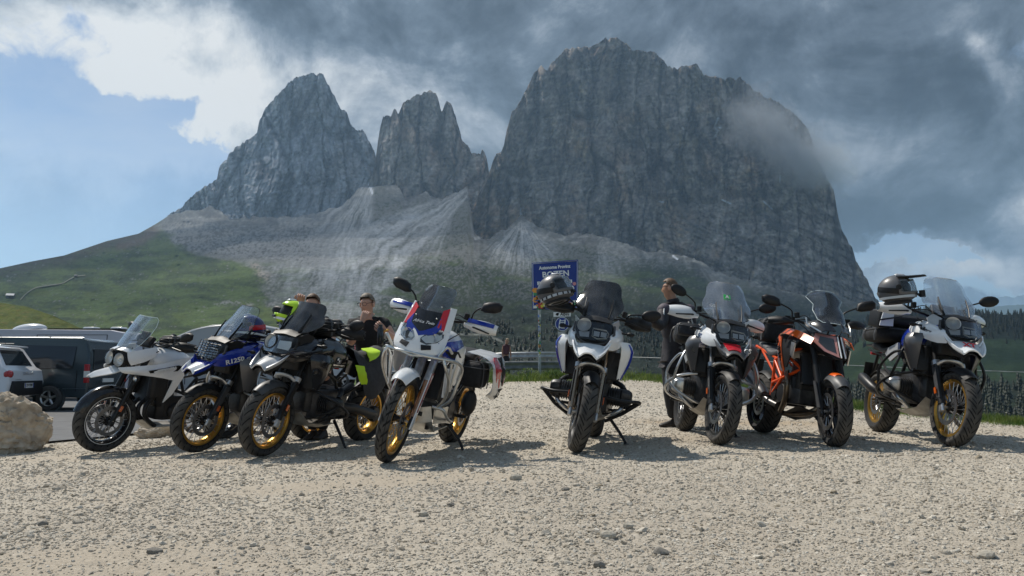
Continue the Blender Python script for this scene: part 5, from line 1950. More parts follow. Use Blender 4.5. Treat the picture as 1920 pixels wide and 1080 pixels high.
def white_tourer():
    B = Bike('motorcycle', on(188, 850), on(424, 821), 9, 0, 'white touring motorcycle with two round headlamps, black spoked wheels and a black front mudguard', ROW, wb=1.53, rake=24, head=(.42, 0, 1.0))
    fx, fr = .765, .333
    wheel(B.root, (fx, 0, fr), fr, .062, .245, 'spoke', GLB, B.st, stripe=PLT, disc_r=.155, spoke_m=STE)
    rear_common(B, None, .325, .085, .222, 'spoke', GLB, -1, SAT)
    pt = fork(B, (fx, 0, fr), .105, .70, 1.02, SAT, SAT, .026, .030, SAT)
    B.both(lambda b: b.box(pt(.47, .14), (.026, .010, .06), (0, -R(24), 0)), 'side_reflector', AMB, True)
    B.p(MB().shell(arc_shell((fx, 0, fr), fr + .032, 18, 140, .080, 10, .06), .005, 1), 'front_mudguard', GLB, front=True)
    upright_engine(B, SAT)
    B.both(lambda b: b.tube(smooth_path([(.32, .10, .58), (.42, .13, .48), (.40, .13, .36), (.26, .11, .26)], 4), .024, 8).tube(smooth_path([(.32, .04, .58), (.44, .05, .48), (.42, .05, .36), (.26, .06, .26)], 4), .024, 8), 'exhaust_pipe', SAT)
    B.p(MB().shell([[(.42, -.11, .34), (.44, -.05, .32), (.44, .05, .32), (.42, .11, .34)], [(.30, -.13, .25), (.30, -.06, .225), (.30, .06, .225), (.30, .13, .25)], [(-.1, -.13, .25), (-.1, -.06, .22), (-.1, .06, .22), (-.1, .13, .25)]], .006), 'skid_plate', DUST)
    # beak
    B.p(MB().shell([[(.66, y, .94 - abs(y) * .25) for y in (-.13, -.06, 0, .06, .13)], [(.82, y, .885 - abs(y) * .4) for y in (-.11, -.05, 0, .05, .11)], [(.96, y, .845 - abs(y) * .5) for y in (-.075, -.035, 0, .035, .075)], [(1.02, y, .805 - abs(y) * .6) for y in (-.035, -.018, 0, .018, .035)]], .010, 1), 'beak', WHT, smooth=26)
    # lamp pair under a dark brow
    hb = B.p(MB().box((.655, 0, .995), (.14, .30, .17), (0, -R(12), 0), .85, .04), 'headlight_shell', BLK, bevel=.012)
    for sg in (1, -1):
        L_ = B.p(MB().lathe([(.074, -.05), (.080, -.01), (.078, .012), (.070, .016)], (.765, .080 * sg, .975), (1, .12 * sg, .10), 22), 'headlight', BLK, hb)
        B.p(MB().lathe([(.072, .010), (.060, -.012), (.035, -.028), (0, -.034)], (.770, .080 * sg, .975), (1, .12 * sg, .10), 22), 'reflector', LAMPR, hb)
        B.p(MB().lathe([(.018, .0), (.016, .012), (0, .016)], (.757, .080 * sg, .975), (1, .12 * sg, .10), 12), 'bulb_cap', ALU, hb)
        B.p(MB().lathe([(.073, .014), (.055, .026), (.03, .034), (0, .037)], (.770, .080 * sg, .975), (1, .12 * sg, .10), 22), 'lens', LENS, hb)
    B.both(lambda b: b.shell([[(.78, .02, 1.075), (.76, .09, 1.075), (.70, .15, 1.05)], [(.72, .02, 1.10), (.70, .09, 1.10), (.64, .15, 1.08)]], .008, 1), 'lamp_brow', WHT, parent=None)
    # flank: cheek, tank panel, long side wing with its black badge
    B.both(lambda b: b.shell([[(.74, .145, 1.06), (.60, .175, 1.10), (.44, .175, 1.13)], [(.73, .165, .98), (.58, .205, 1.03), (.42, .20, 1.08)], [(.69, .165, .93), (.58, .20, .97), (.47, .205, 1.02)]], .008, 1), 'cheek_fairing', WHT)
    wg = B.both(lambda b: b.shell([[(.80, .115, .900), (.60, .205, .930), (.38, .245, .965), (.14, .235, 1.02), (-.06, .20, 1.05)], [(.78, .135, .865), (.58, .235, .875), (.36, .268, .885), (.16, .255, .91), (-.02, .215, .96)],
                                   [(.72, .135, .845), (.56, .225, .835), (.36, .255, .81), (.20, .245, .78), (.10, .225, .80)]], .010, 1), 'side_wing', WHT)
    for par, sg in zip(wg, (1, -1)):
        B.p(MB().plate([(.52, .254 * sg, .862), (.54, .258 * sg, .888), (.20, .268 * sg, .950), (.14, .256 * sg, .940), (.20, .266 * sg, .888)], .012), 'badge_panel', GLB, par)
        B.p(MB().plate([(.22, .250 * sg, .80), (.08, .225 * sg, .82), (.20, .225 * sg, .62), (.30, .235 * sg, .54)], .012), 'lower_fin', WHT, par)
    B.text(wg[0], 'TRIUMPH', .048, PLT, (.345, .284, .902), (-1, 0, .19), (0, 0, 1), width=.22, bold=.002)
    for sg in (1, -1):
        lamp(B, (.66, .225 * sg, .80), .036)
    B.both(lambda b: b.box((.34, .17, .72), (.20, .12, .26), ch=.03), 'radiator_cowl', BLK, bevel=.01)
    tk = tank_body(B, [(.42, 1.06, 1.02, .90, .12), (.26, 1.12, 1.06, .88, .18), (.06, 1.11, 1.05, .86, .19), (-.10, 1.04, .99, .85, .14), (-.20, .95, .92, .84, .09)], WHT)
    seat_unit(B, [(-.14, .97, .085, .07), (-.30, .905, .15, .09), (-.48, .90, .16, .10), (-.56, .95, .14, .11), (-.85, .965, .12, .10), (-.92, .96, .09, .07)])
    B.both(lambda b: b.shell([[(-.30, .165, .86), (-.60, .15, .91), (-.95, .11, .93)], [(-.28, .17, .76), (-.60, .155, .84), (-.95, .11, .89)]], .010), 'tail_panel', WHT)
    subframe(B)
    tail(B)
    fr_ = MB()
    for sg in (1, -1):
        for p, q in (((.30, .17, .72), (.02, .19, .62)), ((.02, .19, .62), (.10, .17, .86)), ((.02, .19, .62), (-.14, .17, .80)), ((-.14, .17, .80), (-.16, .16, .52)), ((.02, .19, .62), (-.16, .17, .52))):
            fr_.tube([(p[0], p[1] * sg, p[2]), (q[0], q[1] * sg, q[2])], .017, 7)
    B.p(fr_, 'frame', SAT)
    B.p(MB().tube([(-.2, -.15, .36), (-.5, -.2, .46)], [.03, .05], 12).tube([(-.5, -.20, .46), (-.92, -.24, .62)], [.06, .06], 14), 'silencer', SIL)
    B.both(lambda b: b.tube([(-.12, .14, .36), (-.13, .27, .365)], .013, 8).box((-.13, .25, .37), (.05, .09, .02)), 'footpeg', SAT)
    B.p(MB().box((.44, 0, 1.17), (.05, .22, .12), (0, -R(30), 0), 1, .015), 'instrument_display', BLK, bevel=.006)
    B.p(MB().box((.50, .05, 1.24), (.03, .13, .09), (0, -R(25), 0), 1, .01), 'phone_holder', BLK, bevel=.006)
    sc = screen(B, [(.74, 1.07, .12, .04), (.69, 1.16, .18, .07), (.625, 1.26, .20, .08), (.565, 1.35, .20, .075), (.52, 1.42, .18, .06), (.505, 1.445, .15, .045)], SCR, edge=mat('screen edge', (.75, .85, .84), .25))
    handlebar(B, (.28, 0, 1.12), .045, .44, .13, guard=(.25, .10), guard_m=BLK, mirror='angular', mirror_h=.10)
    side_stand(B)
    return B


def orange_street():
    B = Bike('motorcycle', on(1560, 838), on(1412, 808), 8, -9, 'orange and black street motorcycle with an orange trellis frame and split headlight', ROW, wb=1.48, rake=24.9, head=(.40, 0, .96))
    fx, fr = .74, .30
    wheel(B.root, (fx, 0, fr), fr, .062, .222, 'alloy', GLB, B.st, disc_r=.16, tread_n=22)
    rear_common(B, None, .315, .095, .222, 'alloy', GLB, 1, SAT)
    pt = fork(B, (fx, 0, fr), .105, .58, .98, SAT, SAT, .024, .029, SAT)
    fm = B.p(MB().shell(arc_shell((fx, 0, fr), fr + .026, 44, 122, .074, 9, .05), .005, 1), 'front_mudguard', DKG, front=True)
    B.p(MB().shell(arc_shell((fx, 0, fr), fr + .036, 72, 100, .05, 5, .02), .005, 1), 'mudguard_stripe', ORG, fm)
    B.both(lambda b: b.shell([[pt(.56, .10) + Vector((.03, .035, 0)), pt(.56, .10) + Vector((-.03, .035, 0))], [pt(.33, .10) + Vector((.05, .032, 0)), pt(.33, .10) + Vector((-.03, .032, 0))]], .006), 'fork_guard', DKG, True)
    upright_engine(B, ENG)
    B.p(MB().tube(smooth_path([(.30, .06, .52), (.38, .10, .40), (.28, -.02, .26), (.0, -.12, .23)], 4), .026, 8).tube(smooth_path([(.10, -.16, .62), (.24, -.22, .52), (.18, -.20, .36), (.0, -.15, .25)], 4), .026, 8), 'exhaust_pipe', mat('heat stained pipe', (.22, .17, .12), .3, .8, var=.4, nscale=8))
    B.p(MB().shell([[(.34, -.14, .32), (.36, 0, .28), (.34, .14, .32)], [(.0, -.15, .22), (.0, 0, .185), (.0, .15, .22)]], .006), 'belly_pan', BLK)
    N_ = {'a': (.36, .09, .88), 'b': (.30, .12, .66), 'c': (.08, .20, .80), 'd': (.10, .21, .56), 'e': (-.14, .19, .74), 'f': (-.16, .185, .52), 'g': (-.20, .17, .40)}

    def trel(b):
        for p, q in ('ac', 'bc', 'bd', 'cd', 'ce', 'de', 'ef', 'df', 'fg', 'dg'):
            b.tube([N_[p], N_[q]], .0155, 8)
        return b
    B.both(trel, 'trellis_frame', ORF)
    sb = MB()
    for sg in (1, -1):
        sb.tube([(-.14, .13 * sg, .74), (-.86, .10 * sg, .92)], .012, 6).tube([(-.16, .14 * sg, .56), (-.66, .11 * sg, .86)], .012, 6)
    B.p(sb, 'subframe', ORF)
    # split headlight
    H = lambda y, z: (.78 - .55 * (z - .86) - 1.4 * abs(y) - 1.0 * y * y, y, z)
    hs = B.p(MB().loft([[Vector(H(y, z)) + Vector((-.12, 0, 0)) for y, z in ((-.12, .98), (.12, .98), (.15, .90), (.05, .76), (-.05, .76), (-.15, .90))], [Vector(H(y, z)) for y, z in ((-.13, .99), (.13, .99), (.155, .90), (.05, .755), (-.05, .755), (-.155, .90))]]), 'headlight_shell', BLK, bevel=.008)
    pink = mat('lamp surround', (.42, .20, .18), .3, .3)
    for sg in (1, -1):
        o = [(.028, .955), (.132, .985), (.150, .905), (.105, .820), (.030, .765)]
        i = [(.044, .935), (.112, .955), (.126, .900), (.092, .835), (.044, .800)]
        P = [Vector(H(y * sg, z)) + Vector((.012, 0, 0)) for y, z in o]
        Q = [Vector(H(y * sg, z)) + Vector((.020, 0, 0)) for y, z in i]
        r_ = B.p(MB().loft([P, Q], cap=False), 'lamp_surround', pink, hs)
        B.p(MB().plate([q + Vector((-.006, 0, 0)) for q in Q], .004), 'lamp_reflector', MGR, hs)
        B.p(MB().plate(Q, .004), 'lens', LENSD, hs)
        B.p(MB().tube([P[0] + Vector((.004, -.012 * sg, 0)), P[4] + Vector((.010, -.012 * sg, 0))], .006, 6), 'running_light', WHT, hs)
    # cowl wings and screen
    B.both(lambda b: b.shell([[(.70, .03, 1.00), (.66, .10, 1.00), (.56, .165, .98)], [(.62, .05, 1.08), (.56, .13, 1.07), (.46, .19, 1.04)], [(.56, .06, 1.12), (.50, .13, 1.10), (.40, .18, 1.08)]], .008, 1), 'nose_cowl', GLB)
    B.both(lambda b: b.tube([(.64, .135, .985), (.50, .205, 1.06), (.46, .20, 1.12)], .007, 6), 'cowl_trim', ALU)
    sc = screen(B, [(.62, 1.08, .10, .03), (.58, 1.11, .13, .04), (.51, 1.20, .145, .05), (.47, 1.26, .125, .05), (.43, 1.33, .175, .07), (.40, 1.385, .12, .05), (.39, 1.40, .08, .03)], SCRM, edge=mat('screen edge', (.75, .85, .84), .25))
    B.p(MB().box((.44, 0, 1.13), (.03, .18, .12), (0, -R(35), 0), 1, .01), 'instrument_display', BLK, bevel=.006)
    # tank with orange flashes
    tk = tank_body(B, [(.42, .98, .95, .84, .10), (.28, 1.06, 1.02, .82, .18), (.06, 1.06, 1.0, .80, .20), (-.10, .98, .93, .79, .15), (-.20, .88, .85, .78, .09)], SAT)
    for sg in (1, -1):
        f = B.p(MB().shell([[(.60, .17 * sg, .925), (.34, .205 * sg, 1.005), (.10, .208 * sg, 1.035), (-.08, .17 * sg, 1.0)], [(.60, .20 * sg, .87), (.32, .262 * sg, .955), (.08, .252 * sg, .985), (-.10, .20 * sg, .95)]], .008, 1), 'tank_flash', ORG, tk)
        B.p(MB().shell([[(.44, .232 * sg, .90), (.20, .250 * sg, .925), (.04, .236 * sg, .945)], [(.38, .262 * sg, .80), (.22, .262 * sg, .80), (.08, .245 * sg, .82)], [(.26, .245 * sg, .66), (.22, .245 * sg, .655), (.16, .238 * sg, .67)]], .010, 1), 'tank_scoop', BLK, tk)
        g = B.p(MB().shell([[(.10, .248 * sg, .955), (-.02, .225 * sg, .97)], [(.14, .262 * sg, .82), (.04, .245 * sg, .83)], [(.24, .262 * sg, .62), (.18, .255 * sg, .64)]], .008, 1), 'tank_fin', ORG, tk)
        B.p(MB().shell([[(.02, .240 * sg, .86), (-.08, .20 * sg, .88)], [(.10, .252 * sg, .70), (.02, .23 * sg, .72)], [(.18, .252 * sg, .62), (.12, .245 * sg, .64)]], .008, 1), 'tank_edge', WHT, tk)
        B.p(MB().plate([(.43, .262 * sg, .875), (.37, .270 * sg, .89), (.36, .270 * sg, .77), (.40, .262 * sg, .74)], .010), 'air_inlet', ALU, tk)
    B.text(tk, 'SUPER', .075, GLB, (.095, -.266, .83), (.30, .02, -.52), (.6, 0, .3), width=.24, bold=.002)
    seat_unit(B, [(-.10, .93, .08, .07), (-.28, .855, .15, .09), (-.46, .865, .15, .10), (-.54, .93, .13, .10), (-.80, .97, .10, .08), (-.90, .98, .07, .06)], SEATG)
    tail(B, -.96, .92)
    B.p(MB().tube(smooth_path([(-.06, -.16, .30), (-.22, -.19, .34), (-.34, -.20, .40)], 3), .030, 10).tube([(-.30, -.20, .385), (-.36, -.205, .42), (-.78, -.235, .62), (-.86, -.24, .66)], [.045, .066, .066, .05], 14), 'silencer', mat('titanium silencer', (.17, .165, .16), .35, .8, var=.2, nscale=12))
    B.both(lambda b: b.tube([(-.20, .15, .38), (-.21, .27, .385)], .012, 8), 'footpeg', SAT)
    handlebar(B, (.26, 0, 1.06), .06, .40, .10, guard=(.21, .075), guard_m=BLK, mirror='angular', mirror_h=.17, mir_y=.40)
    side_stand(B)
    return B


def rear_bike():
    """a dark bike parked the other way: only its tail shows between the others"""
    B = Bike('motorcycle', on(704, 790), on(694, 812), 6, 0, 'dark motorcycle parked facing away behind the black one, its number plate showing', 'motorcycles parked facing away', wb=1.48)
    wheel(B.root, (.74, 0, .31), .31, .06, .222, 'alloy', GLB, B.st)
    wheel(B.root, (-.74, 0, .318), .318, .088, .222, 'alloy', GLB)
    fork(B, (.74, 0, .31), .105, .6, .98, SAT, SAT)
    upright_engine(B)
    tank_body(B, [(.40, .98, .95, .84, .12), (.26, 1.04, 1.0, .82, .18), (.04, 1.02, .97, .80, .18), (-.16, .90, .86, .79, .10)], GLB)
    seat_unit(B, [(-.12, .90, .10, .08), (-.30, .86, .15, .09), (-.50, .87, .15, .10), (-.85, .93, .12, .09), (-.92, .93, .09, .06)])
    subframe(B)
    B.p(MB().shell(arc_shell((-.74, 0, .318), .36, 60, 185, .095, 9, .03), .005), 'rear_mudguard', BLK)
    B.p(MB().box((-.97, 0, .86), (.05, .16, .05), ch=.01), 'tail_light', REDL, bevel=.005)
    pl = B.p(MB().plate([(-1.035, -.10, .76), (-1.035, .10, .76), (-1.06, .10, .60), (-1.06, -.10, .60)], .005), 'number_plate', mat('dull plate', (.30, .27, .21), .6))
    B.text(pl, '086', .075, BLK, (-1.052, .0, .71), (0, -1, 0), (0, 0, 1), width=.14, bold=.002, extrude=.004)
    B.text(pl, '6H', .06, BLK, (-1.060, .0, .64), (0, -1, 0), (0, 0, 1), width=.10, bold=.002, extrude=.004)
    B.p(MB().tube([(-.2, -.17, .33), (-.9, -.25, .60)], [.03, .06], 12), 'silencer', SAT)
    B.p(MB().tube([(-.10, .12, .44), (-.74, .12, .318)], [.05, .045], 8), 'swingarm', SAT)
    handlebar(B, (.24, 0, 1.06), .05, .40, .12, mirror='round', mirror_h=.10)
    side_stand(B)
    return B


bike_rally_twin = rally_twin()
bike_tourer = white_tourer()
bike_orange = orange_street()
bike_rear = rear_bike()
# ------------------------------------------------------------------ helmets, bags and cloth on the bikes
def local_to_world(B, p):
    bpy.context.view_layer.update()
    return B.root.matrix_world @ Vector(p)


def shell_grid(fn, nu, nv):
    return [[Vector(fn(i / (nv - 1), j / (nu - 1))) for j in range(nu)] for i in range(nv)]


def helmet(loc, rot, label, shell_m, visor_m=None, accent=None, peak=False, trim=None, upside=False, text=None, scale=1., glass=SCRM):
    """a full-face helmet: face along +x, origin at the middle of the neck opening"""
    r_ = empty('helmet', loc, rot, label, 'helmet', 'crash helmets left on the motorcycles')
    r_.scale = (scale,) * 3
    # shell: sweep of a profile round the head with the face opening cut away
    nu, nv = 40, 22
    V, F, idx = [], [], {}

    def pos(a, t):
        el = -math.pi * .36 + t * (math.pi * .86)
        rx = .155 if math.cos(a) < 0 else .150 + .022 * sstep(.25, -.5, np.array(math.sin(el)))
        x = rx * math.cos(a) * math.cos(el)
        y = .125 * math.sin(a) * math.cos(el)
        z = .135 * math.sin(el) + .120
        if el < 0:
            x *= 1.06
            y *= 1.02
        return Vector((float(x), y, z))
    for i in range(nv):
        for j in range(nu):
            V.append(pos(2 * math.pi * j / nu, i / (nv - 1)))
    for i in range(nv - 1):
        for j in range(nu):
            a = 2 * math.pi * (j + .5) / nu
            a = a - 2 * math.pi if a > math.pi else a
            c = sum((V[i * nu + j] + V[(i + 1) * nu + j] for _ in (0,)), Vector()) / 2
            if abs(a) < 1.05 and .092 < c.z < .195:
                continue
            F.append([i * nu + j, i * nu + (j + 1) % nu, (i + 1) * nu + (j + 1) % nu, (i + 1) * nu + j])
    me = bpy.data.meshes.new('shell')
    me.from_pydata([tuple(v) for v in V], [], F)
    me.materials.append(shell_m)
    me.shade_smooth()
    sh = link(bpy.data.objects.new('shell', me), r_)
    q = sh.modifiers.new('thickness', 'SOLIDIFY')
    q.thickness = .012
    MB().ell((-.005, 0, .118), (.128, .108, .112), 18, 11).build('lining', BLK, r_)
    MB().tube([(.105 * math.cos(a) * 1.03, .112 * math.sin(a), .004) for a in [2 * math.pi * k / 24 for k in range(24)]], .011, 6, closed=True).build('neck_roll', BLK, r_)
    # chin bar vent, visor
    if visor_m:
        up = .055 if peak == 'open' else 0
        rows = []
        for t in (0, .33, .66, 1):
            z = .092 + .108 * t
            rows.append([(.163 * math.cos(a) * (1 - .10 * t * t), .129 * math.sin(a), z + up * (1 - abs(a) / 1.2)) for a in [R(k) for k in (-66, -44, -22, 0, 22, 44, 66)]])
        MB().shell(rows, .003, 1).build('visor', visor_m, r_)
        MB().lathe([(0, -.135), (.020, -.135), (.024, -.128), (.024, .128), (.020, .135), (0, .135)], (.045, 0, .135), (0, 1, 0), 16).build('visor_pivot', BLK, r_)
    MB().box((.172, 0, .055), (.014, .07, .022), ch=.005).build('chin_vent', BLK, r_, bevel=.003)
    MB().box((.05, 0, .252), (.09, .05, .014), (0, R(14), 0), .7, .01).build('top_vent', trim or BLK, r_, bevel=.003)
    if peak:
        rows = [[(.03, y, .245 - 1.5 * y * y) for y in (-.10, -.05, 0, .05, .10)], [(.12, y, .232 - 1.2 * y * y) for y in (-.105, -.05, 0, .05, .105)], [(.245, y, .222 - .8 * y * y) for y in (-.085, -.045, 0, .045, .085)]]
        MB().shell(rows, .005, 1).build('peak', shell_m if accent is None else accent, r_)
    if accent:
        for sg in (1, -1):
            def f(v, u):
                a = R(75 + 75 * u)
                z = .07 + .05 * v + .045 * u
                k = math.sqrt(max(0.05, 1 - ((z - .12) / .135) ** 2))
                return (.158 * math.cos(a) * k * 1.035, .128 * math.sin(a) * k * 1.03 * sg, z)
            MB().shell(shell_grid(f, 8, 4), .004).build('shell_stripe', accent, r_)
    if trim:
        def f2(v, u):
            a = R(-150 + 300 * u)
            return (.158 * math.cos(a) * .99, .129 * math.sin(a) * .99, .036 + .022 * v)
        MB().shell(shell_grid(f2, 24, 2), .005).build('lower_band', trim, r_)
    return r_


HIV = mat('hi-vis yellow', (.55, .80, .02), .5)
HIVP = mat('hi-vis paint', (.50, .78, .02), .25, coat=.4)
MATG = mat('matt graphite', (.10, .10, .105), .38, coat=.2)
CLOTH = mat('black cloth', (.018, .018, .019), .85, var=.4, nscale=35, bump=.4)
CLOTHG = mat('dark grey cloth', (.040, .040, .043), .85, var=.35, nscale=30, bump=.4)
GREYC = mat('grey cloth', (.11, .11, .115), .85, var=.3, nscale=30, bump=.3)

HG = 'crash helmets left on the motorcycles'
# behind the blue bike's screen: red, white and navy
helmet(at(466, 636, 7.55), (R(4), R(-6), R(215)), 'red, white and navy helmet resting behind the blue motorcycle\'s windscreen', DBL, LENSD, RED, trim=WHT)
helmet(at(541, 612, 6.95), (R(-8), R(-14), R(222)), 'fluorescent yellow helmet with its visor up above the black motorcycle\'s mirror', HIVP, None, BLK, trim=WHT)
h5 = helmet(at(1046, 568, 6.35), (R(0), R(-16), R(-28)), 'grey helmet with a chequered lower band hanging in front of the blue road sign', MATG, LENS, BLK, peak=False, trim=LGR)
ck = MB()
for k in range(16):
    a = R(-140 + 280 * k / 15)
    ck.box((.161 * math.cos(a), .131 * math.sin(a), .047), (.010, .010, .022), (0, 0, a))
ck.build('check_band', BLK, h5)
h8 = helmet(at(1684, 568, 6.6), (R(2), R(-4), R(-38)), 'black and grey peaked adventure helmet on the blue-tanked white motorcycle', MATG, LENS, BLK, peak=True, trim=LGR)
MB().box((.20, .02, .06), (.045, .05, .06), ch=.008).tube([(.17, .02, .05), (.20, .02, .04)], .012, 6).build('chin_camera', BLK, h8)


def bag(name, loc, size, rot, label, cat, m=CLOTH, strap=None, group=None, zips=True, seed=0):
    """soft bag: a bulged box with seams, straps and a zip"""
    rt = empty(name, loc, rot, label, cat, group)
    x, y, z = (q / 2 for q in size)
    secs = []
    rnd = random.Random(seed)
    for t, k in ((-1, .72), (-.86, .92), (-.4, 1.0), (.1, 1.02), (.6, .97), (.9, .82), (1, .6)):
        sec = []
        for i in range(16):
            a = 2 * math.pi * i / 16
            ca, sa = math.cos(a), math.sin(a)
            sx = math.copysign(abs(ca) ** .45, ca)
            sy = math.copysign(abs(sa) ** .45, sa)
            w = 1 + rnd.uniform(-.035, .035)
            sec.append(Vector((x * k * sx * w, y * k * sy * w, z + z * t)))
        secs.append(sec)
    MB().loft(secs).build('bag_body', m, rt, 60, sub=1)
    if zips:
        MB().tube([(x * 1.0 * math.copysign(abs(math.cos(a)) ** .45, math.cos(a)), y * 1.0 * math.copysign(abs(math.sin(a)) ** .45, math.sin(a)), z * 1.55) for a in [2 * math.pi * k / 24 for k in range(24)]], .005, 5, closed=True).build('zip', DKG, rt)
    for k in (-.5, .5):
        pts = [(x * k, -y * 1.03, .0), (x * k, -y * 1.05, z), (x * k, -y * .86, z * 1.9), (x * k, 0, z * 2.02), (x * k, y * .86, z * 1.9), (x * k, y * 1.05, z), (x * k, y * 1.03, 0)]
        b = MB()
        b.tube(smooth_path(pts, 4), .013, 6, flat=.35)
        b.build('strap', strap or DKG, rt)
    MB().tube(smooth_path([(-x * .3, 0, z * 2), (-x * .1, 0, z * 2.25), (x * .1, 0, z * 2.25), (x * .3, 0, z * 2)], 4), .010, 6).build('carry_handle', DKG, rt)
    return rt


def on_bike(B, p):
    return local_to_world(B, p)


hd = lambda B, extra=0: B.root.rotation_euler.z + R(extra)
bag('tank_bag', on_bike(bike_black, (.12, 0, 1.10)), (.34, .26, .17), (0, 0, hd(bike_black)), 'black tank bag strapped on the all black motorcycle', 'bag', seed=1)
bag('tank_bag', on_bike(bike_tourer, (.10, .0, 1.11)), (.26, .22, .13), (0, 0, hd(bike_tourer)), 'small rounded black tank bag on the white twin-lamp tourer', 'bag', seed=2)
bag('tail_bag', on_bike(bike_crash, (-.62, .0, .95)), (.46, .52, .20), (R(-8), 0, hd(bike_crash)), 'black roll bag across the seat behind the silver crash bars', 'bag', seed=3)
bag('roll_bag', on_bike(bike_crash, (-.20, -.20, 1.00)), (.20, .22, .13), (R(-8), 0, hd(bike_crash)), 'small grey pouch by the white hand guard of the crash-barred motorcycle', 'bag', CLOTHG, seed=4)
bag('tail_bag', on_bike(bike_orange, (-.66, .0, .96)), (.34, .34, .25), (R(-8), 0, hd(bike_orange)), 'ribbed black tail bag on the orange and black motorcycle', 'bag', CLOTH, GREYC, seed=5)
bag('tail_bag', on_bike(bike_rear, (-.45, .0, .96)), (.34, .28, .17), (0, 0, hd(bike_rear)), 'black bag with red cords strapped on the bike parked facing away', 'bag', CLOTHG, RED, seed=6)
bag('saddle_bag', on_bike(bike_rally, (-.55, -.02, .93)), (.62, .50, .16), (R(-8), 0, hd(bike_rally)), 'lower crumpled black dry bag on the seat beside the orange bike\'s screen', 'bag', CLOTH, seed=7)
bag('saddle_bag', on_bike(bike_rally, (-.55, .02, 1.08)), (.56, .44, .14), (R(-6), 0, hd(bike_rally)), 'flat upper black bag on the white rally bike\'s luggage pile', 'bag', BLK, SAT, seed=8)
bag('saddle_bag', on_bike(bike_rally_twin, (-.40, .22, .62)), (.40, .20, .24), (R(-9), 0, hd(bike_rally_twin)), 'black soft side bag behind the silver-caged motorcycle\'s crash bars', 'bag', CLOTH, seed=9)


def white_case():
    """white and black hard case with cut-outs on the luggage pile"""
    o = empty('top_case', on_bike(bike_rally, (-.30, -.28, 1.05)), (R(-8), R(8), hd(bike_rally, 10)), 'white and black hard-edged case strapped beside the orange bike\'s screen', 'case')
    MB().box((0, 0, .09), (.22, .14, .17), ch=.02).build('case_body', BLK, o, bevel=.01)
    MB().plate([(.115, -.072, .02), (.115, .072, .03), (.115, .06, .17), (.115, -.05, .18)], .012).build('case_panel', WHT, o, bevel=.003)
    MB().tube([(.09, -.06, .18), (.11, -.05, .225), (.11, .05, .225), (.09, .06, .18)], .012, 6).build('case_handle', WHT, o)
    MB().tube([(.13, -.10, .07), (.13, .14, .14)], .008, 5).build('strap', SAT, o)


white_case()


def cloth_sheet(name, pts_rows, m, label, cat, seed=0, amp=.015, sub=2):
    b = MB().shell(pts_rows, .006, sub)
    for v in b.v:
        n = fbm(np.array(v.x * 9 + seed), np.array(v.y * 9), np.array(v.z * 9), 3)
        v += Vector((float(n) * amp, float(n) * amp * .6, float(n) * amp * .3))
    o = b.build(name, m, None, 60)
    return tag(o, label, cat)


def cloth_on(B, rows, *a, **k):
    return cloth_sheet(a[0], [[local_to_world(B, p) for p in r_] for r_ in rows], *a[1:], **k)


# riding jacket thrown over the black bike's saddle, with a hi-vis vest on it
cloth_on(bike_black, [[(-.22, -.18, .86), (-.36, -.20, .84), (-.52, -.20, .84), (-.72, -.18, .84)], [(-.20, 0, 1.01), (-.36, 0, .97), (-.52, 0, .98), (-.74, 0, 1.04)], [(-.18, .17, .95), (-.34, .19, .93), (-.52, .19, .94), (-.74, .17, .97)],
                      [(-.22, .27, .72), (-.36, .29, .68), (-.54, .28, .66), (-.72, .24, .72)], [(-.26, .28, .58), (-.36, .30, .52), (-.50, .29, .54), (-.64, .25, .60)]],
         'riding_jacket', CLOTHG, 'dark riding jacket thrown over the black motorcycle\'s saddle', 'jacket', seed=3, amp=.03)
cloth_on(bike_black, [[(-.36, .10, 1.01), (-.46, .10, 1.02), (-.56, .10, 1.03)], [(-.32, .20, .985), (-.43, .215, .985), (-.54, .205, 1.0)], [(-.34, .245, .90), (-.42, .26, .93), (-.48, .24, .95)]],
         'safety_vest', HIV, 'fluorescent yellow safety vest lying on the dark riding jacket', 'vest', seed=5, amp=.03)
cloth_on(bike_black, [[(-.14, .225, .86), (-.22, .285, .86)], [(-.13, .265, .77), (-.20, .325, .77)], [(-.16, .29, .67), (-.22, .33, .68)]], 'safety_strip', HIV, 'fluorescent yellow strip hanging below the jacket by the fuel tank', 'vest', seed=6, amp=.03)
# red, white and black jacket on the tall rally bike's tail
rw = [[(-.36, .10, .93), (-.60, .10, .95), (-.90, .08, .97)], [(-.34, .30, .91), (-.60, .32, .92), (-.94, .27, .95)], [(-.36, .385, .80), (-.62, .40, .80), (-.98, .34, .84)], [(-.44, .385, .64), (-.66, .40, .60), (-.94, .35, .62)], [(-.52, .33, .56), (-.68, .35, .52), (-.84, .31, .54)]]
j = cloth_on(bike_rally_twin, rw, 'riding_jacket', WHT, 'white, red and black riding jacket slung on the silver-caged motorcycle\'s tail', 'jacket', seed=8, amp=.03)
for nm, rr, m_ in (('red_panel', [[(-.46, .325, .925), (-.56, .33, .93)], [(-.44, .398, .82), (-.56, .408, .82)], [(-.50, .400, .66), (-.60, .410, .65)]], RED), ('black_panel', [[(-.64, .335, .93), (-.76, .325, .935)], [(-.64, .412, .82), (-.76, .395, .82)], [(-.66, .415, .70), (-.76, .40, .70)]], CLOTH),
                    ('red_panel', [[(-.82, .315, .93), (-.88, .30, .94)], [(-.80, .39, .80), (-.88, .375, .80)], [(-.78, .395, .66), (-.85, .38, .66)]], DRD), ('black_panel', [[(-.58, .412, .64), (-.80, .40, .64)], [(-.62, .385, .54), (-.78, .37, .55)]], CLOTH)):
    o = cloth_sheet(nm, [[local_to_world(bike_rally_twin, p) for p in r_] for r_ in rr], m_, None, None, seed=8, amp=.03)
    o.parent = j
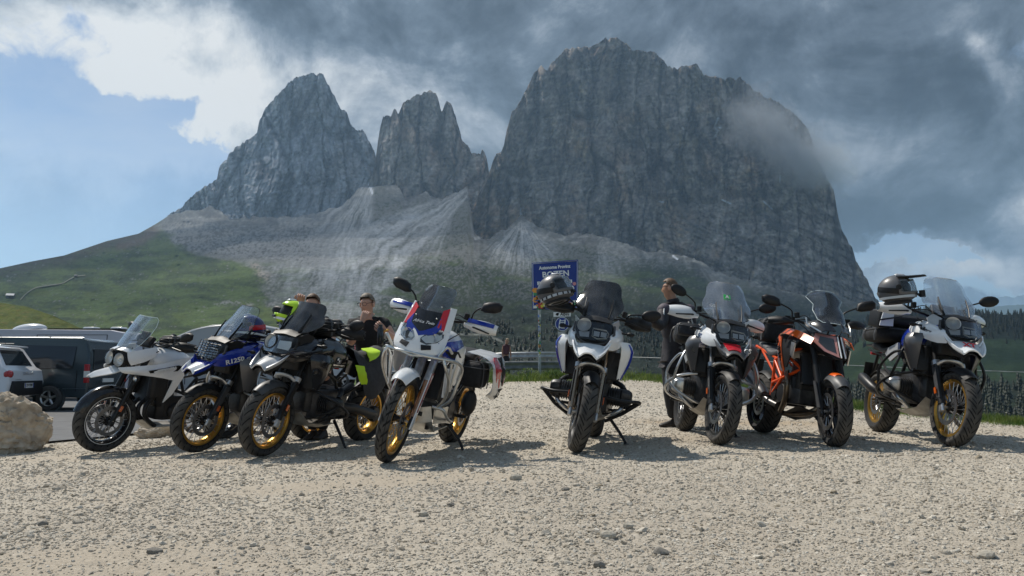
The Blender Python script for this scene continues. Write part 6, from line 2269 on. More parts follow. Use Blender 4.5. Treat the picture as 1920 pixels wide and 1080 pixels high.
# ------------------------------------------------------------------ people
def skin_body(joints, edges, root, sub=2):
    """grow one smooth surface round a skeleton: joints name -> (point, radius or (rx, ry))"""
    names = list(joints)
    ix = {n: i for i, n in enumerate(names)}
    me = bpy.data.meshes.new('skeleton')
    me.from_pydata([tuple(joints[n][0]) for n in names], [(ix[a], ix[b]) for a, b in edges], [])
    o = bpy.data.objects.new('skeleton', me)
    COL.objects.link(o)
    o.modifiers.new('skin', 'SKIN').use_smooth_shade = True
    if not me.skin_vertices:
        raise RuntimeError('no skin layer')
    for n in names:
        r_ = joints[n][1]
        s_ = me.skin_vertices[0].data[ix[n]]
        s_.radius = (r_, r_) if not isinstance(r_, (tuple, list)) else r_
        s_.use_root = n == root
    q = o.modifiers.new('sub', 'SUBSURF')
    q.levels = q.render_levels = sub
    dg = bpy.context.evaluated_depsgraph_get()
    dg.update()
    out = bpy.data.meshes.new_from_object(o.evaluated_get(dg))
    bpy.data.objects.remove(o)
    bpy.data.meshes.remove(me)
    return out


SKIN = mat('skin', (.56, .31, .215), .5, var=.12, nscale=40)
SKIN2 = mat('tanned skin', (.40, .21, .13), .5, var=.12, nscale=40)
HAIRB = mat('brown hair', (.13, .075, .04), .6, var=.4, nscale=80, bump=.4)
HAIRG = mat('greying hair', (.20, .16, .12), .6, var=.4, nscale=80, bump=.4)
TEE = mat('black t-shirt', (.014, .014, .015), .85, var=.3, nscale=20, bump=.3)
JEAN = mat('black trousers', (.016, .016, .018), .8, var=.3, nscale=25, bump=.3)
JACK = mat('riding jacket cloth', (.030, .026, .030), .7, var=.35, nscale=20, bump=.4)
JACKP = mat('jacket shoulder panel', (.085, .068, .085), .7, var=.25, nscale=30, bump=.3)
SHOE = mat('boot leather', (.035, .028, .022), .55, var=.3, nscale=30)


def sculpt_head(me, c, yaw, pitch, k):
    """press features into the head of the body mesh: brow, eye sockets, nose, mouth, chin, ears"""
    rot = Euler((0, pitch, yaw)).to_matrix()
    inv = rot.inverted()
    for v in me.vertices:
        p = inv @ (v.co - c) / k
        if p.length > .2 or p.z < -.13:
            continue
        d = Vector((0, 0, 0))
        f = max(0, p.x)
        if f > .02:
            d.x += .026 * math.exp(-((p.y / .018) ** 2 + ((p.z + .012) / .026) ** 2))
            d.x -= .013 * sum(math.exp(-(((p.y - s_ * .034) / .019) ** 2 + ((p.z - .018) / .014) ** 2)) for s_ in (1, -1))
            d.x += .006 * math.exp(-((p.y / .055) ** 2 + ((p.z - .042) / .013) ** 2))
            d.x += .005 * math.exp(-((p.y / .026) ** 2 + ((p.z + .060) / .010) ** 2)) - .004 * math.exp(-((p.y / .026) ** 2 + ((p.z + .048) / .005) ** 2))
            d.x += .010 * math.exp(-((p.y / .030) ** 2 + ((p.z + .095) / .020) ** 2))
        v.co += rot @ d * k


def head_parts(root, c, yaw, pitch, k, hair_m, glasses=False, crop=.0, sunglasses=False, hair_long=.0):
    rot = Euler((0, pitch, yaw)).to_matrix()
    W = lambda p: c + rot @ Vector(p) * k
    # hair cap
    b = MB()
    rows = []
    for i in range(9):
        t = i / 8
        el = R(90 - (106 + hair_long) * t)
        row = []
        for j in range(25):
            a = 2 * math.pi * j / 24
            front = math.cos(a)
            e2 = el if front < -.15 else max(el, R(90 - (48 - crop) * t) if front > .5 else R(90 - 74 * t))
            n = 1 + .03 * math.sin(j * 5.1 + i * 3.3)
            row.append(W((.098 * math.cos(a) * math.cos(e2) * n - .007, .080 * math.sin(a) * math.cos(e2) * n, .020 + .104 * math.sin(e2) * n)))
        rows.append(row)
    b.shell(rows, .006 * k)
    b.build('hair', hair_m, root, 60)
    for s_ in (1, -1):
        MB().ell(W((-.005, .083 * s_, -.002)), (.020 * k, .008 * k, .032 * k), 10, 7, (0, 0, yaw)).build('ear', SKIN, root)
        if not glasses and not sunglasses:
            MB().ell(W((.083, .032 * s_, .018)), (.006 * k, .011 * k, .007 * k), 8, 5, (0, 0, yaw)).build('eye', mat('eye', (.12, .10, .09), .2), root)
    if glasses or sunglasses:
        g = MB()
        for s_ in (1, -1):
            ring = [W((.100 - .10 * abs(.034 * s_ + .026 * math.cos(a)) ** 1.0 * .6, .034 * s_ + .026 * math.cos(a), .016 + .019 * math.sin(a))) for a in [2 * math.pi * q / 14 for q in range(14)]]
            g.tube(ring, .0020 * k, 5, closed=True)
            g.tube([W((.090, .062 * s_, .022)), W((.0, .086 * s_, .020)), W((-.02, .086 * s_, .008))], .003 * k, 5)
        o = g.build('glasses', BLK, root)
        if sunglasses:
            for s_ in (1, -1):
                MB().plate([W((.097 - .06 * abs(.034 * s_ + .025 * math.cos(a)), .034 * s_ + .025 * math.cos(a), .016 + .018 * math.sin(a))) for a in [2 * math.pi * q / 10 for q in range(10)]], .002).build('lens', GLB, o)


def hand_into(mb, wrist, knuckle_dir, palm_n, k=1., curl=.6, side=1, thumb=1.):
    """palm and five bent fingers; knuckle_dir points to the fingers, palm_n out of the palm"""
    d = Vector(knuckle_dir).normalized()
    n = Vector(palm_n).normalized()
    n = (n - d * n.dot(d)).normalized()
    s_ = d.cross(n) * side
    w = Vector(wrist)
    secs = []
    for t, hw, th in ((-.1, .026, .020), (.25, .034, .018), (.65, .041, .016), (1., .040, .012)):
        c = w + d * .095 * k * t
        secs.append([c + (s_ * math.cos(a) * hw + n * math.sin(a) * th) * k for a in [2 * math.pi * q / 10 for q in range(10)]])
    mb.loft(secs)
    for i, (off, ln) in enumerate(((.030, .075), (.010, .084), (-.011, .079), (-.031, .062))):
        p = w + (d * .088 + s_ * off) * k
        pts = [p - d * .02 * k, p]
        a = 0
        dd = d
        for seg_, f in enumerate((.45, .32, .26)):
            a += curl * (.75, 1.0, .8)[seg_]
            dd = d * math.cos(a) + n * math.sin(a)
            pts.append(pts[-1] + dd * ln * f * k)
        mb.tube(pts, [.0095 * k, .0095 * k, .0088 * k, .008 * k, .006 * k], 7)
    p = w + (d * .030 + s_ * .030) * k
    mb.tube([p - s_ * .012 * k, p + (s_ * .022 + d * .022 + n * .012 * thumb) * k, p + (s_ * .026 + d * .050 + n * .030 * thumb) * k, p + (s_ * .018 + d * .070 + n * .040 * thumb) * k], [.013 * k, .012 * k, .010 * k, .007 * k], 7)
    return mb


def finish_body(root, me, extra, m):
    """body surface and its hands joined into ONE mesh"""
    bm = bmesh.new()
    bm.from_mesh(me)
    e = extra.mesh('hand', None)
    bm.from_mesh(e)
    bm.to_mesh(me)
    bm.free()
    me.name = 'body'
    me.materials.clear()
    me.materials.append(m)
    me.shade_smooth()
    o = link(bpy.data.objects.new('body', me), root)
    return o


def garment(root, name, joints, edges, rt, m, sub=2, wr=.006):
    me = skin_body(joints, edges, rt, sub)
    co = np.empty(len(me.vertices) * 3, np.float32)
    me.vertices.foreach_get('co', co)
    co = co.reshape(-1, 3)
    nr = np.empty(len(me.vertices) * 3, np.float32)
    me.vertices.foreach_get('normal', nr)
    n = fbm(co[:, 0] * 9, co[:, 1] * 9, co[:, 2] * 14, 3)
    co = co + nr.reshape(-1, 3) * (n * wr)[:, None]
    me.vertices.foreach_set('co', co.astype(np.float32).ravel())
    me.name = name
    me.materials.clear()
    me.materials.append(m)
    me.shade_smooth()
    return link(bpy.data.objects.new(name, me), root)


def shoe(root, ankle, toe_dir, m=SHOE, z=0.):
    d = Vector((toe_dir[0], toe_dir[1], 0)).normalized()
    s_ = Vector((-d.y, d.x, 0))
    a = Vector((ankle[0], ankle[1], z))
    secs = []
    for t, w, h in ((-.085, .030, .075), (-.06, .040, .125), (-.01, .043, .125), (.06, .046, .080), (.13, .050, .055), (.175, .040, .042), (.195, .018, .028)):
        c = a + d * t
        secs.append([c + s_ * w + Vector((0, 0, .0)), c + s_ * w * 1.05 + Vector((0, 0, .025)), c + s_ * w * .62 + Vector((0, 0, h)), c - s_ * w * .62 + Vector((0, 0, h)), c - s_ * w * 1.05 + Vector((0, 0, .025)), c - s_ * w])
    MB().loft(secs).build('shoe', m, root, 50, sub=1)


def grown(j, d):
    return {k: (p, tuple(q + d for q in r_) if isinstance(r_, (tuple, list)) else r_ + d) for k, (p, r_) in j.items()}


BODY_E = [('pelvis', 'waist'), ('waist', 'chest'), ('chest', 'neck0'), ('neck0', 'neck'), ('neck', 'jaw'), ('jaw', 'skull'), ('skull', 'crown'), ('chest', 'shl'), ('shl', 'ell'), ('ell', 'wrl'), ('chest', 'shr'), ('shr', 'elr'), ('elr', 'wrr'),
          ('pelvis', 'hipl'), ('hipl', 'knl'), ('knl', 'anl'), ('pelvis', 'hipr'), ('hipr', 'knr'), ('knr', 'anr')]


def person(label, J, yaw, pitch, skin_m, hair_m, shirt_m, sleeve, toe, hands, glasses=False, sunglasses=False, long_sleeve=False, trousers=JEAN, bare=False, group=None, k=1., hair_long=0):
    """J: joint -> point; builds body, clothes, shoes, hair"""
    root = empty('person', (J['anl'].x * .5 + J['anr'].x * .5, J['anl'].y * .5 + J['anr'].y * .5, gzf(J['anl'].x, J['anl'].y)), (0, 0, 0), label, 'person', group)
    off = root.location.copy()
    J = {a: p - off for a, p in J.items()}
    hc = J['head']
    rot = Euler((0, pitch, yaw)).to_matrix()
    r_ = {'pelvis': (.150, .115), 'waist': (.140, .105), 'chest': (.165, .115), 'neck0': (.085, .075), 'neck': .058, 'jaw': (.062, .072), 'skull': (.078, .092), 'crown': (.058, .066),
          'shl': .068, 'ell': .046, 'wrl': .032, 'shr': .068, 'elr': .046, 'wrr': .032, 'hipl': .098, 'knl': .064, 'anl': .044, 'hipr': .098, 'knr': .064, 'anr': .044}
    J['jaw'] = hc + rot @ Vector((.010, 0, -.062)) * k
    J['skull'] = hc + rot @ Vector((-.004, 0, .015)) * k
    J['crown'] = hc + rot @ Vector((-.010, 0, .078)) * k
    J['neck0'] = J['chest'].lerp(J['neck'], .62)
    if not bare:
        for n_ in ('pelvis', 'waist', 'chest', 'hipl', 'hipr', 'knl', 'knr'):
            r_[n_] = tuple(q * .80 for q in r_[n_]) if isinstance(r_[n_], tuple) else r_[n_] * .85
    big = {'pelvis': (.150, .135), 'waist': (.148, .130), 'chest': (.165, .140), 'hipl': .098, 'hipr': .098, 'knl': .066, 'knr': .066}
    j = {n: (J[n], tuple(q * k for q in r_[n]) if isinstance(r_[n], tuple) else r_[n] * k) for n in r_}
    me = skin_body(j, BODY_E, 'pelvis', 2)
    sculpt_head(me, hc, yaw, pitch, k)
    ex = MB()
    for w, dr, pn, cu, sd in hands:
        hand_into(ex, J[w], dr, pn, k, cu, sd)
    finish_body(root, me, ex, skin_m)
    head_parts(root, hc, yaw, pitch, k, hair_m, glasses, 0, sunglasses, hair_long)
    if not bare:
        tj = {n: ((J[n], tuple(q * k for q in big[n])) if n in big else j[n]) for n in ('pelvis', 'waist', 'chest', 'shl', 'shr')}
        if long_sleeve:
            tj['hem'] = (J['pelvis'] + Vector((0, 0, -.10)), (.155 * k, .140 * k))
        tj['collar'] = (J['chest'].lerp(J['neck'], .80), (.085 * k, .080 * k))
        te = ([('hem', 'pelvis')] if long_sleeve else []) + [('pelvis', 'waist'), ('waist', 'chest'), ('chest', 'collar'), ('chest', 'shl'), ('chest', 'shr')]
        for s_ in 'lr':
            if long_sleeve:
                tj['el' + s_] = j['el' + s_]
                tj['wr' + s_] = (J['wr' + s_], .038 * k)
                te += [('sh' + s_, 'el' + s_), ('el' + s_, 'wr' + s_)]
            else:
                tj['sl' + s_] = (J['sh' + s_].lerp(J['el' + s_], sleeve), .058 * k)
                te += [('sh' + s_, 'sl' + s_)]
        garment(root, 'jacket' if long_sleeve else 't_shirt', grown(tj, .028 if long_sleeve else .012), te, 'pelvis', shirt_m, wr=.02 if long_sleeve else .014)
    lj = {n: (J[n], tuple(q * k for q in big[n]) if isinstance(big[n], tuple) else big[n] * k) for n in ('pelvis', 'hipl', 'hipr', 'knl', 'knr')}
    lj['anl'] = (J['anl'], .055 * k)
    lj['anr'] = (J['anr'], .055 * k)
    lj['belt'] = (J['pelvis'].lerp(J['waist'], .45), (.140 * k, .125 * k))
    garment(root, 'trousers', grown(lj, .012), [('belt', 'pelvis'), ('pelvis', 'hipl'), ('pelvis', 'hipr'), ('hipl', 'knl'), ('hipr', 'knr'), ('knl', 'anl'), ('knr', 'anr')], 'pelvis', trousers, wr=.014)
    for s_ in 'lr':
        shoe(root, J['an' + s_], toe, z=gzf(J['an' + s_].x + off.x, J['an' + s_].y + off.y) - off.z + .004)
    return root, off, J


def man_smoking():
    Y = 9.0
    foot = lambda u: Vector((at(u, 700, Y).x, Y, gzf(at(u, 700, Y).x, Y) + .09))
    J = {'pelvis': at(692, 668, Y), 'waist': at(692, 642, Y - .02), 'chest': at(692, 614, Y - .04), 'neck': at(690, 592, Y - .08), 'head': at(688, 571, Y - .12),
         'shl': at(660, 608, Y - .03), 'ell': at(657, 645, Y - .24), 'wrl': at(679, 603, Y - .36), 'shr': at(722, 608, Y - .02), 'elr': at(736, 634, Y - .14), 'wrr': at(722, 621, Y - .36),
         'hipl': at(680, 676, Y), 'hipr': at(704, 676, Y), 'knl': at(682, 732, Y - .06), 'knr': at(712, 732, Y - .05), 'anl': foot(684), 'anr': foot(718)}
    hands = [('wrl', (.35, .10, 1), (.25, 1, .1), .75, -1), ('wrr', (-.55, -.35, .55), (-.3, .9, .2), .9, 1)]
    root, off, J = person('man in a black t-shirt and glasses with one hand at his mouth, holding a flask', J, R(-112), R(12), SKIN, HAIRG, TEE, .62, (-.2, -1), hands, glasses=True, k=1.12)
    w = J['wrr']
    MB().tube(smooth_path([(w + Vector((.042 * math.cos(a), .036 * math.sin(a), .02 * math.cos(a)))) for a in [2 * math.pi * q / 10 for q in range(11)]], 1), .009, 6).build('watch', GOLD, root)
    f = at(713, 628, Y - .42)
    b = MB().lathe([(0, -.11), (.034, -.11), (.037, -.10), (.037, .06), (.030, .085), (.024, .09), (.024, .12), (0, .12)], (0, 0, 0), (0, 0, 1), 18)
    o = b.build('flask', GLB)
    o.location = f
    tag(o, 'black drinking flask held by the man in the t-shirt', 'flask')
    c = MB().tube([(0, 0, 0), (-.05, -.045, -.012)], .004, 6).build('cigarette', PLT)
    c.location = at(688, 586, Y - .245)
    tag(c, 'cigarette at the mouth of the man in the black t-shirt', 'cigarette')


def man_jacket():
    Y = 8.75
    foot = lambda u, dy=0: Vector((at(u, 780, Y + dy).x, Y + dy, gzf(at(u, 780, Y + dy).x, Y + dy) + .09))
    J = {'pelvis': at(1265, 662, Y), 'waist': at(1266, 630, Y), 'chest': at(1268, 592, Y), 'neck': at(1262, 563, Y), 'head': at(1255, 541, Y),
         'shl': at(1246, 583, Y - .10), 'ell': at(1237, 611, Y - .32), 'wrl': at(1220, 598, Y - .60), 'shr': at(1290, 584, Y + .06), 'elr': at(1300, 625, Y + .02), 'wrr': at(1292, 655, Y - .10),
         'hipl': at(1256, 672, Y - .04), 'hipr': at(1275, 672, Y + .05), 'knl': at(1255, 735, Y - .06), 'knr': at(1274, 735, Y + .06), 'anl': foot(1265, -.02), 'anr': foot(1284, .12)}
    hands = [('wrl', (-.75, -.6, .1), (.2, -.3, -1), .7, 1), ('wrr', (-.2, -.3, -1), (-1, 0, 0), .6, 1)]
    root, off, J = person('man in a dark riding jacket, looking left, one arm stretched out to the white motorcycle', J, R(165), R(4), SKIN2, HAIRB, JACK, 1, (-1, -.12), hands, sunglasses=True, long_sleeve=True, hair_long=8)
    for a, b_, nm, m_ in (('shl', 'ell', 'shoulder_panel', JACKP), ('shr', 'elr', 'shoulder_panel', JACKP)):
        p, q = J[a], J[b_]
        MB().ell(p + Vector((0, -.01, .005)), (.093, .096, .085), 14, 9).build(nm, m_, root)
        MB().tube([p.lerp(q, .05) + Vector((-.02, -.098, .03)), p.lerp(q, .35) + Vector((-.01, -.085, .0)), p.lerp(q, .7) + Vector((.0, -.07, .01))], [.006, .012, .008], 6).build('reflective_stripe', PLT, root)
    MB().lathe([(.072, -.02), (.078, .0), (.070, .035)], J['neck'] + Vector((0, 0, -.02)), (-.2, 0, 1), 16).build('collar', JACK, root)


def man_behind():
    Y = 8.35
    foot = lambda u: Vector((at(u, 780, Y).x, Y, gzf(at(u, 780, Y).x, Y) + .09))
    J = {'pelvis': at(597, 690, Y), 'waist': at(595, 660, Y), 'chest': at(592, 630, Y - .02), 'neck': at(588, 598, Y - .05), 'head': at(586, 571, Y - .08),
         'shl': at(571, 618, Y - .04), 'ell': at(556, 600, Y - .40), 'wrl': at(562, 571, Y - .75), 'shr': at(618, 622, Y), 'elr': at(626, 660, Y - .05), 'wrr': at(618, 690, Y - .15),
         'hipl': at(586, 700, Y), 'hipr': at(606, 700, Y), 'knl': at(588, 750, Y), 'knr': at(606, 750, Y), 'anl': foot(588), 'anr': foot(606)}
    hands = [('wrl', (.25, -.3, .8), (0, -1, -.4), .9, -1), ('wrr', (0, -.2, -1), (-1, 0, 0), .6, 1)]
    person('man with reddish hair mostly hidden behind the smoked windscreen, a hand on the yellow helmet', J, R(-100), R(8), SKIN, HAIRB, TEE, .6, (-.2, -1), hands)


def walker():
    Y = 35.
    z0 = 2.1
    X = lambda u: at(u, 660, Y).x
    g = gzf(X(950), Y)
    P_ = lambda u, h: Vector((X(u), Y, g + h))
    J = {'pelvis': P_(949, 1.02), 'waist': P_(949, 1.18), 'chest': P_(949, 1.40), 'neck': P_(950, 1.58), 'head': P_(951, 1.72), 'shl': P_(944, 1.47), 'ell': P_(942, 1.18), 'wrl': P_(943, .95), 'shr': P_(955, 1.46), 'elr': P_(957, 1.18), 'wrr': P_(958, .95),
         'hipl': P_(947, .97), 'hipr': P_(951.5, .97), 'knl': P_(946, .52), 'knr': P_(953, .52), 'anl': P_(944, .09), 'anr': P_(954, .09)}
    hands = [('wrl', (0, -.2, -1), (1, 0, 0), .6, 1), ('wrr', (0, -.2, -1), (-1, 0, 0), .6, 1)]
    person('tanned walker in a dark vest on the road beyond the guard rail', J, R(180), 0, SKIN2, mat('fair hair', (.35, .26, .16), .6), mat('maroon vest', (.08, .03, .035), .8), .12, (-1, 0), hands)


man_smoking()
man_jacket()
man_behind()
walker()
# ------------------------------------------------------------------ vehicles on the road
CARG = mat('window glass', (.018, .022, .026), .08, coat=.4)
VAN = mat('dark teal van paint', (.040, .058, .066), .25, .35, coat=.5)
CWHT = mat('car white', (.66, .67, .69), .25, coat=.5)
CAMP = mat('camper white', (.52, .51, .56), .35, coat=.3)
CARA = mat('caravan grey', (.40, .41, .43), .4, coat=.2)
GAP_SHADE = mat('gap and arch shade', (.012, .012, .012), .8)  # flat black for seams; also painted shade in wheel arches and wells


def car_wheel(parent, c, r_, w, side, rim_m=ALU):
    o = MB().lathe([(r_ * .64, -w), (r_ * .93, -w), (r_, -w * .7), (r_, w * .7), (r_ * .93, w), (r_ * .64, w), (r_ * .62, w * .6), (r_ * .62, -w * .6)], (0, 0, 0), seg=32, closed_prof=True).build('wheel', T_RUB, parent)
    o.location = c
    b = MB().lathe([(0, .55 * w), (.14 * r_, .62 * w), (.18 * r_, .4 * w), (r_ * .2, .1 * w)], (0, 0, 0), (0, side, 0), 16)
    for k in range(5):
        a = 2 * math.pi * k / 5 + .3
        b.tube([(r_ * .12 * math.cos(a), side * w * .45, r_ * .12 * math.sin(a)), (r_ * .60 * math.cos(a), side * w * .75, r_ * .60 * math.sin(a))], [r_ * .12, r_ * .09], 6)
    b.lathe([(r_ * .56, w * .55), (r_ * .64, w * .85), (r_ * .66, w * .8), (r_ * .66, w * .2)], (0, 0, 0), (0, side, 0), 28)
    b.build('rim', rim_m, o)
    MB().lathe([(0, 0), (r_ * .62, 0)], (0, 0, 0), (0, side, 0), 20).build('wheel_well', GAP_SHADE, o)


def car_body(prof, hw, tumble, belt, name, m, parent, bevel=.03):
    """side outline (x, z) given depth: the sides lean in above the belt line"""
    b = MB()
    sec = []
    for y, k in ((-1, .985), (-.97, 1.), (0, 1.), (.97, 1.), (1, .985)):
        row = []
        cx = sum(p[0] for p in prof) / len(prof)
        for x, z in prof:
            t = max(0, z - belt)
            row.append(Vector((cx + (x - cx) * k, y * (hw - tumble * t), z)))
        sec.append(row)
    b.loft(sec)
    return b.build(name, m, parent, 35, bevel=bevel)


def side_plate(pts, hw, tumble, belt, side, lift=.004, th=.008):
    return MB().plate([(x, side * (hw - tumble * max(0, z - belt) + lift), z) for x, z in pts], th)


def van():
    # length runs along local -x (nose) ; tail at x = 0, near side is local -y
    z0 = gzf(-12, 19.8) + .03
    o = empty('van', (-10.95, 19.95, z0), (0, 0, 0), 'dark teal panel van with tinted windows, tail towards the white touring motorcycle', 'van', None)
    o.scale = (1, 1, .955)
    hw, tb, be = .95, .20, 1.05
    prof = [(-.03, .34), (.0, .45), (.0, 1.0), (-.05, 1.55), (-.16, 1.88), (-.30, 1.95), (-2.4, 1.98), (-3.3, 1.90), (-3.75, 1.62), (-4.25, 1.12), (-4.80, .98), (-4.92, .70), (-4.90, .34)]
    body = car_body(prof, hw, tb, be, 'body', VAN, o, .05)
    for pts in ([(-.42, 1.12), (-.40, 1.72), (-1.72, 1.76), (-1.72, 1.12)], [(-1.82, 1.12), (-1.82, 1.76), (-3.0, 1.74), (-3.0, 1.12)], [(-3.08, 1.12), (-3.08, 1.70), (-3.40, 1.66), (-3.95, 1.14)]):
        for s_ in (-1, 1):
            side_plate(pts, hw, tb, be, s_).build('side_window', CARG, o, bevel=.02)
    MB().plate([(.003, -.70, 1.10), (.003, .70, 1.10), (-.052, .62, 1.66), (-.052, -.62, 1.66)], .012).build('rear_window', CARG, o, bevel=.01)
    for s_ in (-1, 1):
        t = MB().box((-.045, s_ * .915, .99), (.12, .075, .50)).build('tail_light', REDL, o, bevel=.012)
        MB().box((-.042, s_ * .9185, .97), (.122, .078, .17)).build('reversing_lamp', PLT, t)
    MB().box((.02, 0, .46), (.10, 1.80, .20), ch=.03).build('bumper', VAN, o, bevel=.02)
    p = MB().box((.015, 0, .80), (.02, .52, .11)).build('number_plate', PLT, o)
    for s_ in (-1, 1):
        for x in (-.95, -3.95):
            car_wheel(o, (x, s_ * .905, .33), .33, .11, s_)
            MB().lathe([(.36, 0), (.42, 0), (.42, .02), (.36, .02)], (x, s_ * .945, .33), (0, s_, 0), 28, True).build('wheel_arch', VAN, o)
            MB().lathe([(0, 0), (.375, 0)], (x, s_ * .953, .335), (0, s_, 0), 28).build('arch_shade', GAP_SHADE, o)
    for x in (-.30, -1.77, -3.04):
        side_plate([(x, .5), (x + .012, .5), (x + .012, 1.08), (x, 1.08)], hw, tb, be, -1).build('door_seam', GAP_SHADE, o)
    side_plate([(-.02, .575), (-.02, .59), (-4.4, .59), (-4.4, .575)], hw, tb, be, -1).build('side_crease', mat('van crease', (.09, .12, .14), .3), o)
    MB().tube([(-.30, -.70, 1.965), (-2.9, -.72, 1.975)], .014, 6).build('roof_rail', ALU, o)
    side_plate([(-1.95, .98), (-1.78, .98), (-1.78, 1.02), (-1.95, 1.02)], hw, tb, be, -1, .01, .03).build('door_handle', CHR, o)
    MB().tube([(-1.1, -.70, 1.96), (-1.35, -.72, 2.05)], .006, 5).build('aerial', BLK, o)


def suv():
    z0 = gzf(-12, 17.6) + .03
    o = empty('suv', (-11.78, 17.88, z0), (0, 0, R(10)), 'small white off-road car with a black rear bumper, seen from behind at the picture edge', 'car')
    hw, tb, be = .90, .34, .98
    prof = [(-.06, .42), (.0, .52), (.02, .75), (-.03, 1.02), (-.16, 1.10), (-.42, 1.55), (-.62, 1.63), (-2.3, 1.63), (-3.0, 1.15), (-4.1, 1.02), (-4.3, .75), (-4.25, .36), (-.3, .36)]
    car_body(prof, hw, tb, be, 'body', CWHT, o, .05)
    MB().plate([(-.185, -.66, 1.13), (-.185, .66, 1.13), (-.395, .56, 1.50), (-.395, -.56, 1.50)], .02).build('rear_window', CARG, o, bevel=.01)
    MB().box((-.36, 0, 1.60), (.22, 1.1, .035), (0, R(6), 0)).build('spoiler', CWHT, o, bevel=.01)
    MB().box((.015, 0, .60), (.09, 1.66, .34), ch=.03, taper=.92).build('bumper', BLK, o, bevel=.03)
    pl = MB().box((.068, 0, .66), (.012, .44, .115)).build('number_plate', PLT, o)
    text_obj('lettering', 'CW 97097', .10, BLK, pl, (.076, 0, .66), (R(90), 0, R(90)), width=.34, bold=.002)
    MB().box((.0755, -.205, .66), (.003, .03, .11)).build('plate_band', BLU, pl)
    MB().box((.0755, .205, .66), (.003, .03, .11)).build('plate_band', BLU, pl)
    text_obj('lettering', 'DACIA', .10, SIL, o, (.012, .05, .945), (R(90), 0, R(90)), width=.52, bold=.001)
    MB().box((.008, -.42, .80), (.012, .26, .022)).build('model_badge', SIL, o)
    for s_ in (-1, 1):
        MB().ell((-.05 if s_ < 0 else -.20, s_ * (.78 if s_ < 0 else .84), .93), (.09, .15 if s_ < 0 else .06, .10), 14, 9).build('tail_light', REDL, o)
        side_plate([(-.55, 1.08), (-.72, 1.48), (-1.35, 1.52), (-1.35, 1.08)], hw, tb, be, s_).build('side_window', CARG, o)
        side_plate([(-1.42, 1.08), (-1.42, 1.52), (-2.25, 1.52), (-2.85, 1.10)], hw, tb, be, s_).build('side_window', CARG, o)
        MB().tube([(-.6, s_ * .60, 1.68), (-2.2, s_ * .60, 1.69)], .016, 6).build('roof_rail', BLK, o)
        for x in (-.78, -3.38):
            car_wheel(o, (x, s_ * .865, .34), .34, .11, s_)
            MB().lathe([(0, 0), (.39, 0)], (x, s_ * .905, .34), (0, s_, 0), 26).build('arch_shade', GAP_SHADE, o)
    MB().tube([(-.5, .0, 1.64), (-.72, .0, 1.95)], .005, 5).build('aerial', BLK, o)
    MB().tube([(-.19, .10, 1.16), (-.205, .38, 1.18)], .008, 5).build('wiper', BLK, o)


def camper():
    z0 = gzf(-14, 26) + .03
    o = empty('camper_van', (-13.5, 27.1, z0), (0, 0, 0), 'long white camper van behind the dark teal van, satellite dome on its roof', 'camper van')
    hw, tb, be = 1.05, .06, 1.2
    prof = [(-.02, .4), (.0, 1.3), (-.12, 2.05), (-.36, 2.36), (-.8, 2.46), (-5.4, 2.50), (-5.9, 2.42), (-6.2, 2.0), (-6.9, 1.3), (-7.2, .9), (-7.2, .4)]
    car_body(prof, hw, tb, be, 'body', CAMP, o, .05)
    for a, b_ in ((-3.2, -1.2), (-5.4, -3.9)):
        side_plate([(a, 1.35), (a, 2.0), (b_, 2.0), (b_, 1.35)], hw, tb, be, -1).build('side_window', CARG, o, bevel=.02)
    for x in (-.95, -3.45):
        side_plate([(x, .6), (x + .02, .6), (x + .02, 2.3), (x, 2.3)], hw, tb, be, -1).build('door_seam', GAP_SHADE, o)
    side_plate([(-3.43, 2.285), (-.95, 2.285), (-.95, 2.30), (-3.43, 2.30)], hw, tb, be, -1).build('panel_seam', GAP_SHADE, o)
    MB().ell((-4.25, -.2, 2.52), (.62, .36, .22), 20, 10, (0, R(-6), 0), -.1, 1).build('satellite_dome', CWHT, o)
    MB().box((-2.0, -.2, 2.52), (2.6, .9, .05)).build('solar_panel', BLK, o)
    for x in (-.9, -1.9):
        MB().box((x, -.3, 2.57), (.5, .45, .07), taper=.8, ch=.04).build('roof_vent', CWHT, o, bevel=.01)
    for x in (-1.4, -5.6):
        car_wheel(o, (x, -1.01, .36), .36, .12, -1)
        MB().lathe([(0, 0), (.41, 0)], (x, -1.056, .36), (0, -1, 0), 26).build('arch_shade', GAP_SHADE, o)


def caravan():
    z0 = gzf(-9, 22.5) + .03
    o = empty('caravan', (-7.55, 23.6, z0), (0, 0, 0), 'pale grey caravan with a swept-up roofline beyond the white and blue motorcycles', 'caravan')
    hw = 1.1
    prof = [(.0, .45), (.02, 1.6), (-.06, 2.36), (-.22, 2.44), (-1.0, 2.45), (-1.7, 2.42), (-2.3, 2.28), (-2.9, 2.02), (-3.4, 1.90), (-3.75, 1.84), (-3.85, 1.2), (-3.80, .45)]
    car_body(prof, hw, .0, 1.2, 'body', CARA, o, .04)
    top = [(x, -hw - .006, z - .05) for x, z in prof[2:10]]
    MB().tube(smooth_path(top, 3), .016, 6).build('roof_trim', CWHT, o)
    side_plate([(-3.4, 1.55), (-3.4, 1.66), (-1.5, 1.66), (-1.5, 1.55)], hw, 0, 2, -1).build('side_stripe', MGR, o)
    side_plate([(-1.3, 1.25), (-1.3, 1.85), (-.5, 1.85), (-.5, 1.25)], hw, 0, 2, -1).build('side_window', CARG, o, bevel=.02)
    side_plate([(-2.45, .6), (-2.43, .6), (-2.43, 1.9), (-2.45, 1.9)], hw, 0, 2, -1).build('door_seam', GAP_SHADE, o)
    car_wheel(o, (-1.9, -1.065, .33), .33, .10, -1)
    MB().lathe([(0, 0), (.38, 0)], (-1.9, -1.106, .33), (0, -1, 0), 26).build('arch_shade', GAP_SHADE, o)


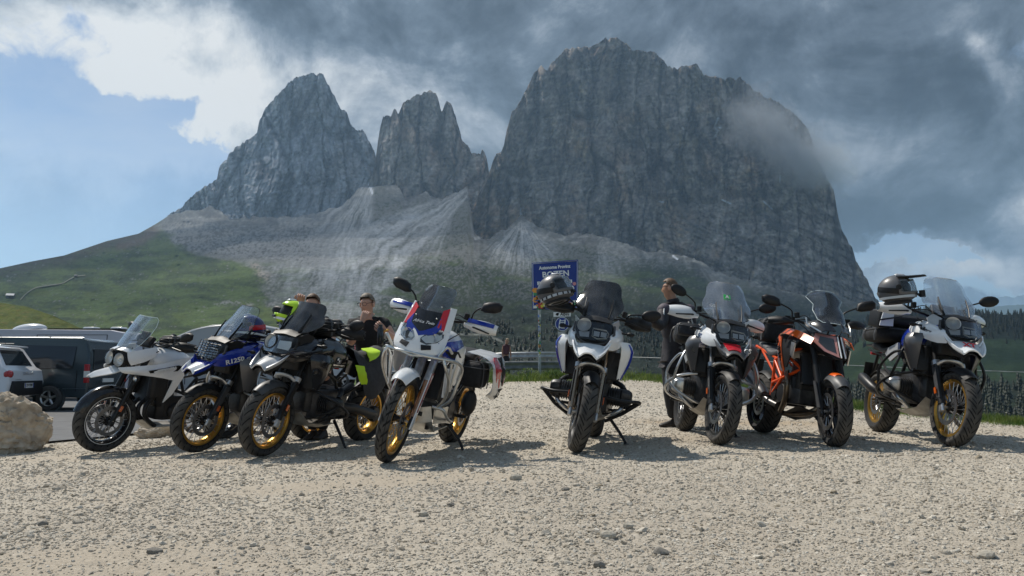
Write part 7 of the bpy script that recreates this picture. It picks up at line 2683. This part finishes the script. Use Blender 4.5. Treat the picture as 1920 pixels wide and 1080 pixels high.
def far_car():
    x = at(742, 660, 31).x
    o = empty('car', (x + 1.0, 32, gzf(x, 31) + .03), (0, 0, R(4)), 'silver car far behind the man in the black t-shirt', 'car')
    prof = [(.0, .4), (.02, .85), (-.12, 1.0), (-.9, 1.45), (-2.3, 1.47), (-3.1, 1.0), (-4.1, .85), (-4.25, .6), (-4.2, .35)]
    car_body(prof, .87, .3, .9, 'body', LGR, o, .04)
    for s_ in (-1, 1):
        side_plate([(-.55, 1.0), (-1.0, 1.38), (-1.6, 1.40), (-1.6, 1.0)], .87, .3, .9, s_).build('side_window', CARG, o)
        side_plate([(-1.68, 1.0), (-1.68, 1.40), (-2.25, 1.40), (-2.8, 1.0)], .87, .3, .9, s_).build('side_window', CARG, o)
        for q in (-.8, -3.3):
            car_wheel(o, (q, s_ * .78, .32), .32, .10, s_)


van()
suv()
camper()
caravan()
far_car()
# ------------------------------------------------------------------ signs, rails, rocks, plants
SBLU = mat('sign blue', (.010, .035, .24), .4)
SWHT = mat('sign white', (.75, .77, .80), .45)
ZINC = mat('galvanised steel', (.42, .43, .43), .5, .6, var=.3, nscale=6)
ZINCD = mat('dull zinc', (.20, .205, .20), .6, .4, var=.4, nscale=5)


def road_sign():
    Y = 24.
    c = at(1040.5, 534, Y)
    o = empty('road_sign', (at(1012, 700, Y).x, Y, gzf(.9, Y) - .02), (0, 0, 0), 'big blue provincial border sign on a sticker-covered pole above the guard rail', 'road sign')
    px = Y / FPX
    base = o.location.copy()
    M = lambda u, v, d=0.: at(u, v, Y - d) - base
    W, H = 87 * px, 90 * px
    tl, tr, br, bl = M(997, 493), M(1084, 487), M(1084, 578), M(998, 581)
    pan = MB().plate([tl, tr, br, bl], .03).build('sign_panel', SBLU, o, bevel=.01)
    ctr = (tl + tr + br + bl) / 4
    ang = math.atan2((tr - tl).z, (tr - tl).x)
    fr = []
    for p in (tl, tr, br, bl):
        fr.append(ctr + (p - ctr) * .955 + Vector((0, -.019, 0)))
    MB().tube(fr, .012, 6, closed=True).build('border_line', SWHT, pan)
    for txt, u, v, sz, wd in (('Autonome Provinz', 1040, 501, .15, 60), ('BOZEN', 1042, 514, .26, 50), ('Provincia di', 1040, 529.5, .15, 66), ('BOLZANO', 1042, 543, .26, 70)):
        text_obj('lettering', txt, sz, SWHT, pan, M(u, v, .022), (R(90), 0, 0), width=wd * px, bold=.006, extrude=.003).rotation_euler = (R(90), -ang, 0)
    # the pole and its second post, plastered with stickers
    pole = MB().tube([(0, .05, 0), (0, .05, M(1012, 575).z)], .045, 12).build('pole', ZINC, o)
    MB().tube([(46 * px, .05, .0), (46 * px, .05, M(1058, 575).z)], .045, 12).build('pole', ZINC, o)
    rnd = random.Random(4)
    cols = [(.75, .75, .72), (.02, .02, .02), (.60, .55, .05), (.05, .15, .45), (.45, .05, .05), (.70, .70, .66), (.05, .25, .12), (.20, .20, .2), (.7, .3, .05)]
    sm = [mat('sticker %d' % i, c_, .5) for i, c_ in enumerate(cols)]
    for i in range(34):
        z = rnd.uniform(.75, 2.15)
        a = rnd.uniform(-2.2, -.9)
        w_ = rnd.uniform(.02, .04)
        h_ = rnd.uniform(.025, .06)
        b = MB().box((.047 * math.cos(a), .05 + .047 * math.sin(a), z), (.004, w_ * 1.6, h_ * 1.5), (0, 0, a))
        b.build('sticker', rnd.choice(sm), pole)
    for i in range(46):
        u, v = rnd.gauss(1010, 7), rnd.gauss(566, 9)
        if i > 34:
            u, v = rnd.uniform(1035, 1083), rnd.gauss(572, 3)
        u, v = min(max(u, 1003.5), 1079), min(max(v, 540), 578)
        s_ = rnd.uniform(.05, .11)
        p = M(u, v, .020 + .002 * (i % 8))
        n = rnd.choice((4, 4, 4, 12))
        MB().plate([p + Vector((s_ * math.cos(2 * math.pi * q / n + .785 + i), 0, s_ * .8 * math.sin(2 * math.pi * q / n + .785 + i))) for q in range(n)], .002).build('sticker', rnd.choice(sm), pan)
    MB().plate([M(1077, 532, .024) + Vector((.06 * math.cos(2 * math.pi * q / 12), 0, .06 * math.sin(2 * math.pi * q / 12))) for q in range(12)], .004).build('sticker', mat('pink sticker', (.6, .25, .28), .5), pan)
    # small plates below
    pl = MB().plate([M(1038, 585.5, .06), M(1070, 584.5, .06), M(1070, 593, .06), M(1038, 594, .06)], .02).build('name_plate', SWHT, o)
    text_obj('lettering', 'Alpini', .14, BLK, pl, M(1059, 589.2, .075), (R(90), 0, 0), width=17 * px, bold=.004)
    MB().ell(M(1045, 589.2, .075), (.045, .006, .05), 10, 7).tube([M(1042, 590, .075), M(1048, 587, .075)], .018, 5).build('plate_emblem', BLK, pl)
    disc = MB().lathe([(0, -.01), (13.2 * px, -.01), (13.2 * px, .01), (0, .01)], M(1054, 607.5, .06), (0, -1, 0), 36).build('chain_sign', SBLU, o)
    MB().lathe([(12.0 * px, .011), (12.0 * px, .014), (12.8 * px, .014), (12.8 * px, .011)], M(1054, 607.5, .06), (0, -1, 0), 36, True).build('border_line', SWHT, disc)
    ty = MB()
    for k in (-1, 1):
        ty.tube(smooth_path([M(1054 + 4.5 * k + 1.2, 599, .076), M(1054 + 5.0 * k, 607, .076), M(1054 + 4.5 * k - 1.2, 616, .076)], 4), .020, 6)
    for k in range(5):
        v = 600.5 + 3.4 * k
        ty.tube([M(1049.5, v, .078), M(1054, v + 1.2, .078), M(1058.5, v, .078)], .014, 5)
    ty.build('tyre_symbol', SWHT, disc)
    MB().plate([M(1046, 622, .06), M(1058, 622, .06), M(1058, 634, .06), M(1046, 634, .06)], .02).build('lower_plate', ZINC, o)


road_sign()


def guard_rail(pts, z_off, label, n_post, m, ph=.75):
    P = [Vector((x, y, gzf(x, y) + z_off)) for x, y in pts]
    path = smooth_path(P, 8)
    o = empty('guard_rail', P[0], (0, 0, 0), label, 'guard rail', 'guard rails along the road')
    path = [p - P[0] for p in path]
    prof = [(0, -.155), (.012, -.15), (.05, -.105), (.05, -.085), (0, -.035), (0, .035), (.05, .085), (.05, .105), (.012, .15), (0, .155)]
    rows = []
    for i, p in enumerate(path):
        d = (path[min(i + 1, len(path) - 1)] - path[max(i - 1, 0)])
        s_ = Vector((d.y, -d.x, 0)).normalized()
        rows.append([p + s_ * a + Vector((0, 0, ph - .155 + b)) for a, b in prof])
    MB().shell(rows, .006).build('rail', m, o)
    for k in range(n_post):
        p = path[int((k + .5) / n_post * (len(path) - 1))]
        b = MB().box((p.x, p.y + .05, p.z + ph / 2 - .1), (.10, .06, ph + .2))
        b.build('post', ZINCD, o)


guard_rail([(-4.2, 25.8), (-2.0, 25.9), (0, 26.0), (1.0, 26.1), (1.9, 26.6), (2.4, 27.8)], -.10, 'near guard rail with dull posts at the edge of the gravel', 9, ZINCD, .72)
guard_rail([(-9, 44), (-4, 41), (-1.0, 39.2), (1.0, 38.6), (2.6, 39.4), (3.6, 41.5)], .42, 'far bright guard rail curving behind the walker', 9, ZINC, .85)


def rock(name, loc, size, seed, m, label=None, cat=None, group=None, rough=.28, cuts=0, sub=4, kind=None):
    bm = bmesh.new()
    bmesh.ops.create_icosphere(bm, subdivisions=sub, radius=1)
    co = np.array([v.co[:] for v in bm.verts])
    # facets: clip by a few random planes for a broken look
    rs = np.random.RandomState(seed)
    for _ in range(14):
        n = rs.normal(size=3)
        n /= np.linalg.norm(n)
        h = rs.uniform(.62, .92)
        d = co @ n - h
        co = co - np.where(d > 0, d * (.85 if sub < 4 else .70), 0)[:, None] * n
    nn = fbm(co[:, 0] * 1.6 + seed, co[:, 1] * 1.6, co[:, 2] * 1.6, 5, .5)
    if sub > 3:
        nn = nn + .55 * fbm(co[:, 0] * 2.2 + seed, co[:, 1] * 2.2 + co[:, 0], co[:, 2] * 7 + co[:, 0] * 2, 4, .6, ridged=True) + .45 * fbm(co[:, 0] * 11, co[:, 1] * 11, co[:, 2] * 14, 3, .6)
    co = co * (1 + rough * .5 * nn)[:, None] * np.array(size)
    for v, c in zip(bm.verts, co):
        v.co = c
    me = bpy.data.meshes.new(name)
    bm.to_mesh(me)
    bm.free()
    me.materials.append(m)
    if sub > 3:
        me.shade_smooth()
        me.set_sharp_from_angle(angle=R(30))
    o = link(bpy.data.objects.new(name, me))
    o.location = loc
    return tag(o, label, cat, group, kind)


LIME = mat('limestone', (.46, .40, .315), .92, var=.4, nscale=9, bump=1., dirt=(.26, .205, .145))
LIMS = mat('pale stone', (.43, .39, .32), .9, var=.3, nscale=40, bump=.6)
LIMD = mat('grey stone', (.20, .185, .16), .9, var=.3, nscale=40, bump=.6)
p = on(26, 852)
rock('boulder', (p.x - .30, p.y + .36, p.z + .20), (.41, .38, .40), 31, LIME, 'large rough tan boulder at the picture edge beside the white car', 'boulder', sub=5, rough=.34)
p = on(279, 822)
rock('boulder', (p.x, p.y + .16, p.z + .05), (.27, .18, .13), 11, LIME, 'low tan rock lying under the white twin-lamp motorcycle', 'boulder', sub=5, rough=.3)
SG = 'loose stones on the gravel'
for i, (u, v, s_, m_, lab) in enumerate([
        (290, 1040, .030, LIMD, 'dark pointed stone low in the left foreground'), (966, 900, .040, LIMS, 'flat pale stone in front of the gap between the white beaked and caged motorcycles'),
        (1240, 1040, .026, LIMD, 'dark angular stone below the crash-barred motorcycle, nearest the camera'), (392, 902, .026, LIMS, 'flat tan stone in front of the blue motorcycle\'s wheel'),
        (845, 948, .018, LIMD, 'small dark round stone in the middle of the open gravel'), (1140, 1010, .032, LIMS, 'yellowish stone among a loose patch in the right foreground'),
        (500, 876, .040, LIMS, 'pale stone just in front of the all black motorcycle'), (1124, 1063, .022, LIMD, 'grey stone at the bottom edge, right of centre'),
        (795, 967, .024, LIMS, 'tan stone paired with a dark chip left of centre'), (1060, 920, .022, LIMD, 'grey chip ahead of the head-on white motorcycle'), (1178, 990, .026, LIMS, 'grey-white stone under the right-hand shadow'),
        (1850, 1045, .030, LIMS, 'pale stone in the far right foreground'), (80, 985, .024, LIMD, 'brownish stone low beside the boulder\'s shadow')]):
    p = on(u, v)
    k = s_ * .9
    rock('stone', (p.x, p.y, p.z + k * .35), (k * 1.3, k, k * .8), 40 + i, m_, lab, 'stone', SG, sub=2, rough=.4)


def gravel_stones():
    """countless stones of the lay-by: points carry size and turn, stones are instanced on them"""
    rs = np.random.RandomState(3)
    n = 190000
    y = np.exp(rs.uniform(math.log(1.9), math.log(25.0), n))
    x = y * rs.uniform(-.82, .82, n)
    ok = (x < edge_x(y) - .1) & (x > np.interp(y, [0, 8, 10.6, 13, 25], [-20, -7.2, -5., -4.4, -3.6])) & (y < 22.5 + 2 * np.abs(perlin(x, y, 3.)))
    ok &= rs.uniform(size=n) < 1.0 - .8 * sstep(.0, .5, fbm(x * .45, y * .9, 61., 4))
    x, y = x[ok], y[ok]
    n = len(x)
    z = gz(x, y)
    fade = np.clip(7 / y, .3, 1)
    z = z + .012 * fbm(x * 1.3, y * 1.3, .5, 4) + .0055 * fbm(x * 13, y * 13, 1.5, 3, .6) * fade
    s_ = .0030 * np.exp(rs.normal(0, .47, n)) * np.clip((y / 3.2) ** .5, .85, 2.4)
    s_ = np.minimum(s_, .022 * np.clip(y / 7, 1, 1.8))
    cl = fbm(x * 1.1, y * 1.1, 77., 4)
    s_ *= 1 + .5 * sstep(.1, .6, cl)
    me = bpy.data.meshes.new('gravel_stones')
    me.vertices.add(n)
    me.vertices.foreach_set('co', np.stack([x, y, z + s_ * .15], -1).astype(np.float32).ravel())
    a = me.attributes.new('size', 'FLOAT_VECTOR', 'POINT')
    sc = np.stack([s_ * rs.uniform(.9, 1.6, n), s_ * rs.uniform(.8, 1.2, n), s_ * rs.uniform(.5, .95, n)], -1)
    a.data.foreach_set('vector', sc.astype(np.float32).ravel())
    a = me.attributes.new('turn', 'FLOAT_VECTOR', 'POINT')
    tr = np.stack([rs.normal(0, .3, n), rs.normal(0, .3, n), rs.uniform(0, 6.28, n)], -1)
    a.data.foreach_set('vector', tr.astype(np.float32).ravel())
    m = bpy.data.materials.new('gravel stone')
    m.use_nodes = True
    nt = m.node_tree
    oi = nt.nodes.new('ShaderNodeObjectInfo')
    cr = nt.nodes.new('ShaderNodeValToRGB')
    e = cr.color_ramp.elements
    e[0].color, e[0].position = (.30, .255, .19, 1), 0
    e[1].color, e[1].position = (.60, .55, .465, 1), 1
    for p_, c_ in ((.10, (.36, .32, .26, 1)), (.5, (.44, .395, .325, 1)), (.85, (.50, .46, .39, 1))):
        q = e.new(p_)
        q.color = c_
    nt.links.new(oi.outputs['Random'], cr.inputs[0])
    pb = nt.nodes['Principled BSDF']
    nt.links.new(cr.outputs[0], pb.inputs['Base Color'])
    pb.inputs['Roughness'].default_value = .95
    pb.inputs['Specular IOR Level'].default_value = .15
    ng = bpy.data.node_groups.new('gravel', 'GeometryNodeTree')
    ng.interface.new_socket('Geometry', in_out='INPUT', socket_type='NodeSocketGeometry')
    ng.interface.new_socket('Geometry', in_out='OUTPUT', socket_type='NodeSocketGeometry')
    N, L = ng.nodes, ng.links
    gi, go = N.new('NodeGroupInput'), N.new('NodeGroupOutput')
    jn = N.new('GeometryNodeJoinGeometry')
    for k in range(4):
        ic = N.new('GeometryNodeMeshIcoSphere')
        ic.inputs['Subdivisions'].default_value = 2
        sp = N.new('GeometryNodeSetPosition')
        nz = N.new('ShaderNodeTexNoise')
        nz.noise_dimensions = '4D'
        nz.inputs['W'].default_value = k * 7.3
        nz.inputs['Scale'].default_value = 1.1
        sb = N.new('ShaderNodeVectorMath')
        sb.operation = 'SUBTRACT'
        sb.inputs[1].default_value = (.5, .5, .5)
        sl = N.new('ShaderNodeVectorMath')
        sl.operation = 'SCALE'
        sl.inputs['Scale'].default_value = 2.0
        sm_ = N.new('GeometryNodeSetMaterial')
        sm_.inputs['Material'].default_value = m
        gt = N.new('GeometryNodeGeometryToInstance')
        L.new(nz.outputs['Color'], sb.inputs[0])
        L.new(sb.outputs[0], sl.inputs[0])
        L.new(sl.outputs[0], sp.inputs['Offset'])
        L.new(ic.outputs['Mesh'], sp.inputs['Geometry'])
        L.new(sp.outputs[0], sm_.inputs['Geometry'])
        L.new(sm_.outputs[0], gt.inputs[0])
        L.new(gt.outputs[0], jn.inputs[0])
    ip = N.new('GeometryNodeInstanceOnPoints')
    ip.inputs['Pick Instance'].default_value = True
    for nm, sk in (('size', 'Scale'), ('turn', 'Rotation')):
        na = N.new('GeometryNodeInputNamedAttribute')
        na.data_type = 'FLOAT_VECTOR'
        na.inputs['Name'].default_value = nm
        L.new(na.outputs[0], ip.inputs[sk])
    L.new(gi.outputs[0], ip.inputs['Points'])
    L.new(jn.outputs[0], ip.inputs['Instance'])
    L.new(ip.outputs[0], go.inputs[0])
    me.materials.append(m)
    o = link(bpy.data.objects.new('gravel_stones', me))
    md = o.modifiers.new('gravel', 'NODES')
    md.node_group = ng
    tag(o, kind='stuff')


gravel_stones()


def blades(name, pts, hts, wid, seed, m, lean=.5):
    """a joined mass of grass blades (two faces each)"""
    rs = np.random.RandomState(seed)
    n = len(pts)
    a = rs.uniform(0, 6.28, n)
    d = np.stack([np.cos(a), np.sin(a), np.zeros(n)], -1)
    l_ = rs.uniform(-1, 1, (n, 2)) * lean
    tip = np.stack([l_[:, 0], l_[:, 1], np.ones(n)], -1) * hts[:, None]
    mid = np.stack([l_[:, 0] * .35, l_[:, 1] * .35, np.full(n, .55)], -1) * hts[:, None]
    w = wid[:, None] * d
    V = np.stack([pts - w, pts + w, pts + mid + w * .8, pts + mid - w * .8, pts + tip], 1).reshape(-1, 3)
    b = np.arange(n)[:, None] * 5
    F3 = np.concatenate([b + np.array([[0, 1, 2]]), b + np.array([[0, 2, 3]]), b + np.array([[3, 2, 4]])])
    me = np_mesh(name, V, F3, smooth=False)
    me.materials.append(m)
    return tag(link(bpy.data.objects.new(name, me)), kind='stuff')


def leaf_mat(name, a, b):
    m = mat(name, a, .6, var=.0)
    nt = m.node_tree
    tc = nt.nodes.new('ShaderNodeTexCoord')
    n = nt.nodes.new('ShaderNodeTexNoise')
    n.inputs['Scale'].default_value = 2.5
    n.inputs['Detail'].default_value = 5
    r_ = nt.nodes.new('ShaderNodeValToRGB')
    r_.color_ramp.elements[0].position = .35
    r_.color_ramp.elements[1].position = .65
    r_.color_ramp.elements[0].color = (*a, 1)
    r_.color_ramp.elements[1].color = (*b, 1)
    nt.links.new(tc.outputs['Object'], n.inputs['Vector'])
    nt.links.new(n.outputs['Fac'], r_.inputs[0])
    p_ = nt.nodes['Principled BSDF']
    nt.links.new(r_.outputs[0], p_.inputs['Base Color'])
    # thin leaves let some sun through
    t = nt.nodes.new('ShaderNodeBsdfTranslucent')
    nt.links.new(r_.outputs[0], t.inputs[0])
    x = nt.nodes.new('ShaderNodeMixShader')
    x.inputs[0].default_value = .4
    nt.links.new(p_.outputs[0], x.inputs[1])
    nt.links.new(t.outputs[0], x.inputs[2])
    nt.links.new(x.outputs[0], nt.nodes['Material Output'].inputs['Surface'])
    return m


def verge():
    rs = np.random.RandomState(9)
    g1 = leaf_mat('verge grass', (.055, .11, .018), (.16, .20, .045))
    n = 30000
    y = np.exp(rs.uniform(math.log(7.2), math.log(26), n))
    ex = edge_x(y)
    x = ex + rs.normal(.22, .26, n) + .22 * perlin(y * 1.5, 3.3, 1.)
    h = rs.uniform(.03, .12, n) * (.45 + .7 * sstep(-.3, .3, x - ex)) * np.clip(y / 11, .75, 1.5)
    blades('verge_grass', np.stack([x, y, gz(x, y) - .01], -1), h, rs.uniform(.0025, .006, n) * np.clip(y / 9, 1, 2.4), 1, g1)
    n = 14000
    x = rs.uniform(-4.2, 3.9, n)
    y = 22.6 + rs.normal(0, .9, n) + .8 * perlin(x * .8, 1.1, 0)
    k = sstep(-.15, .25, perlin(x * 1.1, y * .7, 5.))
    blades('verge_grass', np.stack([x, y, gz(x, y) - .02], -1), rs.uniform(.10, .34, n) * (.25 + k), rs.uniform(.008, .02, n), 2, g1, .7)
    # leafy weeds by the near guard rail
    lm = leaf_mat('weed leaf', (.045, .10, .015), (.14, .19, .04))
    rnd = random.Random(12)
    for i, (u, yy, hh, lab) in enumerate([(905, 23.6, .50, 'leafy green weed clump left of the guard rail posts'), (925, 23.2, .42, 'bushy weed clump under the walker'), (990, 23.8, .36, 'low weed clump against the sign pole'),
                                          (878, 23.4, .55, 'tall weed clump showing behind the slung riding jacket')]):
        cx = at(u, 700, yy).x
        m_ = 420
        pts = np.stack([cx + rs.normal(0, .34, m_), yy + rs.normal(0, .22, m_), np.zeros(m_)], -1)
        pts[:, 2] = gz(pts[:, 0], pts[:, 1]) + rs.uniform(0, hh, m_) ** 1.0 * np.exp(-((pts[:, 0] - cx) / .45) ** 2)
        V, F = [], []
        for p in pts:
            a, t = rs.uniform(0, 6.28), rs.uniform(-.2, .9)
            d = np.array([math.cos(a) * math.cos(t), math.sin(a) * math.cos(t), math.sin(t)])
            s_ = np.array([-math.sin(a), math.cos(a), 0])
            l_ = rs.uniform(.05, .10)
            q = len(V)
            V += [p, p + d * l_ * .5 + s_ * l_ * .28, p + d * l_, p + d * l_ * .5 - s_ * l_ * .28]
            F.append((q, q + 1, q + 2, q + 3))
        me = np_mesh('weed', np.array(V), np.array(F), smooth=False)
        me.materials.append(lm)
        tag(link(bpy.data.objects.new('weed', me)), lab, 'weed', 'weeds by the guard rail')
    # flower stalks at the right edge
    stem = leaf_mat('stalk', (.10, .13, .03), (.16, .18, .05))
    for i, u in enumerate((1812, 1853, 1893, 1702, 1738)):
        q = on(u, 786 + (u - 1700) * .07)
        hgt = (.17, .24, .15, .20, .14)[i]
        o = empty('wildflower', q, (0, 0, i), 'thin wild flower stalk in the grass edge, %s' % ('just right of the big white wheel', 'tallest, a seed head on top', 'nearest the picture edge', 'under the white motorcycle\'s skid plate', 'behind the gold front rim')[i], 'wildflower', 'wild flowers on the verge')
        MB().tube([(0, 0, -.02), (.01, 0, hgt * .6), (.02, .01, hgt)], .0022, 5).build('stem', stem, o)
        b = MB()
        for k in range(6):
            a = k * 1.05
            b.plate([(.02, .01, hgt), (.02 + .008 * math.cos(a - .4), .01 + .008 * math.sin(a - .4), hgt + .004), (.02 + .016 * math.cos(a), .01 + .016 * math.sin(a), hgt + .006), (.02 + .008 * math.cos(a + .4), .01 + .008 * math.sin(a + .4), hgt + .004)], .001)
        b.build('flower_head', PLT, o)


verge()

# fence wire strung across the drop on the right
w = MB().tube([at(1150, 668.5, 16), at(1400, 676, 14.5), at(1700, 690, 12.6), at(1980, 700, 11.5)], .0065, 6).build('fence_wire', ZINC)
tag(w, 'thin pale wire strung along the drop behind the right-hand motorcycles', 'wire')


def conifers(name, pts, hts, seed, spread=.19):
    """a far wood: ragged cones of drooping branches"""
    rs = np.random.RandomState(seed)
    V, F = [], []
    q = 0
    for p, h in zip(pts, hts):
        sg, tiers = 7, 5
        lean = rs.normal(0, .02, 2)
        for t in range(tiers):
            z0 = h * (.10 + .17 * t)
            z1 = h * min(1., .34 + .17 * t)
            r_ = h * spread * (1 - .17 * t)
            a0 = rs.uniform(0, 6.28)
            ring = [[p[0] + lean[0] * z0 + r_ * rs.uniform(.6, 1.2) * math.cos(a0 + 6.283 * k / sg), p[1] + lean[1] * z0 + r_ * rs.uniform(.6, 1.2) * math.sin(a0 + 6.283 * k / sg), p[2] + z0 - r_ * rs.uniform(.0, .5)] for k in range(sg)]
            V += ring + [[p[0] + lean[0] * z1, p[1] + lean[1] * z1, p[2] + z1]]
            F += [(q + k, q + (k + 1) % sg, q + sg) for k in range(sg)]
            q += sg + 1
    me = np_mesh(name, np.array(V), np.array(F), smooth=False)
    me.materials.append(leaf_mat('conifer', (.008, .017, .009), (.020, .034, .014)))
    return tag(link(bpy.data.objects.new(name, me)), kind='stuff')


def relief_points(depth, top, bot, us, vs):
    tv, bv = top(us), bot(us)
    t = np.clip((bv - vs) / (bv - tv), 0, 1)
    y = depth(us, vs, t)
    a, b = nratio(us, vs)
    return np.stack([a * y, y, CAM_H + b * y], -1), y


def woods():
    rs = np.random.RandomState(21)
    n = 4200
    u = rs.uniform(1560, 2150, n)
    tp = VALLEY_TOP(u)
    v = np.where(rs.uniform(size=n) < .45, tp + np.abs(rs.normal(0, 18, n)) + 1, rs.uniform(728, 850, n))
    keep = (v > tp + .5) & (perlin(u / 40., v / 14., 3.) > -.18)
    u, v = u[keep], v[keep]
    P, y = relief_points(valley_depth, VALLEY_TOP, line([(1330, 860), (2250, 960)]), u, v)
    conifers('forest', P - np.array([0, 0, .5]), np.where(v < 700, np.clip(y * .011, 3.0, 8), np.clip(y * .020, 3, 8)) * rs.uniform(.45, 1.3, len(u)), 1, .24)
    n = 2200
    u = rs.uniform(640, 1560, n)
    v = 590 + np.abs(rs.normal(0, 1, n)) * 48 + (1250 - u).clip(0, 400) * .05
    keep = (v < 715) & (perlin(u / 60., v / 16., 13.) > -.05 - .25 * (u > 1150))
    u, v = u[keep], v[keep]
    P, y = relief_points(slope_depth, RIDGE, line([(-260, 740), (1790, 745)]), u, v)
    conifers('forest', P - np.array([0, 0, .3]), np.clip(y * .009, 1.5, 5.0) * rs.uniform(.5, 1.2, len(u)), 2, .42)


woods()


def slope_point(u, v, lift=0.):
    P, y = relief_points(slope_depth, RIDGE, line([(-260, 740), (1790, 745)]), np.array([float(u)]), np.array([float(v)]))
    q = Vector(P[0])
    return q + (Vector((0, 0, CAM_H)) - q).normalized() * lift


def hill_path():
    c = smooth_path([(38, 562, 0), (51, 549, 0), (68, 539.5, 0), (91, 535.5, 0), (117, 531, 0), (130, 524, 0), (142, 518.5, 0), (160, 516, 0)], 12)
    rows = []
    for i, p in enumerate(c):
        d = (c[min(i + 1, len(c) - 1)] - c[max(i - 1, 0)]).normalized()
        n_ = Vector((-d.y, d.x)) * .8
        rows.append([slope_point(p.x + n_.x, p.y + n_.y, 12), slope_point(p.x - n_.x, p.y - n_.y, 12)])
    o = MB().shell(rows, .3).build('path', mat('pale track', (.19, .19, .13), .95))
    o['kind'] = 'structure'


hill_path()


def hut(u, v, w, label, roof_m, wall_m):
    p = slope_point(u, v, 10)
    o = empty('hut', p, (0, 0, R(20)), label, 'hut', 'huts on the far meadow')
    MB().box((0, 0, w * .25), (w, w * .7, w * .5)).build('wall', wall_m, o)
    MB().plate([(-w * .56, -w * .42, w * .46), (w * .56, -w * .42, w * .46), (w * .56, 0, w * .80), (-w * .56, 0, w * .80)], .3).plate([(-w * .56, w * .42, w * .46), (w * .56, w * .42, w * .46), (w * .56, 0, w * .80), (-w * .56, 0, w * .80)], .3).build('roof', roof_m, o)
    MB().box((0, -w * .36, w * .2), (w * .2, w * .04, w * .3)).build('door', BLK, o)


hut(19, 560, 6, 'small hut with a pale roof at the left edge of the far meadow', LGR, DKG)
hut(142, 519, 3, 'tiny grey hut where the pale track ends on the far meadow', BLK, DKG)
